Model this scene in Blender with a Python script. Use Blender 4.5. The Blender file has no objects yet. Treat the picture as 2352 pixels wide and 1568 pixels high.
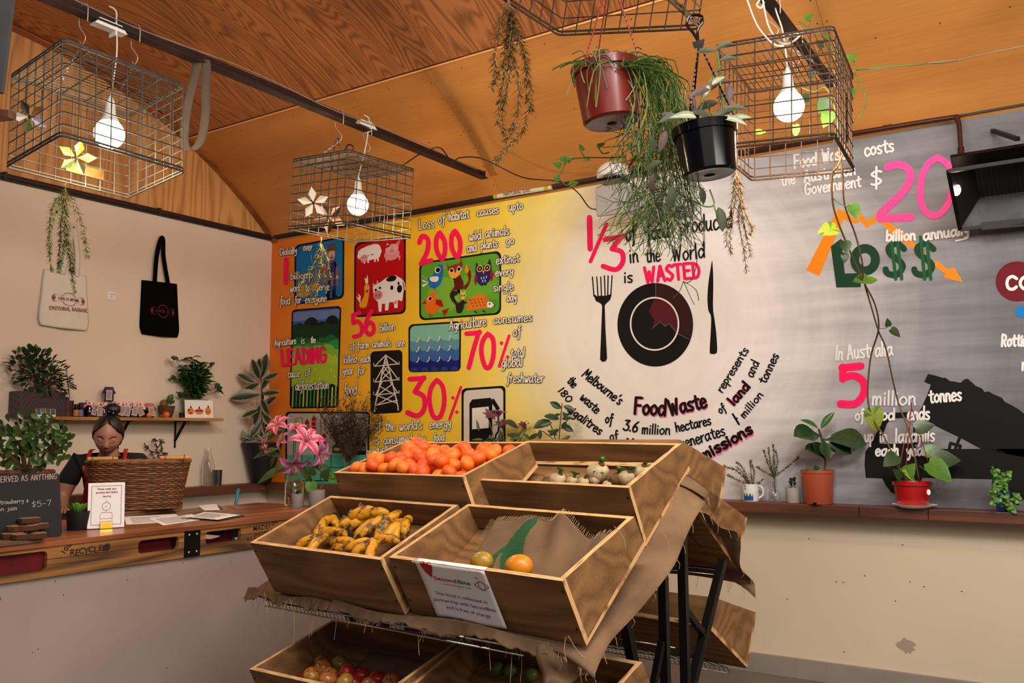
import bpy, math, random
import numpy as np
from mathutils import Vector, Matrix, Euler
random.seed(7)
PI = math.pi
SC = bpy.context.scene
COL = SC.collection
# ------------------------------------------------------------------ camera, world, lights, exposure
CAM_H = 1.40
CX, CY = 1176.0, 784.0
VPX = (-1924.0, 1008.0)
VPY = (2516.0, 981.0)
FPX = math.sqrt(-((VPX[0]-CX)*(VPY[0]-CX)+(VPX[1]-CY)*(VPY[1]-CY)))
def _ray(px, py): return Vector((px-CX, -(py-CY), -FPX))
_ex = (-_ray(*VPX)).normalized(); _ey = _ray(*VPY).normalized(); _ez = _ex.cross(_ey)
RM = Matrix((_ex, _ey, _ez))                 # camera space -> world
CAMPOS = Vector((0, 0, CAM_H))
cd = bpy.data.cameras.new('camera'); cam = bpy.data.objects.new('camera', cd); COL.objects.link(cam)
cd.sensor_width = 36; cd.lens = FPX/2352*36; cd.clip_start = .05; cd.clip_end = 100
cam.matrix_world = Matrix.Translation(CAMPOS) @ RM.to_4x4()
SC.camera = cam
vs = SC.view_settings
SC.display_settings.display_device = 'sRGB'
vs.view_transform = 'Standard'; vs.look = 'None'; vs.gamma = 1; vs.exposure = 1.05; vs.use_curve_mapping = False
w = bpy.data.worlds.new('world'); SC.world = w; w.use_nodes = True
w.node_tree.nodes['Background'].inputs[0].default_value = (.80, .84, 1.0, 1)
w.node_tree.nodes['Background'].inputs[1].default_value = 0.05
def area(name, loc, target, sx, sy, power, col):
 l = bpy.data.lights.new(name, 'AREA'); l.shape = 'RECTANGLE'; l.size = sx; l.size_y = sy; l.energy = power; l.color = col
 o = bpy.data.objects.new(name, l); COL.objects.link(o); o.location = loc
 o.rotation_euler = (Vector(target)-Vector(loc)).to_track_quat('-Z', 'Y').to_euler()
 return o
# daylight through the high glazing of the open shopfront behind and to the right of the camera
area('shopfront_daylight', (1.2, -1.2, 2.9), (-1.5, 5.2, 1.9), 4.5, 1.6, 12, (1.0, .92, .84))
area('skylight', (-.6, 1.2, 3.8), (-1.2, 3.9, .6), 3.4, 1.1, 140, (1.0, .97, .92))
area('high_side_fill', (2.5, 1.6, 2.7), (-5.0, 4.2, 3.9), 3.0, .7, 46, (1.0, .92, .82))  # added fill lamp to brighten ceiling, gable and left wall; no known window
def P(px, py, X=None, Y=None, Z=None, d=None):
 r = RM @ _ray(px, py)
 if X is not None: t = X/r.x
 elif Y is not None: t = Y/r.y
 elif Z is not None: t = (Z-CAM_H)/r.z
 else: t = d/FPX
 return CAMPOS + r*t
WY = 5.197          # mural wall
WX = -5.92          # left wall
WZ = 3.08           # top of the walls
VC = (2.626, 0.477, 3.6457)   # vault centre Y, Z and radius
def vz(y): return VC[1]+math.sqrt(VC[2]**2-(y-VC[0])**2)
# ------------------------------------------------------------------ materials
def s2l(c): return tuple((x/12.92 if x <= .04045 else ((x+.055)/1.055)**2.4) for x in c)
def hx(h): h = h.lstrip('#'); return s2l(tuple(int(h[i:i+2], 16)/255 for i in (0, 2, 4)))
MATS = {}
def nodes(name):
 m = bpy.data.materials.new(name); m.use_nodes = True
 nt = m.node_tree; return m, nt, nt.nodes['Principled BSDF'], nt.nodes, nt.links
def mat(name, color, rough=.6, metal=0, var=.0, vscale=8, bump=0, bscale=60, emit=0, trans=0, coat=0, spec=.5):
 if name in MATS: return MATS[name]
 m, nt, b, N, L = nodes(name)
 c = hx(color) if isinstance(color, str) else color
 b.inputs['Base Color'].default_value = (*c, 1); b.inputs['Roughness'].default_value = rough; b.inputs['Metallic'].default_value = metal
 b.inputs['Transmission Weight'].default_value = trans; b.inputs['Coat Weight'].default_value = coat
 b.inputs['Specular IOR Level'].default_value = spec
 if emit: b.inputs['Emission Color'].default_value = (*c, 1); b.inputs['Emission Strength'].default_value = emit
 if var or bump:
  tc = N.new('ShaderNodeTexCoord')
 if var:
  n = N.new('ShaderNodeTexNoise'); n.inputs['Scale'].default_value = vscale; n.inputs['Detail'].default_value = 5
  L.new(tc.outputs['Object'], n.inputs['Vector'])
  r = N.new('ShaderNodeValToRGB'); r.color_ramp.elements[0].position = .3; r.color_ramp.elements[1].position = .7
  r.color_ramp.elements[0].color = (*[x*(1-var) for x in c], 1); r.color_ramp.elements[1].color = (*[min(1, x*(1+var*.6)) for x in c], 1)
  L.new(n.outputs['Fac'], r.inputs['Fac']); L.new(r.outputs['Color'], b.inputs['Base Color'])
 if bump:
  n2 = N.new('ShaderNodeTexNoise'); n2.inputs['Scale'].default_value = bscale; n2.inputs['Detail'].default_value = 4
  L.new(tc.outputs['Object'], n2.inputs['Vector'])
  bp = N.new('ShaderNodeBump'); bp.inputs['Strength'].default_value = bump; bp.inputs['Distance'].default_value = .004
  L.new(n2.outputs['Fac'], bp.inputs['Height']); L.new(bp.outputs['Normal'], b.inputs['Normal'])
 MATS[name] = m; return m
def ramp(N, stops, interp='LINEAR'):
 r = N.new('ShaderNodeValToRGB'); cr = r.color_ramp; cr.interpolation = interp
 while len(cr.elements) < len(stops): cr.elements.new(.5)
 for e, (p, c) in zip(cr.elements, stops):
  e.position = p; e.color = (*(hx(c) if isinstance(c, str) else c), 1)
 return r
def wood(name, light, dark, axis='X', scale=1.0, grain=14, rough=.6, contrast=(.35, .65), knots=None, bump=.15, st=.1):
 if name in MATS: return MATS[name]
 m, nt, b, N, L = nodes(name)
 tc = N.new('ShaderNodeTexCoord'); mp = N.new('ShaderNodeMapping'); L.new(tc.outputs['Object'], mp.inputs['Vector'])
 s = {'X': (st, 1, 1), 'Y': (1, st, 1), 'Z': (1, 1, st), 'YZ': (1, st, st)}[axis]
 mp.inputs['Scale'].default_value = tuple(v*scale for v in s)
 n0 = N.new('ShaderNodeTexNoise'); n0.inputs['Scale'].default_value = 2.2; n0.inputs['Detail'].default_value = 2; L.new(mp.outputs[0], n0.inputs['Vector'])
 mul = N.new('ShaderNodeMath'); mul.operation = 'MULTIPLY'; mul.inputs[1].default_value = grain; L.new(n0.outputs['Fac'], mul.inputs[0])
 fr = N.new('ShaderNodeMath'); fr.operation = 'PINGPONG'; fr.inputs[1].default_value = .5; L.new(mul.outputs[0], fr.inputs[0])
 mp2 = N.new('ShaderNodeMapping'); L.new(tc.outputs['Object'], mp2.inputs['Vector'])
 s2 = {'X': (3, 90, 90), 'Y': (90, 3, 90), 'Z': (90, 90, 3), 'YZ': (90, 3, 3)}[axis]; mp2.inputs['Scale'].default_value = s2
 n1 = N.new('ShaderNodeTexNoise'); n1.inputs['Scale'].default_value = 1; n1.inputs['Detail'].default_value = 3; L.new(mp2.outputs[0], n1.inputs['Vector'])
 ad = N.new('ShaderNodeMath'); ad.operation = 'MULTIPLY_ADD'; ad.inputs[1].default_value = .55; L.new(n1.outputs['Fac'], ad.inputs[0]); L.new(fr.outputs[0], ad.inputs[2])
 rp = ramp(N, [(contrast[0], light), (contrast[1]+.1, dark)]); L.new(ad.outputs[0], rp.inputs['Fac'])
 big = N.new('ShaderNodeTexNoise'); big.inputs['Scale'].default_value = 1.7; L.new(tc.outputs['Object'], big.inputs['Vector'])
 hs = N.new('ShaderNodeHueSaturation'); mr = N.new('ShaderNodeMapRange'); mr.inputs[3].default_value = .8; mr.inputs[4].default_value = 1.2
 L.new(big.outputs['Fac'], mr.inputs[0]); L.new(mr.outputs[0], hs.inputs['Value']); L.new(rp.outputs[0], hs.inputs['Color'])
 out = hs.outputs[0]
 if knots:
  vo = N.new('ShaderNodeTexVoronoi'); vo.inputs['Scale'].default_value = knots; L.new(mp.outputs[0], vo.inputs['Vector'])
  kr = ramp(N, [(.03, (1, 1, 1)), (.09, (0, 0, 0))]); L.new(vo.outputs['Distance'], kr.inputs['Fac'])
  mx = N.new('ShaderNodeMix'); mx.data_type = 'RGBA'; mx.inputs[7].default_value = (*[v*.35 for v in hx(dark)], 1)
  L.new(kr.outputs[0], mx.inputs[0]); L.new(out, mx.inputs[6]); out = mx.outputs[2]
 L.new(out, b.inputs['Base Color']); b.inputs['Roughness'].default_value = rough
 bp = N.new('ShaderNodeBump'); bp.inputs['Strength'].default_value = bump; bp.inputs['Distance'].default_value = .002
 L.new(ad.outputs[0], bp.inputs['Height']); L.new(bp.outputs[0], b.inputs['Normal'])
 MATS[name] = m; return m
def layered_edge(name, light, dark, axis_perp='Z', scale=330):
 if name in MATS: return MATS[name]
 m, nt, b, N, L = nodes(name)
 tc = N.new('ShaderNodeTexCoord'); mp = N.new('ShaderNodeMapping'); L.new(tc.outputs['Object'], mp.inputs['Vector'])
 n = N.new('ShaderNodeTexNoise'); n.inputs['Scale'].default_value = 3; n.inputs['Detail'].default_value = 3
 mp.inputs['Scale'].default_value = (4, 85, 4) if axis_perp == 'Y' else (85, 4, 4)
 L.new(mp.outputs[0], n.inputs['Vector'])
 rp = ramp(N, [(.36, dark), (.5, light), (1, light)]); L.new(n.outputs['Fac'], rp.inputs['Fac'])
 L.new(rp.outputs[0], b.inputs['Base Color']); b.inputs['Roughness'].default_value = .75
 MATS[name] = m; return m
def weave(name, light, dark, freq=420, gap=None, stripe=None):
 if name in MATS: return MATS[name]
 m, nt, b, N, L = nodes(name)
 uv = N.new('ShaderNodeTexCoord')
 outs = []
 for ax, rot in ((0, 0), (1, PI/2)):
  mp = N.new('ShaderNodeMapping'); mp.inputs['Rotation'].default_value = (0, 0, rot); L.new(uv.outputs['UV'], mp.inputs['Vector'])
  wv = N.new('ShaderNodeTexWave'); wv.inputs['Scale'].default_value = freq/6.28; wv.inputs['Distortion'].default_value = 1.2
  wv.inputs['Detail Scale'].default_value = 3
  L.new(mp.outputs[0], wv.inputs['Vector']); outs.append(wv.outputs['Fac'])
 mu = N.new('ShaderNodeMath'); mu.operation = 'MULTIPLY'; L.new(outs[0], mu.inputs[0]); L.new(outs[1], mu.inputs[1])
 n = N.new('ShaderNodeTexNoise'); n.inputs['Scale'].default_value = 7; n.inputs['Detail'].default_value = 6; L.new(uv.outputs['UV'], n.inputs['Vector'])
 ad = N.new('ShaderNodeMath'); ad.operation = 'ADD'; L.new(mu.outputs[0], ad.inputs[0]); L.new(n.outputs['Fac'], ad.inputs[1])
 rp = ramp(N, [(.3, dark), (1.0, light)]); L.new(ad.outputs[0], rp.inputs['Fac'])
 L.new(rp.outputs[0], b.inputs['Base Color']); b.inputs['Roughness'].default_value = .95
 bp = N.new('ShaderNodeBump'); bp.inputs['Strength'].default_value = .6; bp.inputs['Distance'].default_value = .002
 L.new(mu.outputs[0], bp.inputs['Height']); L.new(bp.outputs[0], b.inputs['Normal'])
 MATS[name] = m; return m
# ------------------------------------------------------------------ mesh building
def V(*a): return Vector(a)
class G:
 def __init__(s): s.v = []; s.f = []; s.m = []; s.uv = {}
 def add(s, vs, fs, mi=0):
  o = len(s.v); s.v += [tuple(x) for x in vs]
  for f in fs: s.f.append(tuple(o+i for i in f)); s.m.append(mi)
  return o
 def box(s, c, d, R=None, mi=0, top=None, taper=None):
  vs = []
  for z in (-1, 1):
   for x, y in ((-1, -1), (1, -1), (1, 1), (-1, 1)):
    k = 1 if (taper is None or z < 0) else taper
    p = Vector((x*d[0]/2*k, y*d[1]/2*k, z*d[2]/2))
    if R is not None: p = R @ p
    vs.append(p+Vector(c))
  s.add(vs, [(3, 2, 1, 0), (4, 5, 6, 7), (0, 1, 5, 4), (1, 2, 6, 5), (2, 3, 7, 6), (3, 0, 4, 7)], mi)
  return s
 def bar(s, a, b, w_, h_=None, mi=0, up=(0, 0, 1)):
  a = Vector(a); b = Vector(b); h_ = h_ or w_
  z = (b-a).normalized(); u = Vector(up)
  if abs(z.dot(u)) > .98: u = Vector((1, 0, 0))
  x = z.cross(u).normalized(); y = x.cross(z).normalized()
  vs = []
  for p in (a, b):
   for i, j in ((-1, -1), (1, -1), (1, 1), (-1, 1)): vs.append(p+x*i*w_/2+y*j*h_/2)
  s.add(vs, [(3, 2, 1, 0), (4, 5, 6, 7), (0, 1, 5, 4), (1, 2, 6, 5), (2, 3, 7, 6), (3, 0, 4, 7)], mi); return s
 def tube(s, pts, r, n=6, caps=True, mi=0, flat=1.0, closed=False):
  pts = [Vector(p) for p in pts]; k = len(pts)
  rs = r if isinstance(r, (list, tuple)) else [r]*k
  vs = []; prev = None
  for i, p in enumerate(pts):
   if closed: t = pts[(i+1) % k]-pts[i-1]
   else: t = pts[min(i+1, k-1)]-pts[max(i-1, 0)]
   if t.length < 1e-9: t = Vector((0, 0, 1))
   t.normalize()
   if prev is None:
    u = Vector((0, 0, 1)) if abs(t.z) < .9 else Vector((1, 0, 0))
    x = t.cross(u).normalized()
   else:
    x = (prev-t*prev.dot(t))
    x = x.normalized() if x.length > 1e-6 else t.orthogonal().normalized()
   prev = x; y = t.cross(x)
   for j in range(n):
    a = 2*PI*j/n; vs.append(p+x*math.cos(a)*rs[i]+y*math.sin(a)*rs[i]*flat)
  fs = []
  for i in range(k if closed else k-1):
   i2 = (i+1) % k
   for j in range(n): fs.append((i*n+j, i*n+(j+1) % n, i2*n+(j+1) % n, i2*n+j))
  if caps and not closed: fs += [tuple(range(n-1, -1, -1)), tuple((k-1)*n+j for j in range(n))]
  s.add(vs, fs, mi); return s
 def lathe(s, prof, c=(0, 0, 0), n=24, mi=0, R=None, sq=1.0):
  vs = []; fs = []; c = Vector(c)
  for r, z in prof:
   for j in range(n):
    a = 2*PI*j/n; p = Vector((r*math.cos(a), r*math.sin(a)*sq, z))
    vs.append((R @ p if R is not None else p)+c)
  for i in range(len(prof)-1):
   for j in range(n): fs.append((i*n+j, i*n+(j+1) % n, (i+1)*n+(j+1) % n, (i+1)*n+j))
  s.add(vs, fs, mi); return s
 def ball(s, c, r, n=10, k=8, mi=0, R=None, fn=None):
  r = (r, r, r) if isinstance(r, (int, float)) else r
  vs = []; fs = []; c = Vector(c)
  for i in range(k+1):
   th = PI*i/k
   for j in range(n):
    a = 2*PI*j/n; p = Vector((r[0]*math.sin(th)*math.cos(a), r[1]*math.sin(th)*math.sin(a), r[2]*math.cos(th)))
    if fn: p = fn(p)
    vs.append((R @ p if R is not None else p)+c)
  for i in range(k):
   for j in range(n): fs.append((i*n+j, (i+1)*n+j, (i+1)*n+(j+1) % n, i*n+(j+1) % n))
  s.add(vs, fs, mi); return s
 def prism(s, pts, vec, mi=0, mi_side=None):
  pts = [Vector(p) for p in pts]; n = len(pts); vec = Vector(vec)
  o = s.add(pts+[p+vec for p in pts], [tuple(range(n))[::-1], tuple(range(n, 2*n))], mi)
  for i in range(n): s.f.append((o+i, o+(i+1) % n, o+n+(i+1) % n, o+n+i)); s.m.append(mi if mi_side is None else mi_side)
  return s
 def sheet(s, fn, nu, nv, mi=0, thick=0, uvs=None):
  g = [[Vector(fn(i/nu, j/nv)) for j in range(nv+1)] for i in range(nu+1)]
  o = len(s.v); W = nv+1
  for i in range(nu+1):
   for j in range(W):
    if uvs: s.uv[len(s.v)] = (i/nu*uvs[0], j/nv*uvs[1])
    s.v.append(tuple(g[i][j]))
  for i in range(nu):
   for j in range(nv): s.f.append((o+i*W+j, o+(i+1)*W+j, o+(i+1)*W+j+1, o+i*W+j+1)); s.m.append(mi)
  if thick:
   o2 = len(s.v)
   for i in range(nu+1):
    for j in range(W):
     du = g[min(i+1, nu)][j]-g[max(i-1, 0)][j]; dv = g[i][min(j+1, nv)]-g[i][max(j-1, 0)]
     nn = du.cross(dv); nn = nn.normalized() if nn.length > 1e-12 else Vector((0, 0, 1))
     if uvs: s.uv[len(s.v)] = (i/nu*uvs[0], j/nv*uvs[1])
     s.v.append(tuple(g[i][j]-nn*thick))
   for i in range(nu):
    for j in range(nv): s.f.append((o2+i*W+j, o2+i*W+j+1, o2+(i+1)*W+j+1, o2+(i+1)*W+j)); s.m.append(mi)
   rim = [(i, 0) for i in range(nu)]+[(nu, j) for j in range(nv)]+[(i, nv) for i in range(nu, 0, -1)]+[(0, j) for j in range(nv, 0, -1)]
   for a, b in zip(rim, rim[1:]+rim[:1]):
    A = a[0]*W+a[1]; B = b[0]*W+b[1]; s.f.append((o+A, o2+A, o2+B, o+B)); s.m.append(mi)
  return s
WL = {}
def link_mesh(name, me, mats, parent=None, loc=None, local=False):
 for m in (mats if isinstance(mats, (list, tuple)) else [mats]): me.materials.append(m)
 o = bpy.data.objects.new(name, me); COL.objects.link(o)
 if parent is not None:
  o.parent = parent
  if not local:
   pl = WL[parent.name]; me.transform(Matrix.Translation(-pl)); WL[o.name] = pl.copy()
  else: WL[o.name] = WL.get(parent.name, Vector())
 else:
  if loc is None:
   co = np.empty(len(me.vertices)*3); me.vertices.foreach_get('co', co); co = co.reshape(-1, 3)
   loc = Vector(((co[:, 0].min()+co[:, 0].max())/2, (co[:, 1].min()+co[:, 1].max())/2, co[:, 2].min()))
  loc = Vector(loc); me.transform(Matrix.Translation(-loc)); o.location = loc; WL[o.name] = loc
 return o
def build(g, name, mats, parent=None, smooth=False, loc=None, local=False, bevel=0, kind=None, label=None):
 me = bpy.data.meshes.new(name); me.from_pydata(g.v, [], g.f)
 me.polygons.foreach_set('material_index', g.m)
 if smooth: me.polygons.foreach_set('use_smooth', [True]*len(g.f))
 if g.uv:
  uvl = me.uv_layers.new(name='UVMap'); li = np.empty(len(me.loops), dtype=np.int64); me.loops.foreach_get('vertex_index', li)
  uvl.data.foreach_set('uv', np.array([g.uv.get(int(i), (0, 0)) for i in li], dtype=np.float32).ravel())
 me.validate(); me.update()
 o = link_mesh(name, me, mats, parent, loc, local)
 if smooth == 'auto':
  me.set_sharp_from_angle(angle=math.radians(35))
 if bevel:
  md = o.modifiers.new('edge', 'BEVEL'); md.width = bevel; md.segments = 2; md.limit_method = 'ANGLE'
 if kind: o['kind'] = kind
 if label: o['label'] = label
 return o
def thing(name, label, cat, loc, group=None, rot=None):
 o = bpy.data.objects.new(name, None); COL.objects.link(o); o.location = loc; o.empty_display_size = .05
 if rot is not None: o.rotation_euler = rot
 WL[o.name] = Vector(loc); o['label'] = label; o['category'] = cat
 if group: o['group'] = group
 return o
def tag(o, label, cat, group=None, kind=None):
 o['label'] = label; o['category'] = cat
 if group: o['group'] = group
 if kind: o['kind'] = kind
 return o
def struct(o, label=None):
 o['kind'] = 'structure'
 if label: o['label'] = label
 return o
def copy_tree(o, parent=None):
 c = o.copy(); COL.objects.link(c)
 if parent is not None: c.parent = parent
 WL[c.name] = WL.get(o.name, Vector())
 for ch in o.children: copy_tree(ch, c)
 return c
def inst(name, me, M, parent=None):
 o = bpy.data.objects.new(name, me); COL.objects.link(o)
 if parent is not None:
  o.parent = parent; o.matrix_local = Matrix.Translation(-WL[parent.name]) @ M
 else: o.matrix_world = M
 return o
def frame(z, x=None):
 y = Vector(z).normalized(); u = Vector((0, 0, 1)) if x is None else Vector(x)
 if abs(y.dot(u)) > .97: u = Vector((1, 0, 0))
 xx = y.cross(u).normalized(); zz = xx.cross(y)
 return Matrix((xx, y, zz)).transposed()
def catmull(pts, k=5, closed=False):
 if len(pts) < 3: return list(pts)
 out = []; n = len(pts)
 P_ = [np.array(p, float) for p in pts]
 for i in range(n if closed else n-1):
  if closed: a, b, c, d = P_[i-1], P_[i], P_[(i+1) % n], P_[(i+2) % n]
  else: a, b, c, d = P_[max(i-1, 0)], P_[i], P_[i+1], P_[min(i+2, n-1)]
  for j in range(k):
   t = j/k; out.append(tuple(.5*((2*b)+(c-a)*t+(2*a-5*b+4*c-d)*t*t+(3*b-a-3*c+d)*t**3)))
 if not closed: out.append(tuple(P_[-1]))
 return out
def rnd(a, b): return random.uniform(a, b)
# ------------------------------------------------------------------ setting
M_cream = mat('cream_paint', '#cdbca2', .75, var=.05, vscale=1.5, bump=.12, bscale=25)
M_wallL = mat('pale_wall_paint', '#e6d3c0', .75, var=.03, vscale=1.2, bump=.1, bscale=22)
M_fir = wood('fir_plywood', '#b87440', '#85502a', 'YZ', 1.15, 44, .55, contrast=(.40, .66), knots=None, st=.14)
M_gable = wood('gable_plywood', '#d49c5c', '#a86a34', 'Z', .9, 22, .6, contrast=(.45, .8), knots=None, st=.09)
M_ply = wood('smooth_plywood', '#cc8842', '#ac6c30', 'X', .6, 3.0, .5, contrast=(.2, .8), bump=.05)
M_ply2 = wood('light_plywood', '#d4924a', '#b47638', 'X', .5, 3.5, .5, contrast=(.2, .8), bump=.05)
M_dark = mat('dark_stained_trim', '#2a1a14', .6, var=.2)
M_iron = mat('black_steel', '#14100f', .45, .6, var=.3)
M_rust = mat('rusty_brown_steel', '#2f1a14', .7, .3, var=.35, vscale=20)
M_ledge = wood('stained_ledge_timber', '#6b3d28', '#47261a', 'X', .9, 9, .45)
M_floor = mat('worn_concrete', '#6a5f55', .8, var=.25, vscale=2)
M_white = mat('white_plastic', '#e9e6e0', .4)
M_black = mat('black_plastic', '#08080a', .22)
M_paper = mat('white_paper', '#eceaea', .8)
XR = 2.6; YB = -1.0
g = G(); g.box(((WX+XR)/2, (WY+YB)/2, -.05), (XR-WX+.4, WY-YB+.4, .1)); struct(build(g, 'floor', M_floor), 'worn grey concrete floor')
# mural wall: painted upper field and cream dado
def mural_material():
 m, nt, b, N, L = nodes('mural_paint')
 c = P(1505, 745, Y=WY)
 tc = N.new('ShaderNodeTexCoord'); sp = N.new('ShaderNodeSeparateXYZ'); L.new(tc.outputs['Object'], sp.inputs[0])
 def mth(op, a, b_=None, c_=None):
  n = N.new('ShaderNodeMath'); n.operation = op
  for i, x in enumerate((a, b_, c_)):
   if x is None: continue
   if isinstance(x, (int, float)): n.inputs[i].default_value = x
   else: L.new(x, n.inputs[i])
  return n.outputs[0]
 dx = mth('SUBTRACT', sp.outputs['X'], c.x); dz = mth('SUBTRACT', sp.outputs['Z'], c.z)
 r = mth('SQRT', mth('ADD', mth('MULTIPLY', dx, dx), mth('MULTIPLY', dz, dz)))
 an = mth('ARCTAN2', dz, dx)
 cb = N.new('ShaderNodeCombineXYZ'); L.new(mth('MULTIPLY', mth('SINE', an), 1.3), cb.inputs[0]); L.new(mth('MULTIPLY', mth('COSINE', an), 1.3), cb.inputs[1]); L.new(mth('MULTIPLY', r, 8), cb.inputs[2])
 n = N.new('ShaderNodeTexNoise'); n.inputs['Scale'].default_value = 1.0; n.inputs['Detail'].default_value = 7; n.inputs['Roughness'].default_value = .62; L.new(cb.outputs[0], n.inputs['Vector'])
 nf = mth('SUBTRACT', n.outputs['Fac'], .5)
 sgn = mth('TANH', mth('MULTIPLY', dx, 3.0))
 rr = mth('MULTIPLY_ADD', nf, .55, r)
 s = mth('MULTIPLY', rr, sgn)                     # signed distance from the plate
 s01 = mth('MULTIPLY_ADD', s, 1/7.0, .66)          # -4.62..2.38 -> 0..1
 def at(v): return v/7.0+.66
 rp = ramp(N, [(at(-3.75), '#e4700a'), (at(-3.3), '#ec860c'), (at(-2.9), '#f2a012'), (at(-2.45), '#f6bc16'), (at(-1.9), '#f6ca24'), (at(-1.45), '#f5d850'), (at(-1.15), '#f1df84'), (at(-.9), '#ece0b4'), (at(-.68), '#f0ebe0'), (at(.65), '#f1eff0'), (at(.9), '#d6d4d6'), (at(1.2), '#aeadb2'), (at(1.6), '#828287'), (at(2.1), '#5c5c61')])
 L.new(s01, rp.inputs['Fac'])
 # broad horizontal brush marks on the grey side
 mp = N.new('ShaderNodeMapping'); mp.inputs['Scale'].default_value = (1.0, 1, 9); L.new(tc.outputs['Object'], mp.inputs['Vector'])
 n2 = N.new('ShaderNodeTexNoise'); n2.inputs['Scale'].default_value = 1.6; n2.inputs['Detail'].default_value = 6; L.new(mp.outputs[0], n2.inputs['Vector'])
 mr = N.new('ShaderNodeMapRange'); mr.inputs[1].default_value = .3; mr.inputs[2].default_value = .7; mr.inputs[3].default_value = .72; mr.inputs[4].default_value = 1.28; L.new(n2.outputs['Fac'], mr.inputs[0])
 wgt = N.new('ShaderNodeMapRange'); wgt.inputs[1].default_value = .5; wgt.inputs[2].default_value = 1.5; L.new(s, wgt.inputs[0])
 val = mth('ADD', 1.0, mth('MULTIPLY', mth('SUBTRACT', mr.outputs[0], 1.0), wgt.outputs[0]))
 val2 = mth('MULTIPLY', val, mth('MULTIPLY_ADD', nf, .22, 1.0))
 hs = N.new('ShaderNodeHueSaturation'); L.new(val2, hs.inputs['Value']); L.new(rp.outputs[0], hs.inputs['Color'])
 L.new(hs.outputs[0], b.inputs['Base Color']); b.inputs['Roughness'].default_value = .55
 bp = N.new('ShaderNodeBump'); bp.inputs['Strength'].default_value = .15; bp.inputs['Distance'].default_value = .003
 n3 = N.new('ShaderNodeTexNoise'); n3.inputs['Scale'].default_value = 60; L.new(tc.outputs['Object'], n3.inputs['Vector']); L.new(n3.outputs['Fac'], bp.inputs['Height']); L.new(bp.outputs[0], b.inputs['Normal'])
 return m
LZ = .985    # top of the ledge
g = G()
def wq(a, b, c, d, mi): g.add([a, b, c, d], [(0, 1, 2, 3)], mi)
wq((WX, WY, LZ-.03), (XR, WY, LZ-.03), (XR, WY, WZ), (WX, WY, WZ), 0)
wq((WX, WY, 0), (XR, WY, 0), (XR, WY, LZ-.03), (WX, WY, LZ-.03), 1)
g.box(((WX+XR)/2, WY+.08, WZ/2), (XR-WX, .15, WZ), mi=1)
wall_back = build(g, 'wall_back', [mural_material(), M_cream], loc=(0, 0, 0)); struct(wall_back, 'wall with the painted mural above a cream dado')
WL[wall_back.name] = Vector()
# left wall with its plywood gable under the vault
g = G(); g.box((WX-.075, (WY+YB)/2, WZ/2), (.15, WY-YB+.3, WZ))
wall_left = build(g, 'wall_left', M_wallL, loc=(0, 0, 0)); struct(wall_left, 'plain pale wall behind the counter')
arc = [(y, vz(y)) for y in np.linspace(WY, YB+.2, 28) if vz(y) > WZ-.02]
y_low = VC[0]-math.sqrt(VC[2]**2-(WZ-VC[1])**2)
arc = [(y, vz(y)) for y in np.linspace(WY, y_low, 30)]
# gable sheets, one beside the other
ys = [WY, 3.98, 2.78, 1.58, y_low]
for a, b in zip(ys, ys[1:]):
 top = [(y, vz(y)) for y in np.linspace(a-.002, b+.002, 10)]
 pts = [(WX-.02, a-.002, WZ)]+[(WX-.02, y, z) for y, z in top]+[(WX-.02, b+.002, WZ)]
 g = G(); g.prism(pts, (.018, 0, 0)); build(g, 'plywood_panel', M_gable, wall_left)
# ceiling vault in sheets
g = G()
g.sheet(lambda u, v: (WX+(XR-WX)*u, y_low+(WY+.02-y_low)*v, vz(min(y_low+(WY+.02-y_low)*v, WY))+.03), 1, 30)
ceiling = build(g, 'ceiling', M_fir, smooth=True, loc=(0, 0, 0)); struct(ceiling, 'low barrel vault lined with plywood sheets')
SEAM = 4.272
def vsheet(x0, x1, y0, y1, m, off=.0):
 def fn(u, v):
  y = y0+(y1-y0)*v; return (x0+(x1-x0)*u, y, vz(min(y, WY))-off)
 g = G(); g.sheet(fn, 1, 12, thick=-.012); return build(g, 'plywood_panel', m, ceiling, smooth='auto')
xs = [WX, -5.88, -3.47, -1.07, 1.33, XR]
for i, (a, b) in enumerate(zip(xs, xs[1:])): vsheet(a+.001, b-.001, SEAM+.002, WY, [M_ply, M_ply, M_ply2, M_ply2, M_ply][i], .010)
xs = [WX, -3.54, -1.14, 1.26, XR]
for a, b in zip(xs, xs[1:]):
 vsheet(a+.001, b-.001, 1.95, SEAM-.002, M_fir); vsheet(a+.001, b-.001, y_low+.01, 1.948, M_fir)
# bright raw edge of the lower sheets along the seam
g = G(); g.box(((WX+XR)/2, SEAM, vz(SEAM)-.014), (XR-WX, .004, .009)); build(g, 'sheet_edge', mat('raw_ply_edge', '#f0b878', .8), ceiling)
# nail heads along the sheets
g = G()
for x in np.arange(WX+.3, XR, .3):
 for y in (SEAM+.06, 4.75): g.ball((x+rnd(-.02, .02), y, vz(y)-.011), .0036, 6, 4)
for x in (-3.47, -1.07):
 for y in np.arange(SEAM+.1, WY-.05, .12):
  for s in (-.025, .025): g.ball((x+s, y, vz(y)-.011), .0036, 6, 4)
build(g, 'nail_heads', M_iron, ceiling, kind='stuff')
# curved batten where the vault meets the gable
g = G(); g.sheet(lambda u, v: (WX+.002+.07*u, y_low+(WY-y_low)*v, vz(y_low+(WY-y_low)*v)-.022), 1, 30, thick=-.01)
struct(build(g, 'trim_1', wood('batten_timber', '#a9652e', '#84481e', 'Y', 1, 8), smooth='auto'), 'curved timber batten along the gable')
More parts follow.
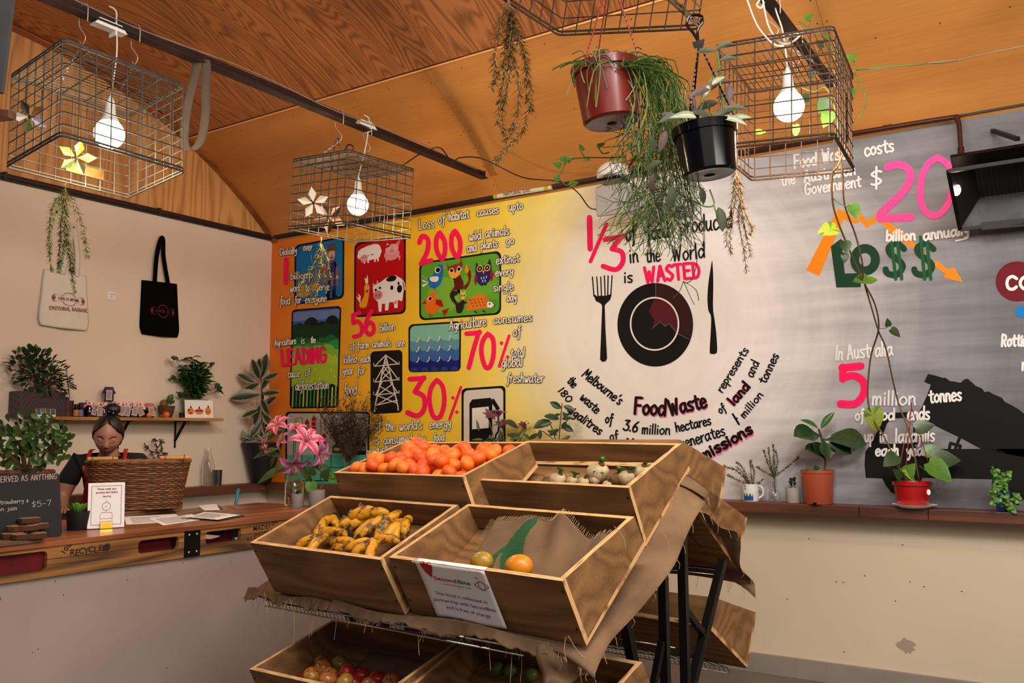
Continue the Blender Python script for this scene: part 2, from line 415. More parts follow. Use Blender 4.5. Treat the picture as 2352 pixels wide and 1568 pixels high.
# rails at the top of both walls
g = G(); g.tube([(WX+.03, YB, WZ+.008), (WX+.03, WY-.03, WZ+.008)], .017, 10); g.box((WX+.012, (WY+YB)/2, WZ-.012), (.024, WY-YB, .016))
for y in (1.2, 2.9, 4.05): g.box((WX+.03, y, WZ+.008), (.045, .02, .045))
struct(build(g, 'trim_2', M_dark, smooth='auto'), 'dark conduit rail along the top of the pale wall')
g = G(); g.tube([(WX+.03, WY-.03, WZ+.01), (-1.9, WY-.03, WZ+.01)], .019, 10); g.box(((WX+XR)/2, WY-.013, WZ-.005), (XR-WX, .026, .02))
struct(build(g, 'trim_3', M_dark, smooth='auto'), 'dark rail along the top of the mural')
# ledge on both walls, in planks
def planks(name, segs, label, mi):
 root = bpy.data.objects.new(name, None); COL.objects.link(root); root.location = (0, 0, 0); WL[root.name] = Vector()
 root['kind'] = 'structure'; root['label'] = label
 for (x0, y0, x1, y1) in segs:
  g = G(); g.box(((x0+x1)/2, (y0+y1)/2, LZ-.029), (abs(x1-x0)-.003, abs(y1-y0)-.003, .056)); build(g, 'plank', mi, root, bevel=.003)
 return root
jx = [P(q, 1170, Y=WY-.15).x for q in (1972, 2131)]
LD = .15
planks('trim_4', [(WX+LD, WY-LD, -4.4, WY), (-4.4, WY-LD, -2.6, WY), (-2.6, WY-LD, jx[0], WY), (jx[0], WY-LD, jx[1], WY), (jx[1], WY-LD, 1.2, WY)], 'brown timber ledge of planks under the mural', M_ledge)
M_ledgeY = wood('stained_ledge_timber_y', '#6b3d28', '#47261a', 'Y', .9, 9, .45)
planks('trim_5', [(WX, 3.4, WX+LD, WY), (WX, 1.2, WX+LD, 3.4)], 'brown timber ledge of planks on the pale wall', M_ledgeY)
# baseboard
g = G(); g.box(((WX+XR)/2, WY-.01, .055), (XR-WX, .02, .11)); struct(build(g, 'baseboard_back', mat('grey_skirting', '#8a8078', .6, var=.1), bevel=.002))
g = G(); g.box((WX+.01, (WY+YB)/2, .055), (.02, WY-YB, .11)); struct(build(g, 'baseboard_left', MATS['grey_skirting'], bevel=.002))
# dado marks: filler patch and nail dents
g = G()
def disc(g, c, rx, rz, n=14, mi=0, jag=0):
 vs = [(c[0]+rx*math.cos(2*PI*i/n)*(1+rnd(-jag, jag)), c[1], c[2]+rz*math.sin(2*PI*i/n)*(1+rnd(-jag, jag))) for i in range(n)]
 g.add(vs, [tuple(range(n))[::-1]], mi)
c = P(2082, 1484, Y=WY-.001); disc(g, c, .045, .035, 18, 0, .35)
build(g, 'filler_patch', mat('grey_filler', '#a08c7a', .8), wall_back, label='grey scuffed patch on the cream dado')
g = G()
for q in [(2073, 1251), (2090, 1336), (1937, 1337), (1921, 1336), (2209, 1358), (1939, 1497), (1986, 1322), (2123, 1347), (1808, 1376), (2057, 1380), (1858, 1237)]:
 disc(g, P(*q, Y=WY-.001), .004, .003, 8)
build(g, 'nail_dents', M_rust, wall_back, kind='stuff')
# steel beams that tie the vault
def beam(x, z, y0, y1, label):
 t = thing('steel_beam', label, 'beam', (x, (y0+y1)/2, z), 'dark steel beams under the vault')
 g = G(); g.box((x, (y0+y1)/2, z+.004), (.055, y1-y0, .008)); build(g, 'flange', M_rust, t)
 g = G(); g.box((x-.024, (y0+y1)/2, z+.034), (.007, y1-y0, .06)); build(g, 'web', M_rust, t)
 g = G(); g.prism([(x-.02, y1-.01, z+.008), (x-.02, y1-.01, z+.055), (x-.02, y1-.06, z+.008)], (.035, 0, 0)); build(g, 'end_bracket', M_iron, t)
 return t
BX1, BZ1, BX2, BZ2 = -3.46, 3.15, -1.03, 3.165
beam(BX1, BZ1, .3, 4.93, 'dark brown steel beam over the two left cages')
beam(BX2, BZ2, .6, 4.62, 'dark brown steel beam over the right cage')
# ------------------------------------------------------------------ brush lettering
GL = {
'a': (11, "9,8 6,10 2,8 1,4 3,0 6,1 9,5|9,10 9,4 11,0"), 'b': (9, "!1,17 1,0|1,6 4,10 8,8 8,3 5,0 1,2"), 'c': (8.5, "8,8 5,10 2,8 1,4 3,0 6,0 9,2"),
'd': (10, "8,7 5,10 1,7 1,3 3,0 6,1 8,4|!9,17 9,0"), 'e': (9, "1,5 8,6 7,9 4,10 1,7 1,3 3,0 6,0 9,2"), 'f': (7, "8,15 6,17 4,14 4,4 3,-4 1,-6|!1,9 8,10"),
'g': (9, "8,8 5,10 1,7 2,3 5,2 8,6|8,10 8,0 6,-5 2,-5"), 'h': (9, "!1,17 1,0|1,5 4,10 7,9 7,4 8,0"), 'i': (3, "!1,9 1,0|!1,13 1.4,14"),
'j': (5, "4,9 4,-2 2,-5 0,-4|!4,13 4,14"), 'k': (8, "!1,17 1,0|!7,10 1,5 7,0"), 'l': (3, "!1,17 1,0"), 'm': (12, "!1,10 1,0|1,6 3,10 5,8 5,0|5,6 8,10 10,8 10,0"),
'n': (9, "!1,10 1,0|1,6 4,10 7,8 7,4 8,0"), 'o': (9, "5,10 1,7 1,3 4,0 8,3 8,7 5,10"), 'p': (9, "!1,10 1,-7|1,7 4,10 8,7 7,3 4,1 1,3"),
'r': (7, "!1,10 1,0|1,5 4,9 7,10"), 's': (8, "7,9 4,10 1,8 4,5 7,3 5,0 1,1"), 't': (8, "4,15 4,3 6,0 8,1|!0,10 8,11"), 'u': (10, "1,10 1,3 4,0 7,3 8,6|8,10 8,2 10,0"),
'v': (9, "!1,10 4,0 8,10"), 'w': (12, "1,10 2,2 4,0 6,6 6,6 8,0 10,3 11,10"), 'x': (8, "!1,10 7,0|!7,10 1,0"), 'y': (9, "1,10 2,5 5,4 8,9|8,10 7,0 4,-6 1,-5"), 'z': (8, "!1,10 7,10 1,0 7,0"),
'A': (12, "!1,0 6,17 11,0|!3,6 9,6"), 'B': (10, "!1,17 1,0|1,17 7,15 6,10 1,9 8,7 7,1 1,0"), 'C': (11, "10,14 6,17 2,14 1,7 3,1 7,0 10,3"), 'D': (11, "!2,17 2,0|0,17 7,15 10,8 7,1 0,0"),
'E': (10, "!9,17 1,17 1,0 9,0|!1,9 8,9"), 'F': (10, "!9,17 1,17 1,0|!1,9 8,9"), 'G': (12, "10,14 6,17 2,14 1,7 3,1 7,0 10,4 10,8|!6,8 11,8"), 'H': (11, "!1,17 1,0|!9,17 9,0|!1,9 9,9"), 'I': (3, "!1,17 1,0"),
'J': (8, "7,17 7,4 4,0 1,2|!3,17 9,17"), 'K': (10, "!1,17 1,0|!9,17 1,8 9,0"), 'L': (9, "!1,17 1,0 9,0"), 'M': (14, "!1,0 3,17 7,6 11,17 13,0"), 'N': (11, "!1,0 1,17 9,0 9,17"), 'O': (11, "6,17 2,13 1,6 5,0 9,4 10,11 6,17"),
'P': (10, "!1,17 1,0|1,17 8,15 8,9 1,8"), 'R': (11, "!1,17 1,0|1,17 8,15 8,9 1,8|!4,8 9,0"), 'S': (10, "9,15 5,17 1,13 5,9 9,5 5,0 1,2"), 'T': (11, "!0,17 10,17|!5,17 5,0"), 'U': (11, "1,17 1,4 5,0 9,4 9,17"),
'V': (11, "!1,17 5,0 10,17"), 'W': (15, "!1,17 4,0 7,12 10,0 14,17"), 'Y': (10, "!1,17 5,9 9,17|!5,9 5,0"),
'0': (12, "6,17 2,13 1,6 5,0 9,4 10,11 6,17"), '1': (4, "!2,17 1.5,0"), '2': (12, "1,13 5,17 10,14 8,7 1,0 1,0 11,1"), '3': (11, "!1,16 9,17 4,10|4,10 9,8 9,2 4,0 0,2"), '5': (11, "!9,17 2,16 1.5,10|1.5,10 6,11 10,7 8,1 1,0"),
'6': (11, "9,17 4,12 1,5 4,0 9,2 9,7 5,9 1,5"), '7': (11, "!0,16 10,17 4,0"), '8': (10, "5,17 1,13 5,9 9,4 5,0 1,4 5,9 9,13 5,17"), '$': (10, "9,14 5,15 1,12 5,9 9,5 5,2 1,3|!5,19 5,-2"), '&': (10, "9,9 5,10 3,8 8,4 4,0 1,3|!5,12 5,-1"),
"'": (3, "!2,17 1,13"), '.': (3, "!1,0 1.3,1"), '-': (8, "!1,7 7,7"), ',': (3, "!2,1 1,-3"), '%': (10, "!9,17 1,0|!2,12 2.5,13|!8,3 8.5,4"), '/': (7, "!7,17 1,0"), '!': (3, "!1,17 1,5|!1,0 1,1"), ' ': (6, ""),
}
def glyph_strokes(ch):
 adv, src = GL[ch]; out = []
 for st in src.split('|'):
  if not st: continue
  sharp = st.startswith('!'); pts = [tuple(float(v) for v in q.split(',')) for q in st.lstrip('!').split()]
  out.append(pts if sharp else catmull(pts, 5))
 return adv, out
def text_strokes(s, a, b, h, slant=.0, wob=.25):
 a = np.array(a, float); b = np.array(b, float); rng = random.Random(s+str(int(a[0])))
 adv = sum(GL[c][0]+1.6 for c in s)-1.6; L_ = np.linalg.norm(b-a); u = (b-a)/L_; n = np.array([u[1], -u[0]])
 sx = L_/adv; sy = h/10; x = 0; out = []
 for c in s:
  w_, sts = glyph_strokes(c); dy = rng.uniform(-wob, wob)
  for st in sts: out.append([a+u*((x+p[0])*sx+slant*p[1]*sy)+n*((p[1]+dy)*sy) for p in st])
  x += w_+1.6
 return out
_RB = [0]
def ribbon(g, pts, w_, to3, mi=0):
 q = [np.array(pts[0], float)]
 for p in pts[1:]:
  p = np.array(p, float)
  if np.linalg.norm(p-q[-1]) > w_*.12: q.append(p)
 if len(q) == 1: q.append(q[0]+np.array([.01, .01]))
 closed = len(q) > 6 and np.linalg.norm(q[0]-q[-1]) < w_*.6
 if closed: q[-1] = q[0]
 parts = [[q[0]]]
 for i in range(1, len(q)):
  parts[-1].append(q[i])
  if 0 < i < len(q)-1 and not closed:
   d1 = q[i]-q[i-1]; d2 = q[i+1]-q[i]
   if np.dot(d1, d2)/(np.linalg.norm(d1)*np.linalg.norm(d2)+1e-9) < .45: parts.append([q[i]])
 for pts in parts:
  n = len(pts)
  if n < 2: continue
  _RB[0] = (_RB[0]+1) % 4; lift = Vector((0, 0, 0))
  L_, R_ = [], []
  for i, p in enumerate(pts):
   if closed: d = pts[1]-pts[-2] if i in (0, n-1) else pts[i+1]-pts[i-1]
   else: d = pts[min(i+1, n-1)]-pts[max(i-1, 0)]
   d = d/(np.linalg.norm(d)+1e-9); nn = np.array([-d[1], d[0]]); L_.append(p+nn*w_/2); R_.append(p-nn*w_/2)
  vs = [Vector(to3(*p)) for p in L_+R_]
  # the stroke's own plane normal gives the tiny lift
  nrm = (vs[1]-vs[0]).cross(vs[n]-vs[0])
  if nrm.length > 1e-14:
   nrm.normalize(); nrm *= math.copysign(1, nrm.dot(CAMPOS-vs[0])); lift = nrm*.00018*_RB[0]
  st_ = nrm.normalized()*.000025 if nrm.length > 1e-14 else nrm
  o = g.add([v+lift+st_*(j % n) for j, v in enumerate(vs)], [], mi)
  for i in range(n-1): g.f.append((o+i, o+n+i, o+n+i+1, o+i+1)); g.m.append(mi)
  if not closed:
   for c, d, ia, ib in ((pts[-1], pts[-1]-pts[-2], o+n-1, o+2*n-1), (pts[0], pts[0]-pts[1], o+n, o)):
    a0 = math.atan2(d[1], d[0]); cp_ = [c+np.array([math.cos(a0+t), math.sin(a0+t)])*w_/2 for t in (PI/4, 0, -PI/4)]
    o2 = g.add([Vector(to3(*p))+lift+st_*(0 if ib == n or ia == o+n else n) for p in cp_], [], mi); g.f.append((ia, ib, o2+2, o2+1, o2)); g.m.append(mi)
# pixel-reading helpers for the regions the mural was measured in
def crop(ox, oy, s=3.267): return lambda x, y: (ox+x/s, oy+y/s)
C6 = crop(600, 440); C7 = crop(1200, 400); C8 = crop(1740, 400); C2 = crop(500, 760); C3 = crop(1100, 760); C4 = crop(1640, 0); C4b = crop(1640, 760); CR = crop(1400, 980, 5.2275)
PAINT = {'w': '#eeeae2', 'k': '#0c0907', 'p': '#ff1560', 'pl': '#ff4fa0', 'g1': '#e4e2e0'}
def paint(c): return mat('paint_'+c.lstrip('#'), PAINT.get(c, c), .65, spec=.2)
LAYER = [0]
def wall3(layer):
 y = WY-.0008*layer
 return lambda px, py: P(px, py, Y=y)
def mural(name, g, c, label=None):
 return build(g, name, c if not isinstance(c, str) else paint(c), wall_back, label=label)
def words(label, items, cr, fill, sw, layer=6, edge=None, ew=None, slant=.12):
 s = 1/3.267 if cr is not CR else 1/5.2275
 if edge:
  g = G()
  for it in items:
   k = it[6] if len(it) > 6 else sw
   for st in text_strokes(it[0], cr(it[1], it[2]), cr(it[3], it[4]), it[5]*s, slant): ribbon(g, st, (k+ew)*s, wall3(layer))
  mural('lettering_outline', g, edge)
 g = G()
 for it in items:
  k = it[6] if len(it) > 6 else sw
  for st in text_strokes(it[0], cr(it[1], it[2]), cr(it[3], it[4]), it[5]*s, slant): ribbon(g, st, k*s, wall3(layer+1))
 mural('lettering', g, fill, label)
def strokes(label, cr, sts, sw, fill, layer=6, smooth=True, name='lettering'):
 s = 1/3.267 if cr is not CR else 1/5.2275
 g = G()
 for st in sts:
  sm = smooth and len(st) > 2
  ribbon(g, catmull([cr(*p) for p in st], 6) if sm else [cr(*p) for p in st], sw*s, wall3(layer))
 return mural(name, g, fill, label)
def poly(pts, c, layer, name='painted_shape', label=None, k=None):
 if k: pts = catmull(pts, k, True)
 g = G(); vs = [wall3(layer)(*p) for p in pts]; g.add(vs, [tuple(range(len(vs)))[::-1]])
 return mural(name, g, c, label)
# ---- picture panels: normalised drawing inside four corners
class Panel:
 def __init__(s, tl, tr, br, bl, bg, label, border=7, layer=2, r=.10):
  s.c = [np.array(q, float) for q in (tl, tr, br, bl)]; s.L = layer; s.G = {}
  w_ = np.linalg.norm(s.c[1]-s.c[0]); h_ = np.linalg.norm(s.c[3]-s.c[0]); s.asp = h_/w_; s.w = w_
  def rr(i):
   iu = i/w_; iv = i/h_; ru = r*min(w_, h_)/w_; rv = r*min(w_, h_)/h_; out = []
   for (cu, cv, a0) in ((1-iu-ru, iv+rv, -90), (1-iu-ru, 1-iv-rv, 0), (iu+ru, 1-iv-rv, 90), (iu+ru, iv+rv, 180)):
    for k in range(6):
     a = math.radians(a0+k*18); out.append(s.p(cu+ru*math.cos(a), cv+rv*math.sin(a)))
   return out
  g = G(); vs = [wall3(layer)(*q) for q in rr(0)]; g.add(vs, [tuple(range(len(vs)))]); s.root = mural('painted_panel', g, 'k', label); WL[s.root.name] = Vector()
  g = G(); vs = [wall3(layer+1)(*q) for q in rr(border)]; g.add(vs, [tuple(range(len(vs)))]); build(g, 'panel_ground', paint(bg), s.root)
 def p(s, u, v):
  a = s.c[0]*(1-u)+s.c[1]*u; b = s.c[3]*(1-u)+s.c[2]*u; return a*(1-v)+b*v
 def poly(s, pts, c, k=None, dz=2):
  if k: pts = catmull(pts, k, True)
  pts = [s.p(min(.97, max(.03, u)), min(.985, max(.015, v))) for u, v in pts]
  g = s.G.setdefault((c, dz), G()); g.k = getattr(g, 'k', 0)+1; vs = [wall3(s.L+dz+.12*(g.k % 6))(*q) for q in pts]; g.add(vs, [tuple(range(len(vs)))[::-1]])
 def ell(s, u, v, ru, rv, c, dz=2, a0=0, a1=360, n=18):
  s.poly([(u+ru*math.cos(math.radians(a0+(a1-a0)*i/n)), v+rv*math.sin(math.radians(a0+(a1-a0)*i/n))) for i in range(n+(a1-a0 < 360))], c, dz=dz)
 def line(s, pts, w_, c, dz=2, k=None):
  if k: pts = catmull(pts, k)
  g = s.G.setdefault((c, dz), G()); ribbon(g, [s.p(*q) for q in pts], w_, wall3(s.L+dz))
 def done(s, label=None):
  for (c, dz), g in s.G.items(): build(g, 'painted_shape', paint(c), s.root)
# 1 farmer
q = Panel((677, 563), (791, 542), (790, 685), (675, 700), '#1377b8', 'blue painted panel with a farmer, fence and pitchfork', 4)
for i in range(9): q.poly([(.07+.095*i, .78), (.07+.095*i, .50), (.095+.095*i, .45), (.125+.095*i, .50), (.125+.095*i, .78)], '#7d6a66')
for v in (.56, .68): q.line([(.05, v), (.93, v-.02)], 2.5, '#7d6a66')
q.line([(.44, .75), (.42, .24)], 2, '#8f8f90')
q.line([(.34, .22), (.35, .31), (.42, .34), (.49, .31), (.5, .21)], 2, '#8f8f90', k=4); q.line([(.42, .2), (.42, .3)], 2, '#8f8f90')
q.poly([(.68, .4), (.82, .38), (.86, .5), (.84, .85), (.77, .85), (.75, .62), (.73, .86), (.66, .86)], '#22307a')
q.poly([(.66, .39), (.84, .37), (.9, .62), (.85, .63), (.8, .45), (.7, .45), (.5, .55), (.47, .5)], '#b0121c')
q.poly([(.7, .4), (.8, .39), (.83, .55), (.68, .56)], '#22307a', dz=3)
q.ell(.745, .265, .07, .085, '#e0a594', dz=3); q.poly([(.62, .2), (.66, .17), (.68, .09), (.8, .08), (.82, .15), (.87, .17), (.85, .2)], '#6a4a34', dz=4)
q.ell(.72, .25, .013, .014, '#ffffff', dz=5); q.ell(.77, .245, .013, .014, '#ffffff', dz=5); q.ell(.72, .25, .006, .008, 'k', dz=6); q.ell(.77, .245, .006, .008, 'k', dz=6); q.ell(.745, .31, .03, .014, '#7a1a1a', dz=5); q.line([(.745, .26), (.75, .28)], 1.5, '#c07a68', dz=5)
q.poly([(.64, .86), (.72, .85), (.72, .97), (.6, .97), (.64, .93)], 'k'); q.poly([(.76, .84), (.83, .84), (.84, .93), (.9, .96), (.76, .97)], 'k')
q.poly([(.06, .72), (.2, .68), (.33, .72), (.33, .86), (.2, .9), (.06, .86)], '#c79a48', dz=3); q.line([(.2, .69), (.2, .88)], 1.5, '#8a6a30', dz=4); q.ell(.86, .64, .025, .03, '#e0a594', dz=3)
q.ell(.4, .75, .1, .07, '#c79a48', dz=3)
q.done()
# 2 farm animals
q = Panel((814, 559), (932, 537), (932, 720), (813, 729), '#c00810', 'red painted panel with sheep, pig, hen and cow', 4)
for u, v, a, b in ((.3, .13, .16, .07), (.2, .14, .13, .06), (.38, .12, .13, .065), (.45, .16, .08, .06), (.14, .18, .08, .05), (.3, .19, .16, .07), (.42, .2, .09, .06)): q.ell(u, v, a, b, '#f2eeea')
q.ell(.19, .225, .07, .055, '#e2a09a', dz=3); q.line([(.09, .22), (.14, .2)], 3, '#e2a09a', dz=3); q.line([(.29, .19), (.25, .2)], 3, '#e2a09a', dz=3)
for a in (.2, .27, .4, .46): q.line([(a, .24), (a, .285)], 3.5, '#f2eeea')
for a in (.17, .22): q.ell(a, .21, .009, .007, 'k', dz=4)
q.ell(.73, .23, .15, .075, '#e2969a'); q.ell(.73, .16, .13, .065, '#e8a2a4', dz=3); q.poly([(.62, .14), (.63, .06), (.7, .11)], '#d98088', dz=3); q.poly([(.8, .1), (.9, .05), (.86, .14)], '#d98088', dz=3)
for a in (.6, .85): q.poly([(a, .26), (a+.05, .26), (a+.03, .33)], '#e2969a')
q.ell(.73, .185, .035, .022, '#d07c84', dz=4)
for a in (.68, .8): q.ell(a, .15, .018, .013, '#ffffff', dz=4); q.ell(a, .15, .009, .008, 'k', dz=5)
q.poly([(.1, .83), (.15, .78), (.2, .7), (.2, .6), (.24, .56), (.29, .6), (.29, .7), (.26, .82), (.22, .88), (.14, .88)], '#f0a818', 4)
q.poly([(.12, .82), (.04, .72), (.1, .74), (.07, .68), (.13, .72)], '#f4eee4'); q.poly([(.22, .56), (.2, .48), (.24, .5), (.25, .44), (.27, .5), (.27, .56)], '#f4eee4')
q.ell(.22, .62, .02, .015, '#f2eeea', dz=4); q.ell(.28, .62, .02, .015, '#f2eeea', dz=4); q.ell(.22, .62, .008, .008, 'k', dz=5); q.ell(.275, .62, .008, .008, 'k', dz=5); q.poly([(.22, .65), (.28, .65), (.25, .69)], '#a02010', dz=5)
for a in (.16, .21): q.line([(a, .87), (a, .96)], 1.5, '#6a1a10')
q.poly([(.36, .6), (.5, .57), (.62, .52), (.8, .5), (.93, .56), (.96, .7), (.93, .84), (.85, .82), (.84, .92), (.78, .92), (.77, .84), (.68, .84), (.66, .94), (.6, .94), (.6, .85), (.54, .85), (.53, .95), (.48, .95), (.46, .82), (.38, .76)], '#f2eeea')
q.poly([(.62, .54), (.72, .5), (.82, .52), (.78, .57), (.66, .57)], 'k', 3, dz=3); q.ell(.73, .655, .03, .03, 'k', dz=3); q.ell(.88, .68, .05, .05, 'k', dz=3); q.ell(.86, .61, .02, .02, 'k', dz=3)
q.ell(.46, .73, .09, .06, '#d98a90', dz=4); q.ell(.42, .66, .022, .016, 'k', dz=4); q.ell(.5, .64, .022, .016, 'k', dz=4)
for a in (.43, .49): q.line([(a, .72), (a-.005, .75)], 2, '#7a3038', dz=5)
q.poly([(.37, .62), (.36, .56), (.41, .6)], '#d8ccc0', dz=3); q.poly([(.44, .6), (.44, .53), (.48, .58)], '#d8ccc0', dz=3); q.line([(.94, .58), (.975, .62), (.985, .7)], 2, '#f2eeea', k=3); q.poly([(.74, .84), (.84, .82), (.82, .87), (.77, .87)], '#e2969a', dz=3)
q.done()
# 3 wild animals
q = Panel((963, 603), (1151, 575), (1151, 722), (963, 736), '#5fa82c', 'green painted panel with birds, fox, owl, squirrel and hedgehog', 4)
q.ell(.3, .6, .2, .3, '#79b838', dz=2); q.ell(.7, .5, .25, .22, '#6cb232', dz=2); q.ell(.8, .85, .2, .12, '#4f9a28', dz=2)
q.poly([(.1, .3), (.16, .26), (.2, .14), (.25, .08), (.29, .12), (.29, .24), (.27, .38), (.22, .46), (.14, .46)], '#1b6fb8', 4, dz=3); q.poly([(.29, .13), (.325, .14), (.29, .18)], '#f09020', dz=3)
q.ell(.225, .17, .035, .055, '#f2eeea', dz=4); q.ell(.228, .17, .026, .042, 'k', dz=5); q.poly([(.13, .28), (.23, .28), (.22, .36), (.15, .35)], '#f2eeea', 3, dz=4)
for a in (-.03, 0, .03): q.poly([(.12, .36), (.03, .3+a*3), (.05, .34+a*3)], '#f2eeea', dz=4)
q.line([(.19, .45), (.19, .5)], 1.2, 'k', dz=4)
q.poly([(.34, .06), (.36, .14), (.42, .12), (.5, .1), (.515, .02), (.53, .16), (.5, .28), (.42, .36), (.36, .26), (.345, .16)], '#8c3410', dz=3); q.poly([(.35, .22), (.4, .16), (.44, .26), (.48, .14), (.525, .2), (.49, .3), (.42, .37), (.37, .3)], '#f0b03c', dz=4)
q.poly([(.42, .36), (.5, .3), (.54, .42), (.54, .54), (.42, .54), (.38, .56), (.43, .48)], '#5c1a10', dz=3); q.poly([(.54, .5), (.6, .42), (.585, .3), (.56, .24), (.57, .14), (.62, .24), (.635, .36), (.6, .5), (.56, .55)], '#7a1c10', 3, dz=3); q.poly([(.555, .24), (.575, .12), (.61, .24), (.585, .3)], '#f09a28', dz=4)
for a, b in ((.395, .21), (.485, .2)): q.ell(a, b, .028, .04, '#f2eeea', dz=5); q.ell(a, b, .02, .03, 'k', dz=6)
q.ell(.425, .355, .012, .015, 'k', dz=5)
q.poly([(.7, .12), (.73, .2), (.83, .18), (.86, .1), (.885, .25), (.87, .42), (.82, .5), (.74, .5), (.7, .42), (.685, .25)], '#23286e', 2, dz=3)
for a in (.74, .83): q.ell(a, .24, .038, .055, '#f0c428', dz=4); q.ell(a, .24, .028, .04, 'k', dz=5); q.ell(a, .24, .008, .012, '#ffffff', dz=6)
q.poly([(.77, .28), (.8, .28), (.785, .34)], '#f0a018', dz=5)
q.poly([(.69, .3), (.71, .4), (.69, .5), (.67, .42)], '#a01414', 2, dz=4); q.poly([(.88, .27), (.91, .36), (.88, .48), (.865, .38)], '#a01414', 2, dz=4)
for a, b in ((.76, .38), (.79, .38), (.82, .37), (.775, .43), (.805, .43)): q.line([(a, b), (a, b+.03)], 1.6, '#f2eeea', dz=4)
for a in (.765, .81): q.line([(a-.012, .51), (a+.012, .51)], 2, 'k', dz=4)
q.poly([(.08, .66), (.1, .6), (.13, .55), (.2, .52), (.205, .6), (.22, .68), (.26, .76), (.24, .84), (.18, .9), (.1, .88), (.07, .78)], '#e87018', 3, dz=3); q.poly([(.2, .66), (.27, .68), (.3, .8), (.25, .79), (.2, .74)], '#a81a10', dz=4); q.poly([(.27, .86), (.37, .83), (.31, .96)], '#a81a10', dz=3); q.poly([(.07, .66), (.03, .72), (.09, .72)], '#a81a10', dz=3)
q.ell(.13, .64, .028, .038, '#f2eeea', dz=4); q.ell(.133, .64, .02, .03, 'k', dz=5)
for a in (.13, .155): q.line([(a, .89), (a, .96)], 1.3, '#6a2010', dz=3)
q.poly([(.45, .86), (.44, .78), (.4, .72), (.37, .62), (.4, .55), (.46, .56), (.47, .62), (.43, .64), (.44, .7), (.48, .76), (.52, .72), (.55, .68), (.55, .8), (.52, .92), (.46, .92)], '#2e1a12', 2, dz=3); q.poly([(.5, .6), (.505, .55), (.53, .6), (.56, .56), (.57, .64), (.55, .72), (.51, .7)], '#e0c050', dz=4); q.ell(.52, .645, .008, .013, 'k', dz=5); q.ell(.55, .645, .008, .013, 'k', dz=5)
q.line([(.52, .78), (.57, .76)], 4, '#2e1a12', dz=3)
hp = []
for i in range(11):
 a = math.radians(200-i*20); hp += [(.72+.13*math.cos(a), .84-.17*math.sin(a)), (.72+.16*math.cos(a-.15), .84-.22*math.sin(a-.15))]
q.poly(hp+[(.85, .88), (.58, .9)], '#e07a1c', dz=3)
for i in range(14): q.poly([(.62+.015*i, .72+.05*(i % 3)), (.635+.015*i, .72+.05*(i % 3)), (.628+.015*i, .75+.05*(i % 3))], 'k', dz=4)
q.poly([(.83, .78), (.88, .79), (.92, .85), (.87, .88), (.83, .87)], '#f2eeea', dz=4); q.ell(.86, .82, .01, .015, 'k', dz=5); q.ell(.915, .85, .008, .012, 'k', dz=5)
for a in (.68, .78): q.line([(a, .92), (a+.02, .94)], 3, 'k', dz=3)
q.done()
# 4 forest
q = Panel((670, 711), (784, 702), (777, 936), (665, 938), '#3d5fa8', 'painted panel of a layered green forest', 4, r=.08)
q.poly([(0, .03), (1, .03), (1, .12), (0, .12)], '#6f86c0'); q.poly([(0, .22), (1, .2), (1, 1), (0, 1)], '#12241a', dz=3)
def blobs(v, n, r, c, dz, off=0):
 for i in range(n): q.ell((i+.5+off)/n, v+rnd(-.012, .012), r*rnd(.85, 1.2)/n*1.3, r*rnd(.85, 1.15)/n*.9, c, dz=dz)
for u, v, r_ in ((.16, .22, .13), (.4, .18, .15), (.62, .2, .1), (.82, .17, .14)): q.ell(u, v, r_, r_*.6, '#101c16', dz=4)
blobs(.34, 5, .95, '#123a22', 5); blobs(.43, 6, .95, '#1c6a34', 6, .3); q.poly([(0, .47), (1, .46), (1, 1), (0, 1)], '#1c6a34', dz=6)
blobs(.5, 5, 1.0, '#2f9a46', 7); q.poly([(0, .55), (1, .55), (1, 1), (0, 1)], '#4fae3c', dz=7); blobs(.58, 5, 1.05, '#82c43a', 8, .2); q.poly([(0, .63), (1, .63), (1, 1), (0, 1)], '#8ccc3c', dz=8)
blobs(.66, 5, 1.05, '#b4cf34', 9); blobs(.71, 5, .9, '#a8c430', 10, .3)
q.poly([(0, .78), (.15, .75), (.3, .79), (.5, .76), (.7, .8), (.85, .76), (1, .79), (1, 1), (0, 1)], '#141c10', dz=11)
for i in range(13): q.line([(.06+.073*i, .98), (.065+.073*i, .76+.02*(i % 3))], 3.2, ['#8ec63a', '#1f8a68', '#5d8a24', '#c0d040'][i % 4], dz=12)
for u, v in ((.75, .46), (.9, .48), (.5, .6), (.83, .62), (.3, .62), (.6, .7), (.9, .68)): q.line([(u, v), (u+.015, v+.02)], 1.6, '#d8e8b0', dz=13)
q.done()
# 5 sea
q = Panel((938, 745), (1059, 737), (1058, 852), (938, 855), '#7fc0a8', 'painted panel of stylised blue waves', 4)
for j, (v, c) in enumerate(((.3, '#5f94a8'), (.5, '#3a64a0'), (.72, '#121f6e'))):
 pts = [(0, v)]; n = 5
 for i in range(n):
  for t in np.linspace(0, 1, 7): pts.append(((i+t)/n, v+.07*math.sin(PI*t)))
 q.poly(pts+[(1, 1), (0, 1)], c, dz=2+2*j)
 for i in range(1, n): q.line([(i/n-.05, v+.075), (i/n-.015, v+.045), (i/n, v-.02)], 2, '#e8e4d8', dz=3+2*j, k=3)
for i in range(5): q.ell(.12+.19*i, .99, .07, .09, '#2a3a78', dz=8, a0=180, a1=360)
q.done()
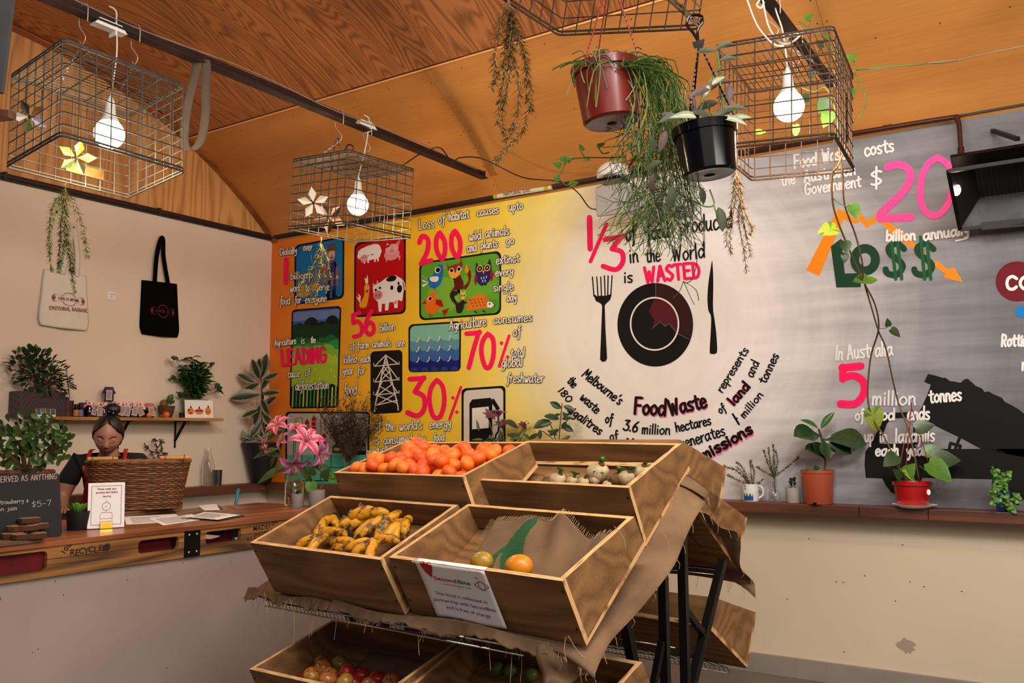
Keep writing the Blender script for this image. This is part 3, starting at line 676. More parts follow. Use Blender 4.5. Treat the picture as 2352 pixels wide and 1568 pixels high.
# 6 pylon
q = Panel((851, 807), (924, 803), (924, 947), (851, 951), '#17130f', 'black painted panel with a white electricity pylon', 2, r=.13)
L2 = 3.0; cP = '#d8cfc4'
for a in ([(.13, .91), (.48, .08)], [(.87, .91), (.48, .08)], [(.13, .24), (.87, .22)], [(.14, .49), (.87, .47)], [(.16, .7), (.86, .68)], [(.2, .86), (.85, .8)], [(.13, .24), (.48, .07)], [(.87, .22), (.48, .07)], [(.14, .49), (.4, .26)], [(.87, .47), (.58, .26)], [(.16, .7), (.36, .5)], [(.86, .68), (.62, .5)],
    [(.35, .34), (.66, .47)], [(.62, .33), (.3, .48)], [(.28, .56), (.7, .69)], [(.68, .54), (.24, .7)], [(.23, .71), (.8, .84)], [(.77, .7), (.19, .86)], [(.4, .24), (.58, .36)], [(.56, .24), (.36, .37)], [(.13, .91), (.13, .96)], [(.87, .91), (.87, .96)], [(.44, .18), (.52, .22)], [(.52, .16), (.42, .22)]): q.line(a, L2 if a[0][1] > .9 else 2.4, cP)
for v in (.22, .47, .68):
 for u in (.1, .9):
  for k in range(3): q.ell(u, v-.03+.02*k, .015, .008, cP, dz=3)
q.done()
# 7 petrol pump
q = Panel((1060, 892), (1161, 885), (1161, 1070), (1060, 1070), '#d8d2c8', 'painted panel with a black petrol pump', 5)
q.poly([(.18, .98), (.18, .2), (.24, .15), (.66, .14), (.7, .18), (.7, .98)], 'k'); q.poly([(.24, .26), (.62, .25), (.62, .52), (.24, .53)], '#e8e2d8', dz=3)
q.line([(.7, .2), (.82, .32), (.84, .55), (.78, .62), (.8, .8)], 4, 'k', k=5); q.line([(.72, .17), (.84, .28)], 6, 'k')
q.done()
# 8 factory
q = Panel((656, 945), (850, 945), (846, 1105), (655, 1105), '#b9b2aa', 'painted panel with silos and sheds on a green base', 4, r=.05)
q.poly([(.03, .62), (.97, .62), (.97, 1), (.03, 1)], '#4fae94'); q.line([(.02, .8), (.98, .8)], 1.5, 'k', dz=3)
for u in (.2, .35, .55, .78): q.line([(u, .62), (u, .8)], 1.2, 'k', dz=3)
for u in (.28, .42): q.line([(u, .8), (u, .98)], 1.2, 'k', dz=3)
for u, v in ((.23, .1), (.31, .05)):
 q.poly([(u, .5), (u, v+.05), (u+.025, v), (u+.05, v+.05), (u+.05, .5)], '#a8101c')
 for k in range(5): q.line([(u, v+.09+.07*k), (u+.05, v+.09+.07*k)], 1, '#e8e0d8', dz=3)
for u, v in ((.4, .36), (.46, .35), (.46, .43), (.4, .45)): q.ell(u, v, .025, .035, '#a8101c')
q.line([(.12, .6), (.12, .1), (.2, .09), (.2, .5)], 1, 'k'); q.line([(.42, .02), (.42, .36)], 1, 'k')
for i in range(6): q.line([(.08+.02*i, .3), (.08+.02*i, .26)], 2, '#a8101c')
q.poly([(.56, .6), (.56, .5), (.64, .42), (.66, .46), (.72, .42), (.72, .6)], '#2f5a30'); q.line([(.6, .44), (.6, .2), (.68, .2), (.68, .44)], 2.5, '#2f6a4a'); q.poly([(.58, .52), (.68, .52), (.68, .56), (.58, .56)], '#c8c0b8', dz=3)
q.poly([(.8, .62), (.8, .48), (.87, .33), (.96, .48), (.96, .62)], 'k'); q.poly([(.84, .5), (.95, .5), (.95, .56), (.84, .56)], '#8a8480', dz=3)
for k in range(5): q.line([(.855+.02*k, .51), (.855+.02*k, .55)], 1, 'k', dz=4)
q.done()
# teal base reaching the ledge
poly([(655, 1065), (846, 1068), (846, 1112), (655, 1110)], '#4fae94', 2, label='teal painted base under the factory panel')
W = 13
words('white lettering about one billion people who farm', [("Globally", 140, 480, 268, 462, 30), ("over", 315, 445, 383, 440, 34), ("billion", 220, 660, 345, 650, 32), ("p", 358, 650, 385, 648, 34), ("work", 215, 752, 293, 748, 36), ("to", 330, 748, 362, 745, 34), ("serve", 415, 742, 512, 735, 32), ("food", 140, 850, 215, 845, 38), ("for", 252, 842, 300, 836, 34), ("everyone", 330, 835, 490, 825, 34)], C6, 'w', 6.5, 12, 'k', 6)
strokes('pink painted number 1', C6, [[(188, 510), (185, 685)]], 34, 'p', 11, False)
words('white lettering above and below LEADING', [("Agriculture", 100, 1162, 262, 1140, 30), ("is", 300, 1140, 326, 1138, 32), ("the", 370, 1135, 408, 1132, 28), ("cause", 200, 1395, 290, 1388, 34), ("of", 330, 1385, 366, 1380, 34), ("deforestation", 255, 1490, 505, 1478, 40)], C6, 'w', 6.5, 18, 'k', 6)
words('pink painted word LEADING', [("LEADING", 158, 1300, 495, 1275, 66)], C6, 'p', 21, 17, slant=0)
words('pink painted number 56', [("56", 688, 1085, 860, 1065, 101)], C6, 'p', 30, 11, slant=.03)
words('white lettering about farm animals killed each year', [("billion", 890, 1052, 1005, 1035, 36), ("of", 665, 1190, 700, 1185, 38), ("farm", 722, 1180, 808, 1172, 34), ("animals", 832, 1170, 975, 1158, 34), ("are", 1012, 1162, 1075, 1158, 32), ("killed", 618, 1290, 718, 1280, 36), ("each", 745, 1285, 820, 1275, 34), ("year", 612, 1375, 690, 1368, 36), ("for", 722, 1372, 780, 1366, 38), ("food", 620, 1525, 715, 1518, 52)], C6, 'w', 7, 8, 'k', 6)
words('white lettering about loss of habitat', [("Loss", 1183, 285, 1298, 270, 44), ("of", 1328, 240, 1378, 235, 44), ("habitat", 1408, 220, 1560, 195, 38), ("causes", 1618, 185, 1782, 160, 36), ("upto", 1858, 145, 1962, 130, 36), ("wild", 1560, 370, 1650, 355, 40), ("animals", 1680, 345, 1860, 322, 40), ("and", 1545, 455, 1615, 445, 40), ("plants", 1648, 430, 1775, 415, 36), ("go", 1838, 395, 1895, 390, 34), ("extinct", 1762, 545, 1935, 525, 38), ("every", 1758, 635, 1890, 622, 34), ("single", 1742, 750, 1890, 738, 38), ("day", 1845, 825, 1915, 815, 36)], C6, 'w', 8, 10, 'k', 7)
words('pink painted number 200', [("2", 1195, 535, 1285, 525, 118), ("0", 1318, 510, 1405, 500, 118), ("0", 1432, 492, 1518, 482, 118)], C6, 'p', 35, 9, slant=0)
words('white lettering about freshwater', [("Agriculture", 1410, 1040, 1688, 1005, 44), ("consumes", 1742, 992, 2032, 970, 38), ("of", 1892, 1085, 1945, 1078, 44), ("total", 1872, 1245, 1975, 1238, 42), ("global", 1802, 1320, 1960, 1308, 42), ("freshwater", 1845, 1430, 2115, 1430, 42)], C6, 'w', 8, 10, 'k', 7)
strokes('pink painted 70 percent', C6, [[(1540, 1065), (1632, 1058), (1632, 1058), (1600, 1160), (1558, 1320)]], 34, 'p', 6)
strokes(None, C6, [[(1700, 1065), (1662, 1120), (1652, 1210), (1680, 1310), (1715, 1312), (1742, 1230), (1740, 1110), (1700, 1065)]], 34, 'p', 6)
strokes(None, C6, [[(1860, 1080), (1785, 1310)]], 20, 'p', 7, False); strokes(None, C6, [[(1803, 1135), (1804, 1136)], [(1848, 1240), (1849, 1241)]], 28, 'p', 7, False)
strokes('pink painted 30 percent', C2, [[(1440, 360), (1540, 355), (1540, 355), (1480, 455)], [(1480, 455), (1545, 490), (1550, 580), (1500, 635), (1425, 610)]], 36, 'p', 6)
strokes(None, C2, [[(1645, 365), (1600, 430), (1590, 530), (1620, 640), (1670, 640), (1700, 540), (1690, 420), (1645, 365)]], 34, 'p', 6)
strokes(None, C2, [[(1825, 420), (1740, 660)]], 20, 'p', 7, False); strokes(None, C2, [[(1765, 500), (1766, 501)], [(1795, 606), (1796, 607)]], 26, 'p', 7, False)
words('white lettering about the world energy used by food', [("of", 1178, 740, 1225, 735, 46), ("the", 1258, 748, 1330, 742, 40), ("world's", 1362, 745, 1535, 735, 40), ("energy", 1590, 732, 1750, 722, 40), ("is", 1178, 852, 1212, 848, 40), ("consumed", 1242, 850, 1455, 835, 40), ("by", 1510, 835, 1560, 830, 36), ("food", 1620, 828, 1700, 820, 36), ("production", 1118, 932, 1330, 900, 34)], C2, 'w', 8, 8, 'k', 6)
strokes('pink painted one third', C7, [[(503, 325), (508, 560)]], 42, 'p', 2, False); strokes(None, C7, [[(630, 375), (510, 655)]], 28, 'p', 3, False)
strokes(None, C7, [[(620, 490), (745, 468), (745, 468), (672, 560)], [(672, 560), (745, 585), (752, 660), (700, 715), (605, 690)]], 38, 'p', 2)
words('black lettering about food produced in the world', [("of", 778, 500, 850, 490, 70, 15), ("food", 935, 495, 1100, 470, 68, 16), ("produced", 1185, 445, 1575, 400, 72, 13), ("in", 808, 665, 872, 655, 66), ("the", 925, 662, 1035, 650, 60), ("World", 1125, 655, 1370, 622, 68), ("is", 765, 815, 828, 808, 52)], C7, 'k', 12, 4, slant=.08)
words('pink painted word WASTED', [("WASTED", 920, 812, 1335, 775, 66)], C7, 'p', 23, 4, slant=0)
# fork, plate and knife
def cp(cr, pts): return [cr(*p) for p in pts]
g = G()
for x in (527, 557, 587, 617, 645, 672): pass
for (x0, x1) in ((525, 537), (557, 567), (587, 593), (615, 620), (643, 640), (672, 663)): ribbon(g, cp(C7, [(x0, 770 if x0 < 600 else 762), (x1, 915)]), 9/3.267, wall3(2))
vs = [wall3(3)(*p) for p in cp(C7, [(532, 900), (545, 905), (560, 915), (590, 910), (620, 912), (645, 905), (668, 895), (660, 940), (630, 968), (617, 985), (622, 1150), (635, 1380), (625, 1402), (600, 1408), (582, 1390), (590, 1200), (598, 990), (590, 972), (550, 950)])]
g.add(vs, [tuple(range(len(vs)))]); mural('painted_fork', g, 'k', 'black painted fork left of the plate')
poly(catmull(cp(C7, [(1424, 652), (1432, 800), (1430, 1000), (1440, 1080), (1455, 1200), (1461, 1320), (1450, 1345), (1420, 1348), (1405, 1330), (1412, 1200), (1415, 1070), (1395, 1020), (1388, 930), (1395, 820), (1410, 720)]), 4, True), 'k', 2, 'painted_knife', 'black painted knife right of the plate')
def ellpx(cx, cy, rx, ry, n=48, a0=0, a1=360): return [(cx+rx*math.cos(math.radians(a0+(a1-a0)*i/n)), cy+ry*math.sin(math.radians(a0+(a1-a0)*i/n))) for i in range(n)]
poly(ellpx(1505, 745.6, 87, 96), 'k', 3, 'painted_plate', 'black painted plate on the mural')
poly([(1505, 746)]+ellpx(1505, 745.6, 86, 95, 30, -91, 22), '#33130f', 4, 'painted_shape', 'dark red third of the painted plate')
g = G(); ribbon(g, ellpx(1503.5, 743.5, 55, 60, 48)+[(1558.5, 743.5)], 3.6, wall3(7)); mural('plate_ring', g, 'w')
poly(ellpx(1503.5, 743.5, 53.5, 58.5), 'k', 5)
poly(cp(C7, [(985, 945), (1040, 940), (1095, 960), (1140, 1005), (1162, 1060), (1165, 1120), (1150, 1185), (1100, 1120), (1070, 1140), (1030, 1105), (975, 1160), (990, 1095), (948, 1030)]), '#561420', 6, 'painted_shape', 'dark red steak shape on the painted plate')
g = G(); ribbon(g, cp(C7, [(1000, 815), (1000, 925)]), .8, wall3(7)); ribbon(g, cp(C7, [(1165, 1195), (1255, 1240)]), .8, wall3(7)); ribbon(g, cp(C7, [(975, 1158), (1030, 1105), (1070, 1142), (1100, 1118), (1155, 1190)]), .7, wall3(7)); mural('painted_line', g, '#9a8480')
# lettering round the plate
words('black lettering curving round the plate, inner rows', [("Melbourne's", 768, 335, 1052, 555, 42, 11), ("the", 658, 378, 705, 428, 38, 10), ("waste", 755, 505, 880, 620, 38, 11), ("of", 948, 688, 1000, 690, 42, 11), ("180", 592, 450, 672, 545, 30, 10), ("gigalitres", 655, 600, 905, 780, 38, 11), ("of", 985, 822, 1042, 815, 42, 10), ("3.6", 1082, 740, 1188, 760, 46, 13), ("million", 1222, 770, 1435, 776, 44, 11), ("hectares", 1482, 758, 1745, 700, 42, 11)], C3, 'k', 11, 4, slant=.05)
words('black lettering curving round the plate, right rows', [("represents", 62, 465, 262, 145, 36, 10), ("of", 50, 622, 92, 590, 36, 10), ("and", 290, 352, 340, 240, 40, 10), ("1", 135, 625, 190, 700, 8, 12), ("million", 228, 658, 372, 480, 34, 10), ("tonnes", 385, 400, 488, 185, 38, 11)], C4b, 'k', 10, 4, slant=.05)
strokes(None, C4b, [[(140, 622), (188, 700)]], 14, 'k', 4, False)
words('black lettering Food Waste with pink shadow', [("Food", 1172, 625, 1405, 640, 72), ("Waste", 1440, 638, 1715, 575, 66)], C3, '#ff6a9a', 20, 3, slant=.02)
words(None, [("Food", 1164, 620, 1399, 633, 72), ("Waste", 1434, 631, 1712, 568, 66)], C3, 'k', 20, 6, slant=.02)
words(None, [("Water", 1110, 915, 1290, 925, 60)], C3, '#ff6a9a', 18, 3, slant=.02); words(None, [("Water", 1104, 910, 1285, 920, 60)], C3, 'k', 18, 6, slant=.02)
words(None, [("land", 146, 562, 268, 425, 42)], C4b, '#ff6a9a', 18, 3, slant=.02); words('black word land with pink shadow', [("land", 152, 558, 272, 420, 42)], C4b, 'k', 17, 6, slant=.02)
words('black word generates', [("generates", 860, 265, 1395, 95, 78, 18)], CR, 'k', 18, 4, slant=.05)
words(None, [("emissions", 1052, 470, 1735, 82, 78)], CR, '#ff6a9a', 34, 3, slant=.02); words('black word emissions with pink shadow', [("emissions", 1045, 452, 1728, 64, 78)], CR, 'k', 33, 6, slant=.02)
# grey side
words('white lettering about what food waste costs', [("Food", 602, 1262, 772, 1235, 58, 16), ("Waste", 815, 1225, 1020, 1185, 58, 16), ("costs", 1130, 1172, 1350, 1132, 58, 16), ("the", 502, 1395, 610, 1375, 48, 14), ("Australian", 675, 1368, 1062, 1308, 50, 15), ("Government", 682, 1462, 1102, 1398, 50, 14), ("$", 1172, 1405, 1262, 1395, 78, 17)], C4, '#e6e4e2', 14, 4, slant=.12)
strokes('pink painted number 20', C4, [[(1300, 1255), (1385, 1235), (1462, 1270), (1472, 1350), (1400, 1460), (1262, 1590), (1262, 1590), (1240, 1625)], [(1248, 1640), (1480, 1628)]], 58, 'pl', 4)
strokes(None, C4, [[(1680, 1180), (1600, 1240), (1552, 1370), (1560, 1540), (1630, 1615), (1700, 1600), (1760, 1520), (1790, 1400), (1775, 1260), (1680, 1180)]], 50, 'pl', 4)
words('white lettering billion annually', [("billion", 965, 500, 1185, 492, 46), ("annually", 1245, 495, 1590, 448, 46)], C8, 'g1', 17, 9, slant=.08)
strokes(None, C8, [[(1490, 500), (1580, 470), (1575, 380)]], 13, 'g1', 9)
for pts in ([(365, 718), (603, 258), (672, 285), (722, 335), (765, 280), (825, 350), (900, 298), (905, 342), (815, 405), (770, 345), (735, 372), (645, 335), (462, 763)], [(928, 362), (985, 358), (1100, 440), (1190, 530), (1190, 570), (1120, 530), (1000, 440)], [(1222, 560), (1262, 600), (1262, 635), (1222, 600)], [(1330, 640), (1435, 715), (1475, 695), (1540, 808), (1395, 775), (1412, 748), (1330, 690)]):
 poly(cp(C8, pts), '#f78a14', 2, 'painted_arrow', 'orange painted falling graph arrow')
poly(cp(C8, [(550, 540), (628, 483), (655, 745), (775, 740), (775, 845), (592, 848)]), '#123c26', 5, 'lettering', 'dark green painted word LOSS with dollar signs')
g = G(); ribbon(g, [C8(807+78*math.cos(t), 640-84*math.sin(t)) for t in np.linspace(0, 2*PI, 30)], 66/3.267, wall3(6)); mural('lettering', g, '#123c26')
for x0, x1 in ((950, 1110), (1165, 1330)):
 m_ = (x0+x1)/2
 strokes(None, C8, [[(x1-10, 560), (m_+15, 520), (x0+35, 550), (x0+50, 600), (m_+25, 640), (x1-20, 690), (m_+20, 750), (x0+30, 745), (x0+10, 708)]], 46, '#123c26', 5)
 for dx in (-15, 30): strokes(None, C8, [[(m_+dx-10, 470 if x0 > 1000 else 500), (m_+dx+22, 785)]], 24, '#14582c', 7, False)
poly(ellpx(2337, 646, 50, 46), '#6d0f1c', 3, 'painted_disc', 'dark red painted disc with CO')
words('white letters CO in the dark red disc', [("CO", 1862, 862, 2050, 860, 56, 24)], C8, 'w', 24, 5, slant=.05)
poly(ellpx(2349, 716, 18, 13), '#1478c8', 3, 'painted_disc', 'small blue painted blob under the disc')
words('white lettering Rotting at the picture edge', [("Rotting", 1830, 1290, 2060, 1285, 52), ("red", 1985, 1470, 2080, 1465, 56)], C8, 'g1', 18, 4, slant=.08)
words('white lettering In Australia', [("In", 585, 1392, 638, 1394, 62, 15), ("Australia", 672, 1388, 1015, 1355, 62, 15)], C8, 'g1', 15, 4, slant=.05)
strokes('pink painted number 5', C4b, [[(1104, 262), (968, 275), (968, 275), (966, 360)], [(970, 350), (1050, 335), (1120, 380), (1122, 470), (1060, 545), (948, 545)]], 56, 'p', 4)
words('white lettering about tonnes of food in landfills', [("million", 1185, 555, 1515, 552, 62), ("tonnes", 1615, 538, 1858, 518, 58), ("of", 1062, 672, 1125, 665, 50, 13), ("food", 1165, 670, 1355, 665, 50), ("ends", 1452, 668, 1618, 662, 58), ("up", 1132, 832, 1198, 828, 52, 13), ("in", 1245, 832, 1302, 828, 50, 13), ("landfills", 1362, 835, 1655, 825, 58, 15), ("each", 1212, 935, 1385, 930, 48), ("year", 1445, 935, 1600, 930, 48)], C4b, 'g1', 16, 9, slant=.05)
# tipper truck silhouette
K = '#0b0a0a'
poly(cp(C4b, [(1605, 322), (1660, 333), (1720, 352), (1735, 348), (1770, 375), (1800, 378), (1850, 388), (1880, 362), (1905, 358), (1935, 385), (1965, 412), (2010, 430), (2030, 458), (2060, 452), (2090, 470), (2160, 500), (2180, 530), (2240, 560), (2290, 590), (2400, 680), (2560, 800), (2650, 860), (2680, 980), (2400, 960), (2008, 885), (1850, 800), (1760, 758), (1600, 680), (1535, 620), (1600, 480), (1628, 402), (1578, 380)]), K, 3, 'painted_truck', 'black painted tipper truck tipping its load')
poly(cp(C4b, [(1135, 905), (1180, 845), (1500, 845), (1520, 885), (2400, 883), (2690, 890), (2700, 1110), (2320, 1112), (2300, 1160), (2240, 1175), (2180, 1160), (2140, 1112), (1560, 1100), (1545, 1170), (1500, 1230), (1400, 1242), (1330, 1210), (1290, 1160), (1262, 1105), (1140, 1100), (1130, 1010)]), K, 3, 'painted_truck')
poly(cp(C4b, [(1180, 850), (1220, 760), (1265, 670), (1290, 615), (1460, 607), (1455, 650), (1325, 655), (1295, 700), (1240, 850)]), K, 4, 'painted_truck')
poly(cp(C4b, [(1495, 650), (1525, 650), (1525, 850), (1495, 850)]), K, 4, 'painted_truck')
strokes(None, C4b, [[(1845, 795), (1812, 880)], [(1775, 840), (1850, 862)], [(1775, 840), (1765, 885)], [(1850, 862), (1840, 890)]], 22, K, 4, False, 'painted_truck')
poly(cp(C4b, [(2235+150*math.cos(a), 1150+140*math.sin(a)) for a in np.linspace(0, 2*PI, 30)[:-1]]), K, 4, 'painted_truck')
# ------------------------------------------------------------------ helpers for plants, jars and printed text
def depth(p): return (RM.transposed() @ (Vector(p)-CAMPOS)).z*-1
def mpp(p): return depth(p)/FPX            # metres to a pixel at that point
def leaf_me(name, m, L=1, w_=.5, tip=.6, fold=.12, droop=.2, n=5, m2=None, wave=0, bend=0):
 g = G(); rows = []
 for i in range(n+1):
  t = i/n; ww = w_/2*(math.sin(PI*t**(math.log(.5)/math.log(max(.2, min(.8, tip)))))**.8 if 0 < t < 1 else .0)
  z = -droop*L*t*t+bend*math.sin(PI*t)
  wv = wave*math.sin(t*9)
  rows.append([(-ww, t*L, z+fold*ww*2+wv), (-ww*.5, t*L, z+fold*ww*.7), (0, t*L, z), (ww*.5, t*L, z+fold*ww*.7), (ww, t*L, z+fold*ww*2-wv)])
 o = 0
 for r in rows: g.v += r
 for i in range(n):
  for j in range(4): g.f.append((i*5+j, i*5+j+1, (i+1)*5+j+1, (i+1)*5+j)); g.m.append(1 if (m2 is not None and j in (1, 2)) else 0)
 me = bpy.data.meshes.new(name); me.from_pydata(g.v, [], g.f); me.polygons.foreach_set('material_index', g.m); me.polygons.foreach_set('use_smooth', [True]*len(g.f))
 me.materials.append(m)
 if m2 is not None: me.materials.append(m2)
 me.update(); return me
def put_leaf(parent, me, pos, d, sc=1.0, up=None, roll=0, name='leaf'):
 d = Vector(d).normalized(); pos = Vector(pos)
 if pos.x+d.x*sc < WX+.02: d.x = abs(d.x)+.1
 if pos.y+d.y*sc > WY-.02: d.y = -abs(d.y)-.1
 pos.x = max(pos.x, WX+.02); pos.y = min(pos.y, WY-.015)
 R = frame(d, up).to_4x4()
 return inst(name, me, Matrix.Translation(Vector(pos)) @ R @ Matrix.Rotation(roll, 4, 'Y') @ Matrix.Diagonal((sc, sc, sc, 1)), parent)
def rdir(up=0.0, sp=1.0):
 a = rnd(0, 2*PI); return Vector((math.cos(a)*sp, math.sin(a)*sp, up+rnd(-.3, .3))).normalized()
M_stem = mat('green_stem', '#4f6a2c', .6); M_wood = mat('woody_stem', '#4a3426', .8); M_soil = mat('potting_soil', '#1f1510', .95, bump=.5, bscale=90)
def leafmat(n, c, var=.3, rough=.45): return mat(n, c, rough, var=var, vscale=14)
FONTC = {}
def type_mesh(s, size, m, name='lettering', parent=None, M=None, ext=.0005, align='CENTER', bold=False):
 c = bpy.data.curves.new('t', 'FONT'); c.body = s; c.size = size; c.align_x = align; c.align_y = 'CENTER'; c.extrude = ext; c.space_line = 1.05
 if bold: c.offset = size*.018
 o = bpy.data.objects.new('t', c); COL.objects.link(o); dg = bpy.context.evaluated_depsgraph_get()
 me = bpy.data.meshes.new_from_object(o.evaluated_get(dg)); bpy.data.objects.remove(o); bpy.data.curves.remove(c)
 me.materials.clear(); me.materials.append(m)
 o = bpy.data.objects.new(name, me); COL.objects.link(o)
 if parent is not None:
  o.parent = parent; o.matrix_local = Matrix.Translation(-WL[parent.name]) @ M
 return o
def face_matrix(pos, normal, up=(0, 0, 1)):
 z = Vector(normal).normalized(); x = Vector(up).cross(z).normalized(); y = z.cross(x)
 return Matrix.Translation(pos) @ Matrix((x, y, z)).transposed().to_4x4()
def hand_mesh(parent, name, items, M, m, sw):
 g = G()
 for it in items:
  for st in text_strokes(it[0], (it[1], -it[2]), (it[3], -it[4]), it[5], .05): ribbon(g, st, it[6] if len(it) > 6 else sw, lambda x, y: M @ Vector((x, -y, 0)))
 return build(g, name, m, parent)
M_glass = None
def glass(name='clear_glass', tint='#ffffff', rough=.02):
 if name in MATS: return MATS[name]
 m, nt, b, N, L = nodes(name); b.inputs['Base Color'].default_value = (*hx(tint), 1); b.inputs['Roughness'].default_value = rough
 b.inputs['Transmission Weight'].default_value = 1; b.inputs['IOR'].default_value = 1.35; MATS[name] = m; return m
# ------------------------------------------------------------------ counter of recycled pallets
CXF, CXB, CTZ = -3.70, -4.55, .95
M_top = wood('varnished_counter_board', '#a0603a', '#6a3a20', 'Y', .9, 16, .3, contrast=(.35, .7)); M_pal = wood('pallet_timber', '#a87238', '#6d4520', 'Y', 1.1, 22, .55, contrast=(.4, .65), knots=2.4)
counter = thing('service_counter', 'pallet topped service counter with pale front and slotted timber edge', 'counter', (-4.1, 2.2, 0))
y0, y1 = .35, 3.93
for i in range(7):
 a = CXB+(CXF+.01-CXB)*i/7; b_ = CXB+(CXF+.01-CXB)*(i+1)/7
 g = G(); g.box(((a+b_)/2, (y0+y1)/2, CTZ-.011), (b_-a-.0015, y1-y0, .022)); build(g, 'top_board', M_top, counter, bevel=.0015)
# fascia boards with hand slots
def fascia(name, za, zb, ya, yb, slots, m):
 g = G(); xs_ = CXF-.011
 cuts = sorted(slots)
 y = ya
 for (sa, sb, sza, szb) in cuts+[(yb, yb, 0, 0)]:
  if sa > y: g.box((xs_, (y+sa)/2, (za+zb)/2), (.022, sa-y, zb-za))
  if sb > sa:
   lo, hi = max(za, sza), min(zb, szb)
   if lo > za: g.box((xs_, (sa+sb)/2, (za+lo)/2), (.022, sb-sa, lo-za))
   if hi < zb: g.box((xs_, (sa+sb)/2, (hi+zb)/2), (.022, sb-sa, zb-hi))
   for yy, s in ((sa, 1), (sb, -1)):
    for zz, t in ((lo, 1), (hi, -1)):
     if (zz == sza and sza >= za) or (zz == szb and szb <= zb):
      k = .018; pts = [(xs_-.011, yy, zz), (xs_-.011, yy+s*k, zz)]+[(xs_-.011, yy+s*k-s*k*math.sin(a), zz+t*k-t*k*math.cos(a)) for a in (.5, 1.0)]+[(xs_-.011, yy, zz+t*k)]
      g.prism(pts, (.022, 0, 0))
  y = max(y, sb)
 return build(g, name, m, counter)
SL = [(1.62, 2.077, .832, .912), (2.50, 2.715, .848, .908), (2.868, 3.085, .852, .912)]
M_pal2 = wood('pallet_timber_low', '#9a6a36', '#4c3018', 'Y', 1.1, 18, .6, contrast=(.35, .65), knots=2.0)
fascia('upper_edge_board', .878, .927, y0, 2.745, SL[:2], M_pal); fascia('lower_edge_board', .803, .876, y0, 2.745, SL[:2], M_pal2)
fascia('upper_edge_board', .878, .927, 2.835, y1, SL[2:], M_pal); fascia('lower_edge_board', .803, .876, 2.835, y1, SL[2:], M_pal2)
g = G(); g.box((CXF-.004, 2.79, .872), (.02, .088, .138)); bp_ = build(g, 'joint_plate', M_iron, counter, bevel=.002)
for yy in (2.768, 2.812):
 for zz in (.825, .908):
  g = G(); g.ball((CXF+.007, yy, zz), (.005, .007, .007), 10, 6); build(g, 'bolt_head', mat('zinc', '#a8a4a0', .3, .9), bp_, smooth=True)
# boards under the top, end board, red cloth inside the slots
g = G()
for yy in (.8, 1.5, 2.3, 2.79, 3.4, 3.9): g.box(((CXF+CXB)/2-.05, yy, .866), (.7, .09, .10))
build(g, 'bearers', M_pal2, counter, kind='stuff')
g = G(); g.box(((CXF+CXB)/2, y1-.011, .866), (CXF-CXB-.03, .02, .12)); build(g, 'end_board', M_pal, counter)
g = G(); g.sheet(lambda u, v: (CXF-.07-.03*math.sin(9*u)+.02*v, 1.2+1.56*u, .80+.125*v), 24, 4); build(g, 'red_cloth', mat('dark_red_cloth', '#6e0f14', .9, var=.3, vscale=9), counter)
g = G(); g.sheet(lambda u, v: (CXF-.10+.01*math.sin(9*u), 2.86+.25*u, .80+v*(.06+.065*(2*u-1)**2)), 16, 4); build(g, 'red_cloth', MATS['dark_red_cloth'], counter)
g = G(); g.box((CXF-.055, (y0+y1)/2, .40), (.07, y1-y0, .80)); build(g, 'front_panel', mat('pale_counter_front', '#a8968e', .75, var=.06, vscale=2, bump=.25, bscale=14), counter)
g = G(); g.tube([(CXF-.0195, 1.87+.035*math.cos(t), .735+.035*math.sin(t)) for t in np.linspace(0, 5.7, 20)], .001, 4); g.ball((CXF-.02, 1.87, .735), .004, 6, 4)
for q in [(127, 1335), (146, 1366), (294, 1305), (292, 1331), (420, 1292), (530, 1290), (384, 1533), (88, 1490), (75, 1498)]: g.ball(P(*q, X=CXF-.02), .0025, 5, 4)
build(g, 'nail_holes', M_rust, counter, kind='stuff')
g = G(); vs = [(CXF+.0004, 2.345+.017*math.cos(a), .897+.017*math.sin(a)) for a in np.linspace(0, 2*PI, 18)[:-1]]; g.add(vs, [tuple(range(17))]); build(g, 'knot', mat('dark_knot', '#3a1710', .8), counter)
M_ink = mat('black_stencil_ink', '#1a1210', .8)
def stencil(s, px, py, size, rot=0):
 p = P(px, py, X=CXF+.0006)
 type_mesh(s, size, M_ink, 'stencil_lettering', counter, face_matrix(p, (1, 0, 0)) @ Matrix.Rotation(rot, 4, 'Z'), ext=.0003, bold=True)
for i, ch in enumerate("RECYCLED"): stencil(ch, 166+i*10.8, 1270-i*1.7+(1 if i % 2 else -1), .036)
for i, ch in enumerate("100%"): stencil(ch, 146+i*6.5, 1268-i*8, .030, 1.0)
for i, ch in enumerate("MADE"): stencil(ch, 586+i*9, 1214-i*1.5, .034)
for i, ch in enumerate("FOR"): stencil(ch, 620+i*7.5, 1208-i*5, .026, .4)
for i, ch in enumerate("ALL"): stencil(ch, 570+i*8, 1238-i*2, .026, .2)
for i, ch in enumerate("PEOPLE"): stencil(ch, 588+i*7, 1229-i*2, .026)
# ------------------------------------------------------------------ things on the counter
def pot(name, label, base, r0, r1, h, m, rim=.0, riml=.0, group=None, soil=True, wall=.004, cat='plant pot', bead=False):
 t = thing(name, label, cat, base, group); b = Vector(base)
 prof = [(0, 0), (r0*.97, 0), (r0, h*.02), (r1 if not rim else r1-rim, h-riml)]
 if rim: prof += [(r1, h-riml), (r1, h)]
 else: prof += [(r1, h)]
 prof += [((r1-rim if rim else r1)-wall, h), (r0-wall, h*.1), (0, h*.1)]
 g = G(); g.lathe(prof, b, 32); build(g, 'pot', m, t, smooth='auto')
 if soil:
  g = G(); g.lathe([(0, h*.9), ((r1-rim)*.6, h*.91), (r1-rim-wall, h*.88)], b, 20); build(g, 'soil', M_soil, t, smooth=True)
 return t
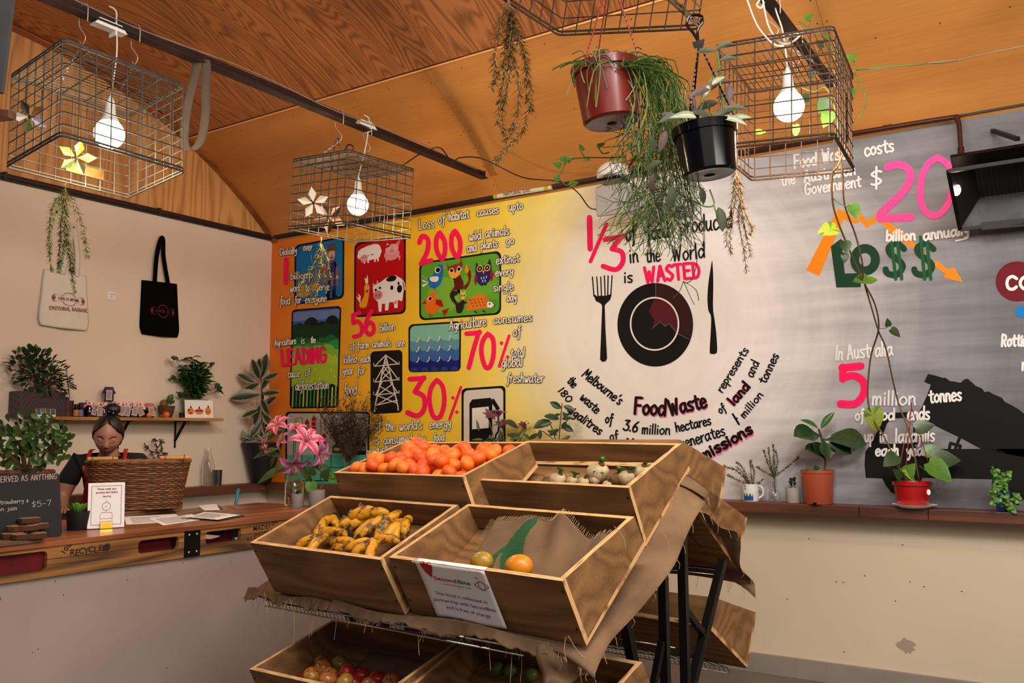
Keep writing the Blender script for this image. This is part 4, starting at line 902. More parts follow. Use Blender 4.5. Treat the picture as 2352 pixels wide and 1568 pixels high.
# chalkboard leaning on the counter, its left part beyond the picture
cb0 = P(143, 1232, Z=CTZ); cbn = Vector((1, -.22, .28)).normalized()
wdt = .62; hgt = .345; side = Vector((0, 0, 1)).cross(cbn).normalized(); upv = cbn.cross(side)
cbM = Matrix.Translation(cb0) @ Matrix((side, upv, cbn)).transposed().to_4x4()     # origin bottom right corner
t = thing('chalkboard', 'black chalkboard with SERVED AS ANYTHING in chalk leaning by the jade plant', 'chalkboard', cb0-side*.3)
kpx = mpp(cb0);
g = G(); pts = []
hb = 150*kpx
for (cx_, cy_, a0) in ((-.02, .02, -90), (-.02, hb-.02, 0), (-wdt+.02, hb-.02, 90), (-wdt+.02, .02, 180)):
 for k in range(5): a = math.radians(a0+22.5*k); pts.append(cbM @ Vector((cx_+.02*math.cos(a), cy_+.02*math.sin(a), 0)))
g.prism(pts[::-1], -cbn*.008); build(g, 'board', mat('chalkboard_black', '#0e0f13', .8, var=.5, vscale=5), t)
m_ch = mat('pink_white_chalk', '#b59a90', .9); m_ch2 = mat('grey_chalk', '#a8a29a', .9); k = kpx
hand_mesh(t, 'chalk_lettering', [("SERVED AS ANYTHING", -131*k, 132*k, -6*k, 135*k, 7.5*k)], cbM @ Matrix.Translation((0, 0, .0006)), m_ch, 1.3*k)
hand_mesh(t, 'chalk_lettering', [("strawberry &", -131*k, 82*k, -68*k, 84*k, 5.5*k), ("on jam", -131*k, 67*k, -92*k, 68*k, 5.5*k), ("$5-7", -62*k, 72*k, -20*k, 74*k, 7.5*k)], cbM @ Matrix.Translation((0, 0, .0006)), m_ch2, 1.1*k)
# cutting board with slices of brown bread and a jam jar
b0 = P(40, 1243, Z=CTZ+.0); M_brd = wood('grey_cutting_board', '#8a6a4c', '#5e4430', 'Y', 1, 12, .7)
t = thing('cutting_board', 'small worn wooden cutting board at the counter edge', 'board', P(30, 1240, Z=CTZ))
pa = P(96, 1246, Z=CTZ); pb = P(121, 1222, Z=CTZ)
d1 = (pb-pa); d1.z = 0; d2 = Vector((0, -1, 0)) *.42
g = G(); g.prism([pa+Vector((0, 0, .001)), pb+Vector((0, 0, .001)), pb+d2+Vector((0, 0, .001)), pa+d2+Vector((0, 0, .001))], (0, 0, .017)); build(g, 'board', M_brd, t, bevel=.002)
M_bread = mat('brown_bread', '#8a6442', .95, var=.35, vscale=40, bump=.8, bscale=110); M_crust = mat('bread_crust', '#4a2a16', .9, var=.3, vscale=30)
bz = CTZ+.018
for i, (px, py, lv, r) in enumerate([(28, 1222, 0, 0), (52, 1224, 0, .3), (82, 1222, 0, -.2), (40, 1214, 1, .5), (62, 1213, 1, -.1), (84, 1209, 1, .4), (12, 1213, 0, .2), (66, 1204, 2, .1), (2, 1206, 1, .4)]):
 c = P(px, py+8+lv*5, Z=bz+.012); c.z = bz+.013+.025*lv
 g = G(); n = 10; pts = [(c.x+.038*math.cos(a+r)*(1+.15*math.sin(3*a)), c.y+.048*math.sin(a+r)*(1+.1*math.cos(2*a)), c.z-.012) for a in np.linspace(0, 2*PI, n+1)[:-1]]
 g.prism(pts, (rnd(-.003, .003), 0, .023), mi=0, mi_side=1)
 tag(build(g, 'bread_slice', [M_bread, M_crust], bevel=.003), ['brown bread slice at the bottom of the pile, leftmost but one', 'brown bread slice at the bottom of the pile, in its middle', 'brown bread slice at the bottom right end of the pile', 'brown bread slice on the second layer, left of the top slice', 'brown bread slice on the second layer, under the top slice', 'brown bread slice on the second layer at its right end', 'brown bread slice at the bottom left, cut by the picture edge', 'single brown bread slice lying on top of the pile', 'brown bread slice on the second layer, cut by the picture edge'][i], 'bread', 'bread slices on the cutting board')
M_redcl = None
def gingham(name, c1, c2, sc=60):
 if name in MATS: return MATS[name]
 m, nt, b, N, L = nodes(name); tc = N.new('ShaderNodeTexCoord'); v = N.new('ShaderNodeTexVoronoi'); v.inputs['Scale'].default_value = sc
 L.new(tc.outputs['Object'], v.inputs['Vector']); r = ramp(N, [(.35, c1), (.42, c2)]); L.new(v.outputs['Distance'], r.inputs['Fac']); L.new(r.outputs[0], b.inputs['Base Color']); b.inputs['Roughness'].default_value = .9
 MATS[name] = m; return m
M_redcl = gingham('red_white_print_cloth', '#c0141c', '#e6c8c0', 42); M_jam = mat('dark_jam_glass', '#120508', .08, coat=1)
def jam_jar(label, base, r, h, cloth=M_redcl, tagside=None, group=None, tagrot=0):
 t = thing('jam_jar', label, 'jar', base, group); b = Vector(base)
 g = G(); g.lathe([(0, 0), (r*.95, 0), (r, h*.06), (r, h*.72), (r*.82, h*.8), (r*.82, h*.86), (0, h*.86)], b, 20); build(g, 'jar', M_jam, t, smooth='auto')
 g = G(); g.lathe([(0, h), (r*.86, h), (r*.9, h*.97), (r*.9, h*.84), (0, h*.84)], b, 20); build(g, 'lid', cloth, t, smooth='auto')
 g = G(); n = 24; vs = [tuple(b+Vector((r*.92*math.cos(2*PI*i/n), r*.92*math.sin(2*PI*i/n), h*.9))) for i in range(n)]
 vs += [tuple(b+Vector((r*(1.28+.22*math.cos(4*2*PI*i/n))*math.cos(2*PI*i/n), r*(1.28+.22*math.cos(4*2*PI*i/n))*math.sin(2*PI*i/n), h*(.62-.12*math.cos(4*2*PI*i/n))))) for i in range(n)]
 g.add(vs, [(i, (i+1) % n, n+(i+1) % n, n+i) for i in range(n)]); build(g, 'cloth_cover', cloth, t, smooth=True)
 if tagside is not None:
  d = Vector((math.cos(tagside), math.sin(tagside), 0)); c = b+d*r*1.35+Vector((0, 0, h*.42)); s_ = Vector((0, 0, 1)).cross(d)
  M = Matrix.Translation(c) @ Matrix((s_, Vector((0, 0, 1)), d)).transposed().to_4x4() @ Matrix.Rotation(tagrot, 4, 'Z')
  g = G(); g.add([M @ Vector(v) for v in ((-.02, -.036, 0), (.02, -.036, .004), (.02, .036, 0), (-.02, .036, .003))], [(0, 1, 2, 3)]); build(g, 'paper_tag', mat('tag_paper', '#bcaea8', .9), t)
  g = G()
  for k in range(5): g.add([M @ Vector(v) for v in ((-.014, .024-.011*k, .0045), (.013, .024-.011*k, .0045), (.013, .02-.011*k, .0045), (-.014, .02-.011*k, .0045))], [(0, 1, 2, 3)])
  build(g, 'tag_print', mat('tag_ink', '#9a6a70', .9), t)
 return t
jam_jar('jam jar with red cloth cover standing behind the bread', P(68, 1222, Z=CTZ), .032, .085)
g = G(); a = P(16, 1206, Z=CTZ+.06); b_ = P(50, 1191, Z=CTZ+.09); g.bar(a, b_, .012, .0015); g2 = thing('butter_knife', 'steel knife lying across the bread slices', 'knife', a); build(g, 'blade', MATS['zinc'], g2)
g = G(); c = a-(b_-a).normalized()*.03; g.bar(a, c-(b_-a)*.5, .014, .012); build(g, 'handle', M_black, g2)
# black pot with a small leafy succulent
pb_ = P(179, 1216, Z=CTZ); s_ = mpp(pb_)
t = pot('small_potted_plant', 'low bright green succulent in a matt black pot beside the notice card', pb_, 23*s_, 26*s_, 43*s_, mat('matt_black_pot', '#0b0b0c', .6), cat='potted plant')
lm = leaf_me('leaf_me', leafmat('lime_leaf', '#5f9a30'), 1, .5, .65, .25, -.2)
for i in range(34):
 a = rnd(0, 6.28); r = rnd(.0, .025); put_leaf(t, lm, pb_+Vector((r*math.cos(a), r*math.sin(a), 40*s_)), Vector((math.cos(a), math.sin(a), rnd(.5, 1.6))), rnd(.035, .052))
# notice card in a brass holder
c0 = P(243, 1214, Z=CTZ); kp = mpp(c0); nrm = (CAMPOS-c0); nrm.z = 0; nrm = Matrix.Rotation(.12, 3, 'Z') @ nrm.normalized(); nrm.z = .12
cM = face_matrix(c0, nrm)
t = thing('notice_card', 'white card with weighing notice and scale drawing in a brass block', 'card', c0)
w2 = 39*kp; h2 = 103*kp
g = G(); g.box((0, 0, 0), (w2*2, h2, .0012)); g.v = [tuple(cM @ (Vector(v)+Vector((0, h2/2+.004, 0)))) for v in g.v]; build(g, 'card', M_paper, t)
m_rd = mat('maroon_print', '#8a3038', .8)
def on(M, pts): return [M @ Vector(p) for p in pts]
def frame_lines(M, x0, y0, x1, y1, w_, z):
 g = G()
 for a in ((x0, y0, x1, y0+w_), (x0, y1-w_, x1, y1), (x0, y0, x0+w_, y1), (x1-w_, y0, x1, y1)):
  g.add(on(M, [(a[0], a[1], z), (a[2], a[1], z), (a[2], a[3], z), (a[0], a[3], z)]), [(0, 1, 2, 3)])
 return g
build(frame_lines(cM, -w2+7*kp, 9*kp, w2-7*kp, h2-5*kp, 1.0*kp, .0012), 'printed_border', m_rd, t)
hand_mesh(t, 'printed_lettering', [("Please weigh your", -20*kp, h2-14*kp, 21*kp, h2-14*kp, 2.6*kp), ("groceries here before", -23*kp, h2-22*kp, 23*kp, h2-22*kp, 2.6*kp), ("leaving", -8*kp, h2-31*kp, 9*kp, h2-31*kp, 2.6*kp)], cM @ Matrix.Translation((0, 0, .0014)), m_rd, .7*kp)
g = G()
def ln(pts, w_=.8): ribbon(g, [np.array((p[0]*kp, -p[1]*kp)) for p in pts], w_*kp, lambda x, y: cM @ Vector((x, -y, .0014)))
ln([(9*math.cos(a), 51+9*math.sin(a)) for a in np.linspace(0, 2*PI, 20)]); ln([(0, 60), (0, 65)]); ln([(0, 42), (0, 38)]); ln([(-13, 17), (-13, 32), (-10, 37), (10, 37), (13, 32), (13, 17), (-13, 17)]); ln([(-13, 22), (-6, 24), (0, 22), (6, 24), (13, 22)]); ln([(-3, 50), (3, 52)])
build(g, 'scale_drawing', m_rd, t)
g = G(); g.box((0, 7.5*kp, .008), (27*kp, 15*kp, .02)); g.v = [tuple(cM @ Vector(v)) for v in g.v]; build(g, 'holder', mat('polished_brass', '#e8b84a', .18, 1), t, bevel=.001)
# big wicker basket on boards
def wicker(name, label, base, ax, wx, wy, h, flare, col, col2, rows=22, around=84, z0=0, handles=True):
 t = thing(name, label, 'basket', base); b = Vector(base)
 X = Vector((math.cos(ax), math.sin(ax), 0)); Y = Vector((-math.sin(ax), math.cos(ax), 0))
 def rim(a, k, hh, off=0):
  p = 2.8; ca, sa = math.cos(a), math.sin(a)
  rx = (abs(ca)**(2/p))*math.copysign(1, ca); ry = (abs(sa)**(2/p))*math.copysign(1, sa)
  return b+X*rx*(wx/2*k+off)+Y*ry*(wy/2*k+off)+Vector((0, 0, hh))
 g = G(); g2 = G(); N_ = around
 for r_ in range(rows):
  f = r_/rows; k = 1-flare*(1-f); hh = h*(f+.5/rows)
  pts = []
  for i in range(N_):
   off = .0038*(1 if ((i//2+r_) % 2) else -1); pts.append(rim(2*PI*i/N_, k, hh+rnd(-.0009, .0009), off))
  (g if r_ % 3 else g2).tube(pts, h/rows*.56, 5, closed=True)
 build(g, 'woven_strands', mat(name+'_cane', col, .55, var=.45, vscale=30), t, smooth=True, kind='stuff'); build(g2, 'woven_strands', mat(name+'_cane_light', col2, .5, var=.4, vscale=30), t, smooth=True, kind='stuff')
 g = G()
 for i in range(0, N_, 2): g.tube([rim(2*PI*i/N_, 1-flare, .004, -.002), rim(2*PI*i/N_, 1, h, -.002)], .0032, 5)
 build(g, 'stakes', MATS[name+'_cane'], t, kind='stuff')
 g = G()
 for ph in (0, 2.1, 4.2): g.tube([rim(2*PI*i/N_, 1, h+.006+.006*math.sin(i*1.1+ph), .006*math.cos(i*1.1+ph)) for i in range(N_)], .0062, 6, closed=True)
 build(g, 'braided_rim', MATS[name+'_cane_light'], t, smooth=True)
 g = G(); g.add([rim(2*PI*i/24, 1-flare, .004) for i in range(24)], [tuple(range(24))]); build(g, 'basket_base', MATS[name+'_cane'], t)
 if handles:
  for s in (-1, 1):
   for q_ in (0,):
    c = b+X*s*(wx/2-.085)+Y*(-wy/2*.9)+Vector((0, 0, h+.026))
    Xo, Yo = X, Y; Y, X = Xo, Yo
    g = G(); g.tube([c-Y*.075+X*0, c+Y*.075], .0115, 12); build(g, 'handle', mat('cane_handle', '#c08a44', .5, var=.2), t, smooth='auto', label='pale bamboo handle')
    g = G()
    Y_ = Y
    for v in (-.05, .05): g.tube([c+Y*v+Vector((0, 0, -.035))-X*.0, c+Y*v+X*.014+Vector((0, 0, .0)), c+Y*v+Vector((0, 0, .014)), c+Y*v-X*.014, c+Y*v-X*.004+Vector((0, 0, -.035))], .0035, 5)
    build(g, 'handle_binding', MATS[name+'_cane_light'], t, smooth=True, kind='stuff'); X, Y = Xo, Yo
 return t
bl = P(228, 1172, Z=CTZ+.03); br = P(405, 1172, Z=CTZ+.03); ang = math.atan2(br.y-bl.y, br.x-bl.x)
kp = mpp((bl+br)/2); cen = P(316, 1168, d=depth((bl+br)/2)+.12); cen.z = CTZ+.03
vd = (CAMPOS-cen); vd.z = 0; axb = math.atan2(vd.y, vd.x)+PI/2
wicker('wicker_basket', 'large brown wicker basket with pale handles on the counter', cen, axb, 225*kp, .25, 108*kp, .19, '#64391c', '#845428', 24, 96)
t = thing('loose_board', 'thin plywood board lying under the big wicker basket', 'board', cen-Vector((0, 0, .03)))
g = G(); q4 = [P(255, 1190, Z=CTZ+.001), P(418, 1172, Z=CTZ+.001), P(420, 1158, Z=CTZ+.001), P(215, 1170, Z=CTZ+.001)]; g.prism(q4, (0, 0, .012)); build(g, 'board', MATS['grey_cutting_board'], t, bevel=.001)
g = G(); q4 = [p+Vector((0, 0, .013)) for p in q4]; c4 = sum(q4, Vector())/4; g.prism([c4+(p-c4)*.96 for p in q4], (0, 0, .012)); build(g, 'upper_board', M_brd, t, bevel=.001)
# papers
def sheet_paper(label, q4, z=0, name='paper_sheet', m=M_paper, curl=0, lines=0, cat='paper', group=None, thick=.0008):
 pts = [P(*q, Z=CTZ+z) for q in q4]; g = G()
 def fn(u, v):
  a = pts[3].lerp(pts[2], u); b = pts[0].lerp(pts[1], u); p = b.lerp(a, v); p.z += curl*(v**3); return p
 g.sheet(fn, 3, 6, thick=thick); o = build(g, name, m); tag(o, label, cat, group)
 if lines:
  g = G()
  for i in range(lines):
   v = .12+.76*i/lines
   def pp(u, v): p = fn(u, v); p.z += .0012; return p
   u1 = rnd(.6, .9); g.add([pp(.1, v), pp(u1, v), pp(u1, v+.03), pp(.1, v+.03)], [(0, 1, 2, 3)])
  build(g, 'printed_lines', mat('grey_print', '#8a8488', .9), o)
 return o
sheet_paper('wide sheet of paper partly under the basket board', [(290, 1204), (432, 1196), (405, 1180), (285, 1186)], .0005, lines=5)
sheet_paper('printed sheet under the clipboard beside the joint plate', [(375, 1206), (475, 1191), (440, 1180), (340, 1190)], .0018, lines=6)
t = sheet_paper('thin brown clipboard board on the counter', [(410, 1184), (512, 1168), (505, 1160), (400, 1172)], .004, 'clipboard', M_brd, cat='clipboard', thick=.004)
sheet_paper('white pad lying curled on the brown clipboard', [(468, 1170), (505, 1170), (497, 1160), (455, 1163)], .008, 'note_pad', curl=.008, thick=.004)
sheet_paper('black folder under the written sheets', [(415, 1190), (505, 1195), (562, 1184), (540, 1178)], .004, 'folder', M_black, cat='folder', thick=.003)
sheet_paper('sheet with pink handwriting on the black folder', [(432, 1187), (500, 1193), (552, 1182), (470, 1175)], .008, lines=7)
a = P(524, 1163, Z=CTZ+.005); b_ = P(545, 1166, Z=CTZ+.005); g = G(); g.tube([a, b_], .0035, 6); tag(build(g, 'pencil', mat('pencil_yellow', '#c88a3a', .5)), 'short yellow pencil lying by the note pad', 'pencil')
# teal brush handle standing behind the counter, steel jug and glass bottle on the ledge
p0 = P(541, 1190, X=-4.60, ); g = G(); a = P(541, 1160, X=-4.75); b_ = P(548, 1121, X=-4.75); a2 = Vector((a.x-.02, a.y-.02, .03))
g.tube([a2, a, b_.lerp(a, .1), b_], [.010, .010, .011, .006], 10); tag(build(g, 'broom_handle', mat('teal_plastic', '#147a94', .35), smooth='auto'), 'teal plastic broom handle sticking up behind the counter', 'handle')
def ledge_left(px, py): p = P(px, py, Z=LZ); return p
bb = P(478, 1108, X=WX+.075); bb.z = LZ; s_ = mpp(bb)
t = thing('glass_bottle', 'clear swing-neck glass bottle on the ledge of the pale wall', 'bottle', bb)
prof = [(0, 0), (13.5, 0), (14, 2), (14, 44), (12.5, 52), (8, 66), (5, 76), (4.6, 84), (5.6, 86), (5.6, 88), (4.2, 88), (4, 78), (7, 65), (11.8, 51), (12.6, 43), (12.6, 3), (0, 3)]
g = G(); g.lathe([(r*s_, z*s_) for r, z in prof], bb, 24); build(g, 'bottle', glass(), t, smooth='auto')
bb2 = P(499, 1107, X=WX+.075); bb2.z = LZ
t = thing('steel_cup', 'small steel measuring cup beside the glass bottle', 'cup', bb2)
g = G(); g.lathe([(r*s_, z*s_) for r, z in [(0, 0), (9, 0), (9.5, 8), (10.5, 34), (11.5, 35), (10, 34), (9, 2), (0, 2)]], bb2, 24); build(g, 'cup', mat('dull_steel', '#7a7672', .28, 1), t, smooth='auto')
# ------------------------------------------------------------------ wall shelf
SX0, SX1, SZ = WX, WX+.21, 1.512
shelf = thing('wall_shelf', 'pale pine shelf on black brackets behind the woman', 'shelf', (WX+.09, 3.85, SZ))
g = G(); g.box(((SX0+SX1)/2, 3.87, SZ-.011), (SX1-SX0, 1.39, .022)); build(g, 'board', wood('pine_shelf', '#b8854c', '#94632f', 'Y', 1, 10, .55), shelf, bevel=.001)
for yy in (3.32, 3.80, 4.275):
 br_ = None
 g = G(); g.bar((WX+.006, yy, SZ-.022), (WX+.006, yy, SZ-.225), .022, .006, up=(0, 1, 0)); g.bar((WX, yy, SZ-.026), (WX+.16, yy, SZ-.026), .022, .006); g.bar((WX+.008, yy, SZ-.17), (WX+.125, yy, SZ-.03), .012, .018, up=(0, 1, 0))
 build(g, 'bracket', M_iron, shelf)
def onshelf(px, off=.09): p = P(px, 950, X=WX+off); p.z = SZ+.0005; return p
# painted box with the big succulent
c = onshelf(88, .10); s_ = mpp(c); yc = c.y; wbox = 104*s_/math.cos(math.radians(33.5)) if 0 else abs(P(140, 950, X=WX+.16).y-P(35, 950, X=WX+.16).y)
t = thing('painted_planter', 'bushy dark green succulent in a painted blue and maroon box', 'potted plant', (c.x, yc, SZ))
g = G(); g.box((WX+.085, yc, SZ+.082), (.14, wbox, .164));
def planter_mat():
 m, nt, b, N, L = nodes('painted_box'); tc = N.new('ShaderNodeTexCoord'); w_ = N.new('ShaderNodeTexWave'); w_.wave_type = 'RINGS'; w_.inputs['Scale'].default_value = 7; w_.inputs['Distortion'].default_value = 5; L.new(tc.outputs['Object'], w_.inputs['Vector'])
 r = ramp(N, [(0, '#4a1414'), (.55, '#4a1818'), (.6, '#23466e'), (.75, '#1d4a70'), (.8, '#1a2c2a')], 'CONSTANT'); L.new(w_.outputs['Fac'], r.inputs['Fac']); L.new(r.outputs[0], b.inputs['Base Color']); return m
build(g, 'box', planter_mat(), t, bevel=.002)
lm = leaf_me('leaf_me', leafmat('dark_succulent_leaf', '#2f4a22'), 1, .6, .6, .2, .1, 3)
g = G(); cc = Vector((WX+.10, yc+.03, SZ+.30))
for i in range(18):
 a = rnd(0, 6.28); e = Vector((.08*math.cos(a), .15*math.sin(a), rnd(-.05, .12))); g.tube([(WX+.085, yc, SZ+.15), cc+e*.5-Vector((0, 0, .05)), cc+e], [.006, .004, .003], 5)
build(g, 'stems', M_wood, t)
def in_shape():
 while True:
  y, z = rnd(-1, 1), rnd(-1, 1)
  if y*y+z*z < 1: return y, z
for i in range(290):
 y, z = in_shape(); yy = yc-.01+.17*y+(.04*(-z)); zz = SZ+.285+.145*z-.03*y
 p = Vector((WX+.11+rnd(-.07, .08), yy, zz)); put_leaf(t, lm, p, Vector((rnd(-.1, 1.1), y+rnd(-.6, .6), z+rnd(-.3, .9))), rnd(.045, .062))
for (px, py) in ((57, 800), (43, 825), (152, 845)):
 a = P(px+8, py+70, X=WX+.09); b_ = P(px, py, X=WX+.09); g = G(); g.tube([a, b_], .003, 5); build(g, 'stem', M_stem, t)
 for i in range(16): put_leaf(t, lm, a.lerp(b_, .4+.6*i/16), rdir(.5), .014)
# calendar card and cactus tin
c = onshelf(106, .165); s_ = mpp(c)
t = thing('picture_card', 'small card of landscape snapshots leaning on the painted box', 'card', c)
M = face_matrix(c, (1, 0, .2)); w_ = .13; h_ = .088
g = G(); g.add(on(M, [(-w_/2, 0, 0), (w_/2, 0, 0), (w_/2, h_, 0), (-w_/2, h_, 0)]), [(0, 1, 2, 3)]); g.add(on(M, [(-w_/2, 0, -.001), (w_/2, 0, -.001), (w_/2, h_, -.001), (-w_/2, h_, -.001)]), [(3, 2, 1, 0)]); build(g, 'card', M_paper, t)
cols = ['#35506a', '#4a5a24', '#6a7a3a', '#2f5f8a', '#58401c', '#86949a', '#3a4a1c', '#24466a', '#7a5a20']
for i in range(4):
 for j in range(4):
  g = G(); x0_ = -w_/2+.002+i*(w_-.002)/4; y0_ = .012+j*(h_-.014)/4
  g.add(on(M, [(x0_, y0_, .0008), (x0_+w_/4-.003, y0_, .0008), (x0_+w_/4-.003, y0_+h_/4-.004, .0008), (x0_, y0_+h_/4-.004, .0008)]), [(0, 1, 2, 3)]); build(g, 'snapshot', mat('snap%d' % ((i*5+j*3) % 9), cols[(i*5+j*3) % 9], .5, var=.5, vscale=60), t)
c = onshelf(153, .12); s_ = mpp(c)
t = thing('cactus_tin', 'tiny cactus in a rusty brown tin on the shelf', 'potted plant', c)
g = G(); g.lathe([(r*s_, z*s_) for r, z in [(0, 0), (14, 0), (14, 37), (12.6, 37), (12.6, 32), (0, 32)]], c, 24); build(g, 'tin', mat('rusty_tin', '#4a2c1c', .6, .4, var=.4, vscale=30), t, smooth='auto')
g = G(); g.ball(c+Vector((0, 0, 38*s_)), (5*s_, 5*s_, 8*s_), 10, 6); build(g, 'cactus', leafmat('cactus_green', '#24301a'), t, smooth=True)
for px, col, lab in ((174, '#c08038', 'small dark bottle with an orange label on the shelf'), (185, '#7a7890', 'small dark bottle with a grey blue label on the shelf')):
 c = onshelf(px, .15); s_ = mpp(c); t = thing('small_bottle', lab, 'bottle', c)
 g = G(); g.lathe([(r*s_, z*s_) for r, z in [(0, 0), (5.6, 0), (5.6, 19), (3.6, 22), (3.6, 28), (0, 28)]], c, 16); build(g, 'bottle', M_jam, t, smooth='auto')
 g = G(); g.lathe([(r*s_, z*s_) for r, z in [(5.75, 2), (5.75, 16)]], c, 16); build(g, 'label', mat('lab_'+col[1:], col, .6, var=.3, vscale=80), t, smooth=True)
 g = G(); g.lathe([(r*s_, z*s_) for r, z in [(4.4, 22), (4.4, 29), (0, 29)]], c, 14); build(g, 'cap', M_black, t, smooth='auto')
M_purp = mat('purple_cloth', '#4a2a72', .85, var=.2)
jl = [(190, .08, 33, M_purp, None, 'jar with a purple cloth behind the small bottles'), (205, .12, 38, M_redcl, 0.2, 'jam jar with red print cloth, leftmost of the cloth covered row'), (222, .13, 34, M_redcl, -.1, 'jam jar with white tag beside the leftmost red cloth jar'),
   (238, .07, 34, M_redcl, None, 'jam jar in the back row left of the hair bun'), (256, .06, 36, gingham('grey_white_cloth', '#a8a0a8', '#c8c0c4'), None, 'jam jar with grey white cloth under the purple jar'), (272, .12, 36, M_redcl, 0.0, 'jam jar behind the hair bun with red bow cloth'),
   (290, .12, 34, M_redcl, -.4, 'jam jar right of the hair bun, dark jam showing'), (304, .12, 36, M_redcl, -.2, 'jam jar with a leaning printed tag right of the woman'), (322, .12, 35, M_redcl, -.6, 'jam jar with two pale tags right of the woman'), (343, .11, 33, gingham('pink_cloth', '#b85a60', '#c87878'), -.3, 'jam jar with faded pink cloth, rightmost of the row')]
for px, off, hp_, cl, tg_, lab in jl:
 c = onshelf(px, off); s_ = mpp(c); jam_jar(lab, c, 10.5*s_, hp_*s_, cl, tg_, 'cloth covered jam jars on the shelf', rnd(-.5, .5))
c = onshelf(248, .08); s_ = mpp(c); c.z = SZ+.036*3.35*1.0+.002; c.z = SZ+36*s_*1.02
jam_jar('dark jar with purple cloth cover and tag standing on top of the jars', c, 11*s_, 33*s_, M_purp, -.5)
# pot of gourd and rosette, mandarins, candle glass
c = onshelf(382, .09); s_ = mpp(c)
M_basketweave = mat('woven_brown_pot', '#5a3a22', .8, var=.4, vscale=50, bump=1, bscale=90)
t = thing('woven_pot_plant', 'green rosette succulent and dried gourd in a brown woven pot', 'potted plant', c)
g = G(); g.lathe([(r*s_, z*s_) for r, z in [(0, 0), (13, 0), (19, 27), (17.5, 27), (15, 20), (0, 20)]], c, 24); build(g, 'pot', M_basketweave, t, smooth='auto')
g = G(); g.ball(c+Vector((0, -8*s_, 32*s_)), (9*s_, 9*s_, 10*s_), 14, 8); build(g, 'gourd', mat('brown_gourd', '#7a5424', .6, var=.4, vscale=40), t, smooth=True)
lm2 = leaf_me('leaf_me', leafmat('rosette_green', '#4f7a48'), 1, .5, .6, .3, -.3, 3)
for i in range(36):
 a = i*2.4; e = .2+1.1*(i/36); put_leaf(t, lm2, c+Vector((.01*math.cos(a), 9*s_+.012*math.sin(a), (30+.4*(36-i))*s_)), Vector((math.cos(a)*e, math.sin(a)*e, 1.2-e*.7)), .036)
def mandarin_me(m, m2):
 g = G()
 def fn(p):
  r = math.hypot(p.x, p.y); k = 1-.10*math.exp(-(r/.35)**2)*(1 if p.z > 0 else .7); return Vector((p.x, p.y, p.z*k*.84))
 g.ball((0, 0, 0), 1, 16, 12, fn=fn); g.lathe([(.0, .775), (.10, .785), (.12, .765)], (0, 0, 0), 6, mi=1)
 me = bpy.data.meshes.new('mandarin'); me.from_pydata(g.v, [], g.f); me.polygons.foreach_set('material_index', g.m); me.polygons.foreach_set('use_smooth', [True]*len(g.f)); me.materials.append(m); me.materials.append(m2); return me
M_cal = mat('calyx_green', '#7a6a2c', .8)
def peel(n, c): return mat(n, c, .32, var=.12, vscale=3, bump=.35, bscale=38, coat=.2)
MAN = [mandarin_me(peel('peel_a', '#f4600a'), M_cal), mandarin_me(peel('peel_b', '#f77a10'), M_cal), mandarin_me(peel('peel_c', '#ee560c'), M_cal)]
def mandarin(p, r, label, group=None, k=None, cat='mandarin'):
 o = bpy.data.objects.new('mandarin', MAN[random.randrange(3) if k is None else k]); COL.objects.link(o)
 o.location = p; o.scale = (r, r, r); o.rotation_euler = (rnd(-1.2, 1.2), rnd(-1.2, 1.2), rnd(0, 6)); return tag(o, label, cat, group)
for px, r, k, lab in ((342, 6.3, 1, 'yellow orange mandarin on the shelf in front of the jar tags'), (382, 8, 0, 'orange mandarin on the shelf in front of the woven pot')):
 c = onshelf(px, .15); s_ = mpp(c); c.z += r*s_*.85; mandarin(c, r*s_, lab, None, k)
c = onshelf(371, .15); s_ = mpp(c); g = G(); g.ball(c+Vector((0, 0, 3.4*s_)), (4.5*s_, 4.5*s_, 3.4*s_), 12, 8); tag(build(g, 'lime', leafmat('olive_lime', '#6a6a20'), smooth=True), 'small olive green lime beside the orange mandarin on the shelf', 'lime')
c = onshelf(420, .13); s_ = mpp(c); t = thing('candle_glass', 'small brown tea light glass between the woven pot and the card', 'glass', c)
g = G(); g.lathe([(r*s_, z*s_) for r, z in [(0, 0), (8, 0), (9, 12), (8, 12), (7, 2), (0, 2)]], c, 16); build(g, 'cup', mat('brown_glass', '#3a2014', .15, coat=.6), t, smooth='auto')
# green pot with basil
c = onshelf(446, .095); s_ = mpp(c)
t = pot('basil_pot', 'tall leafy basil in a lime green pot at the shelf end', c, 25*s_, 29*s_, 42*s_, mat('lime_green_pot', '#6f8a1c', .5), rim=.006, riml=.014, cat='potted plant')
lm = leaf_me('leaf_me', leafmat('basil_green', '#35602a'), 1, .62, .5, .15, .25, 4)
for i in range(24):
 a = rnd(0, 6.28); r = rnd(.1, 1); hz = rnd(.55, 1)*(1-.35*r)
 e = Vector((.09*r*math.cos(a), .155*r*math.sin(a), .40*hz)); bs = c+Vector((.02*math.cos(a), .02*math.sin(a), 40*s_))
 pts = [bs, bs+Vector((e.x*.3, e.y*.3, e.z*.5)), bs+e]; g = G(); g.tube(catmull(pts, 4), .0022, 5); build(g, 'stem', M_stem, t, smooth=True)
 cp_ = catmull(pts, 8)
 for k in range(3, len(cp_), 1):
  if k/len(cp_) < .2: continue
  put_leaf(t, lm, cp_[k], rdir(.1), rnd(.06, .085))
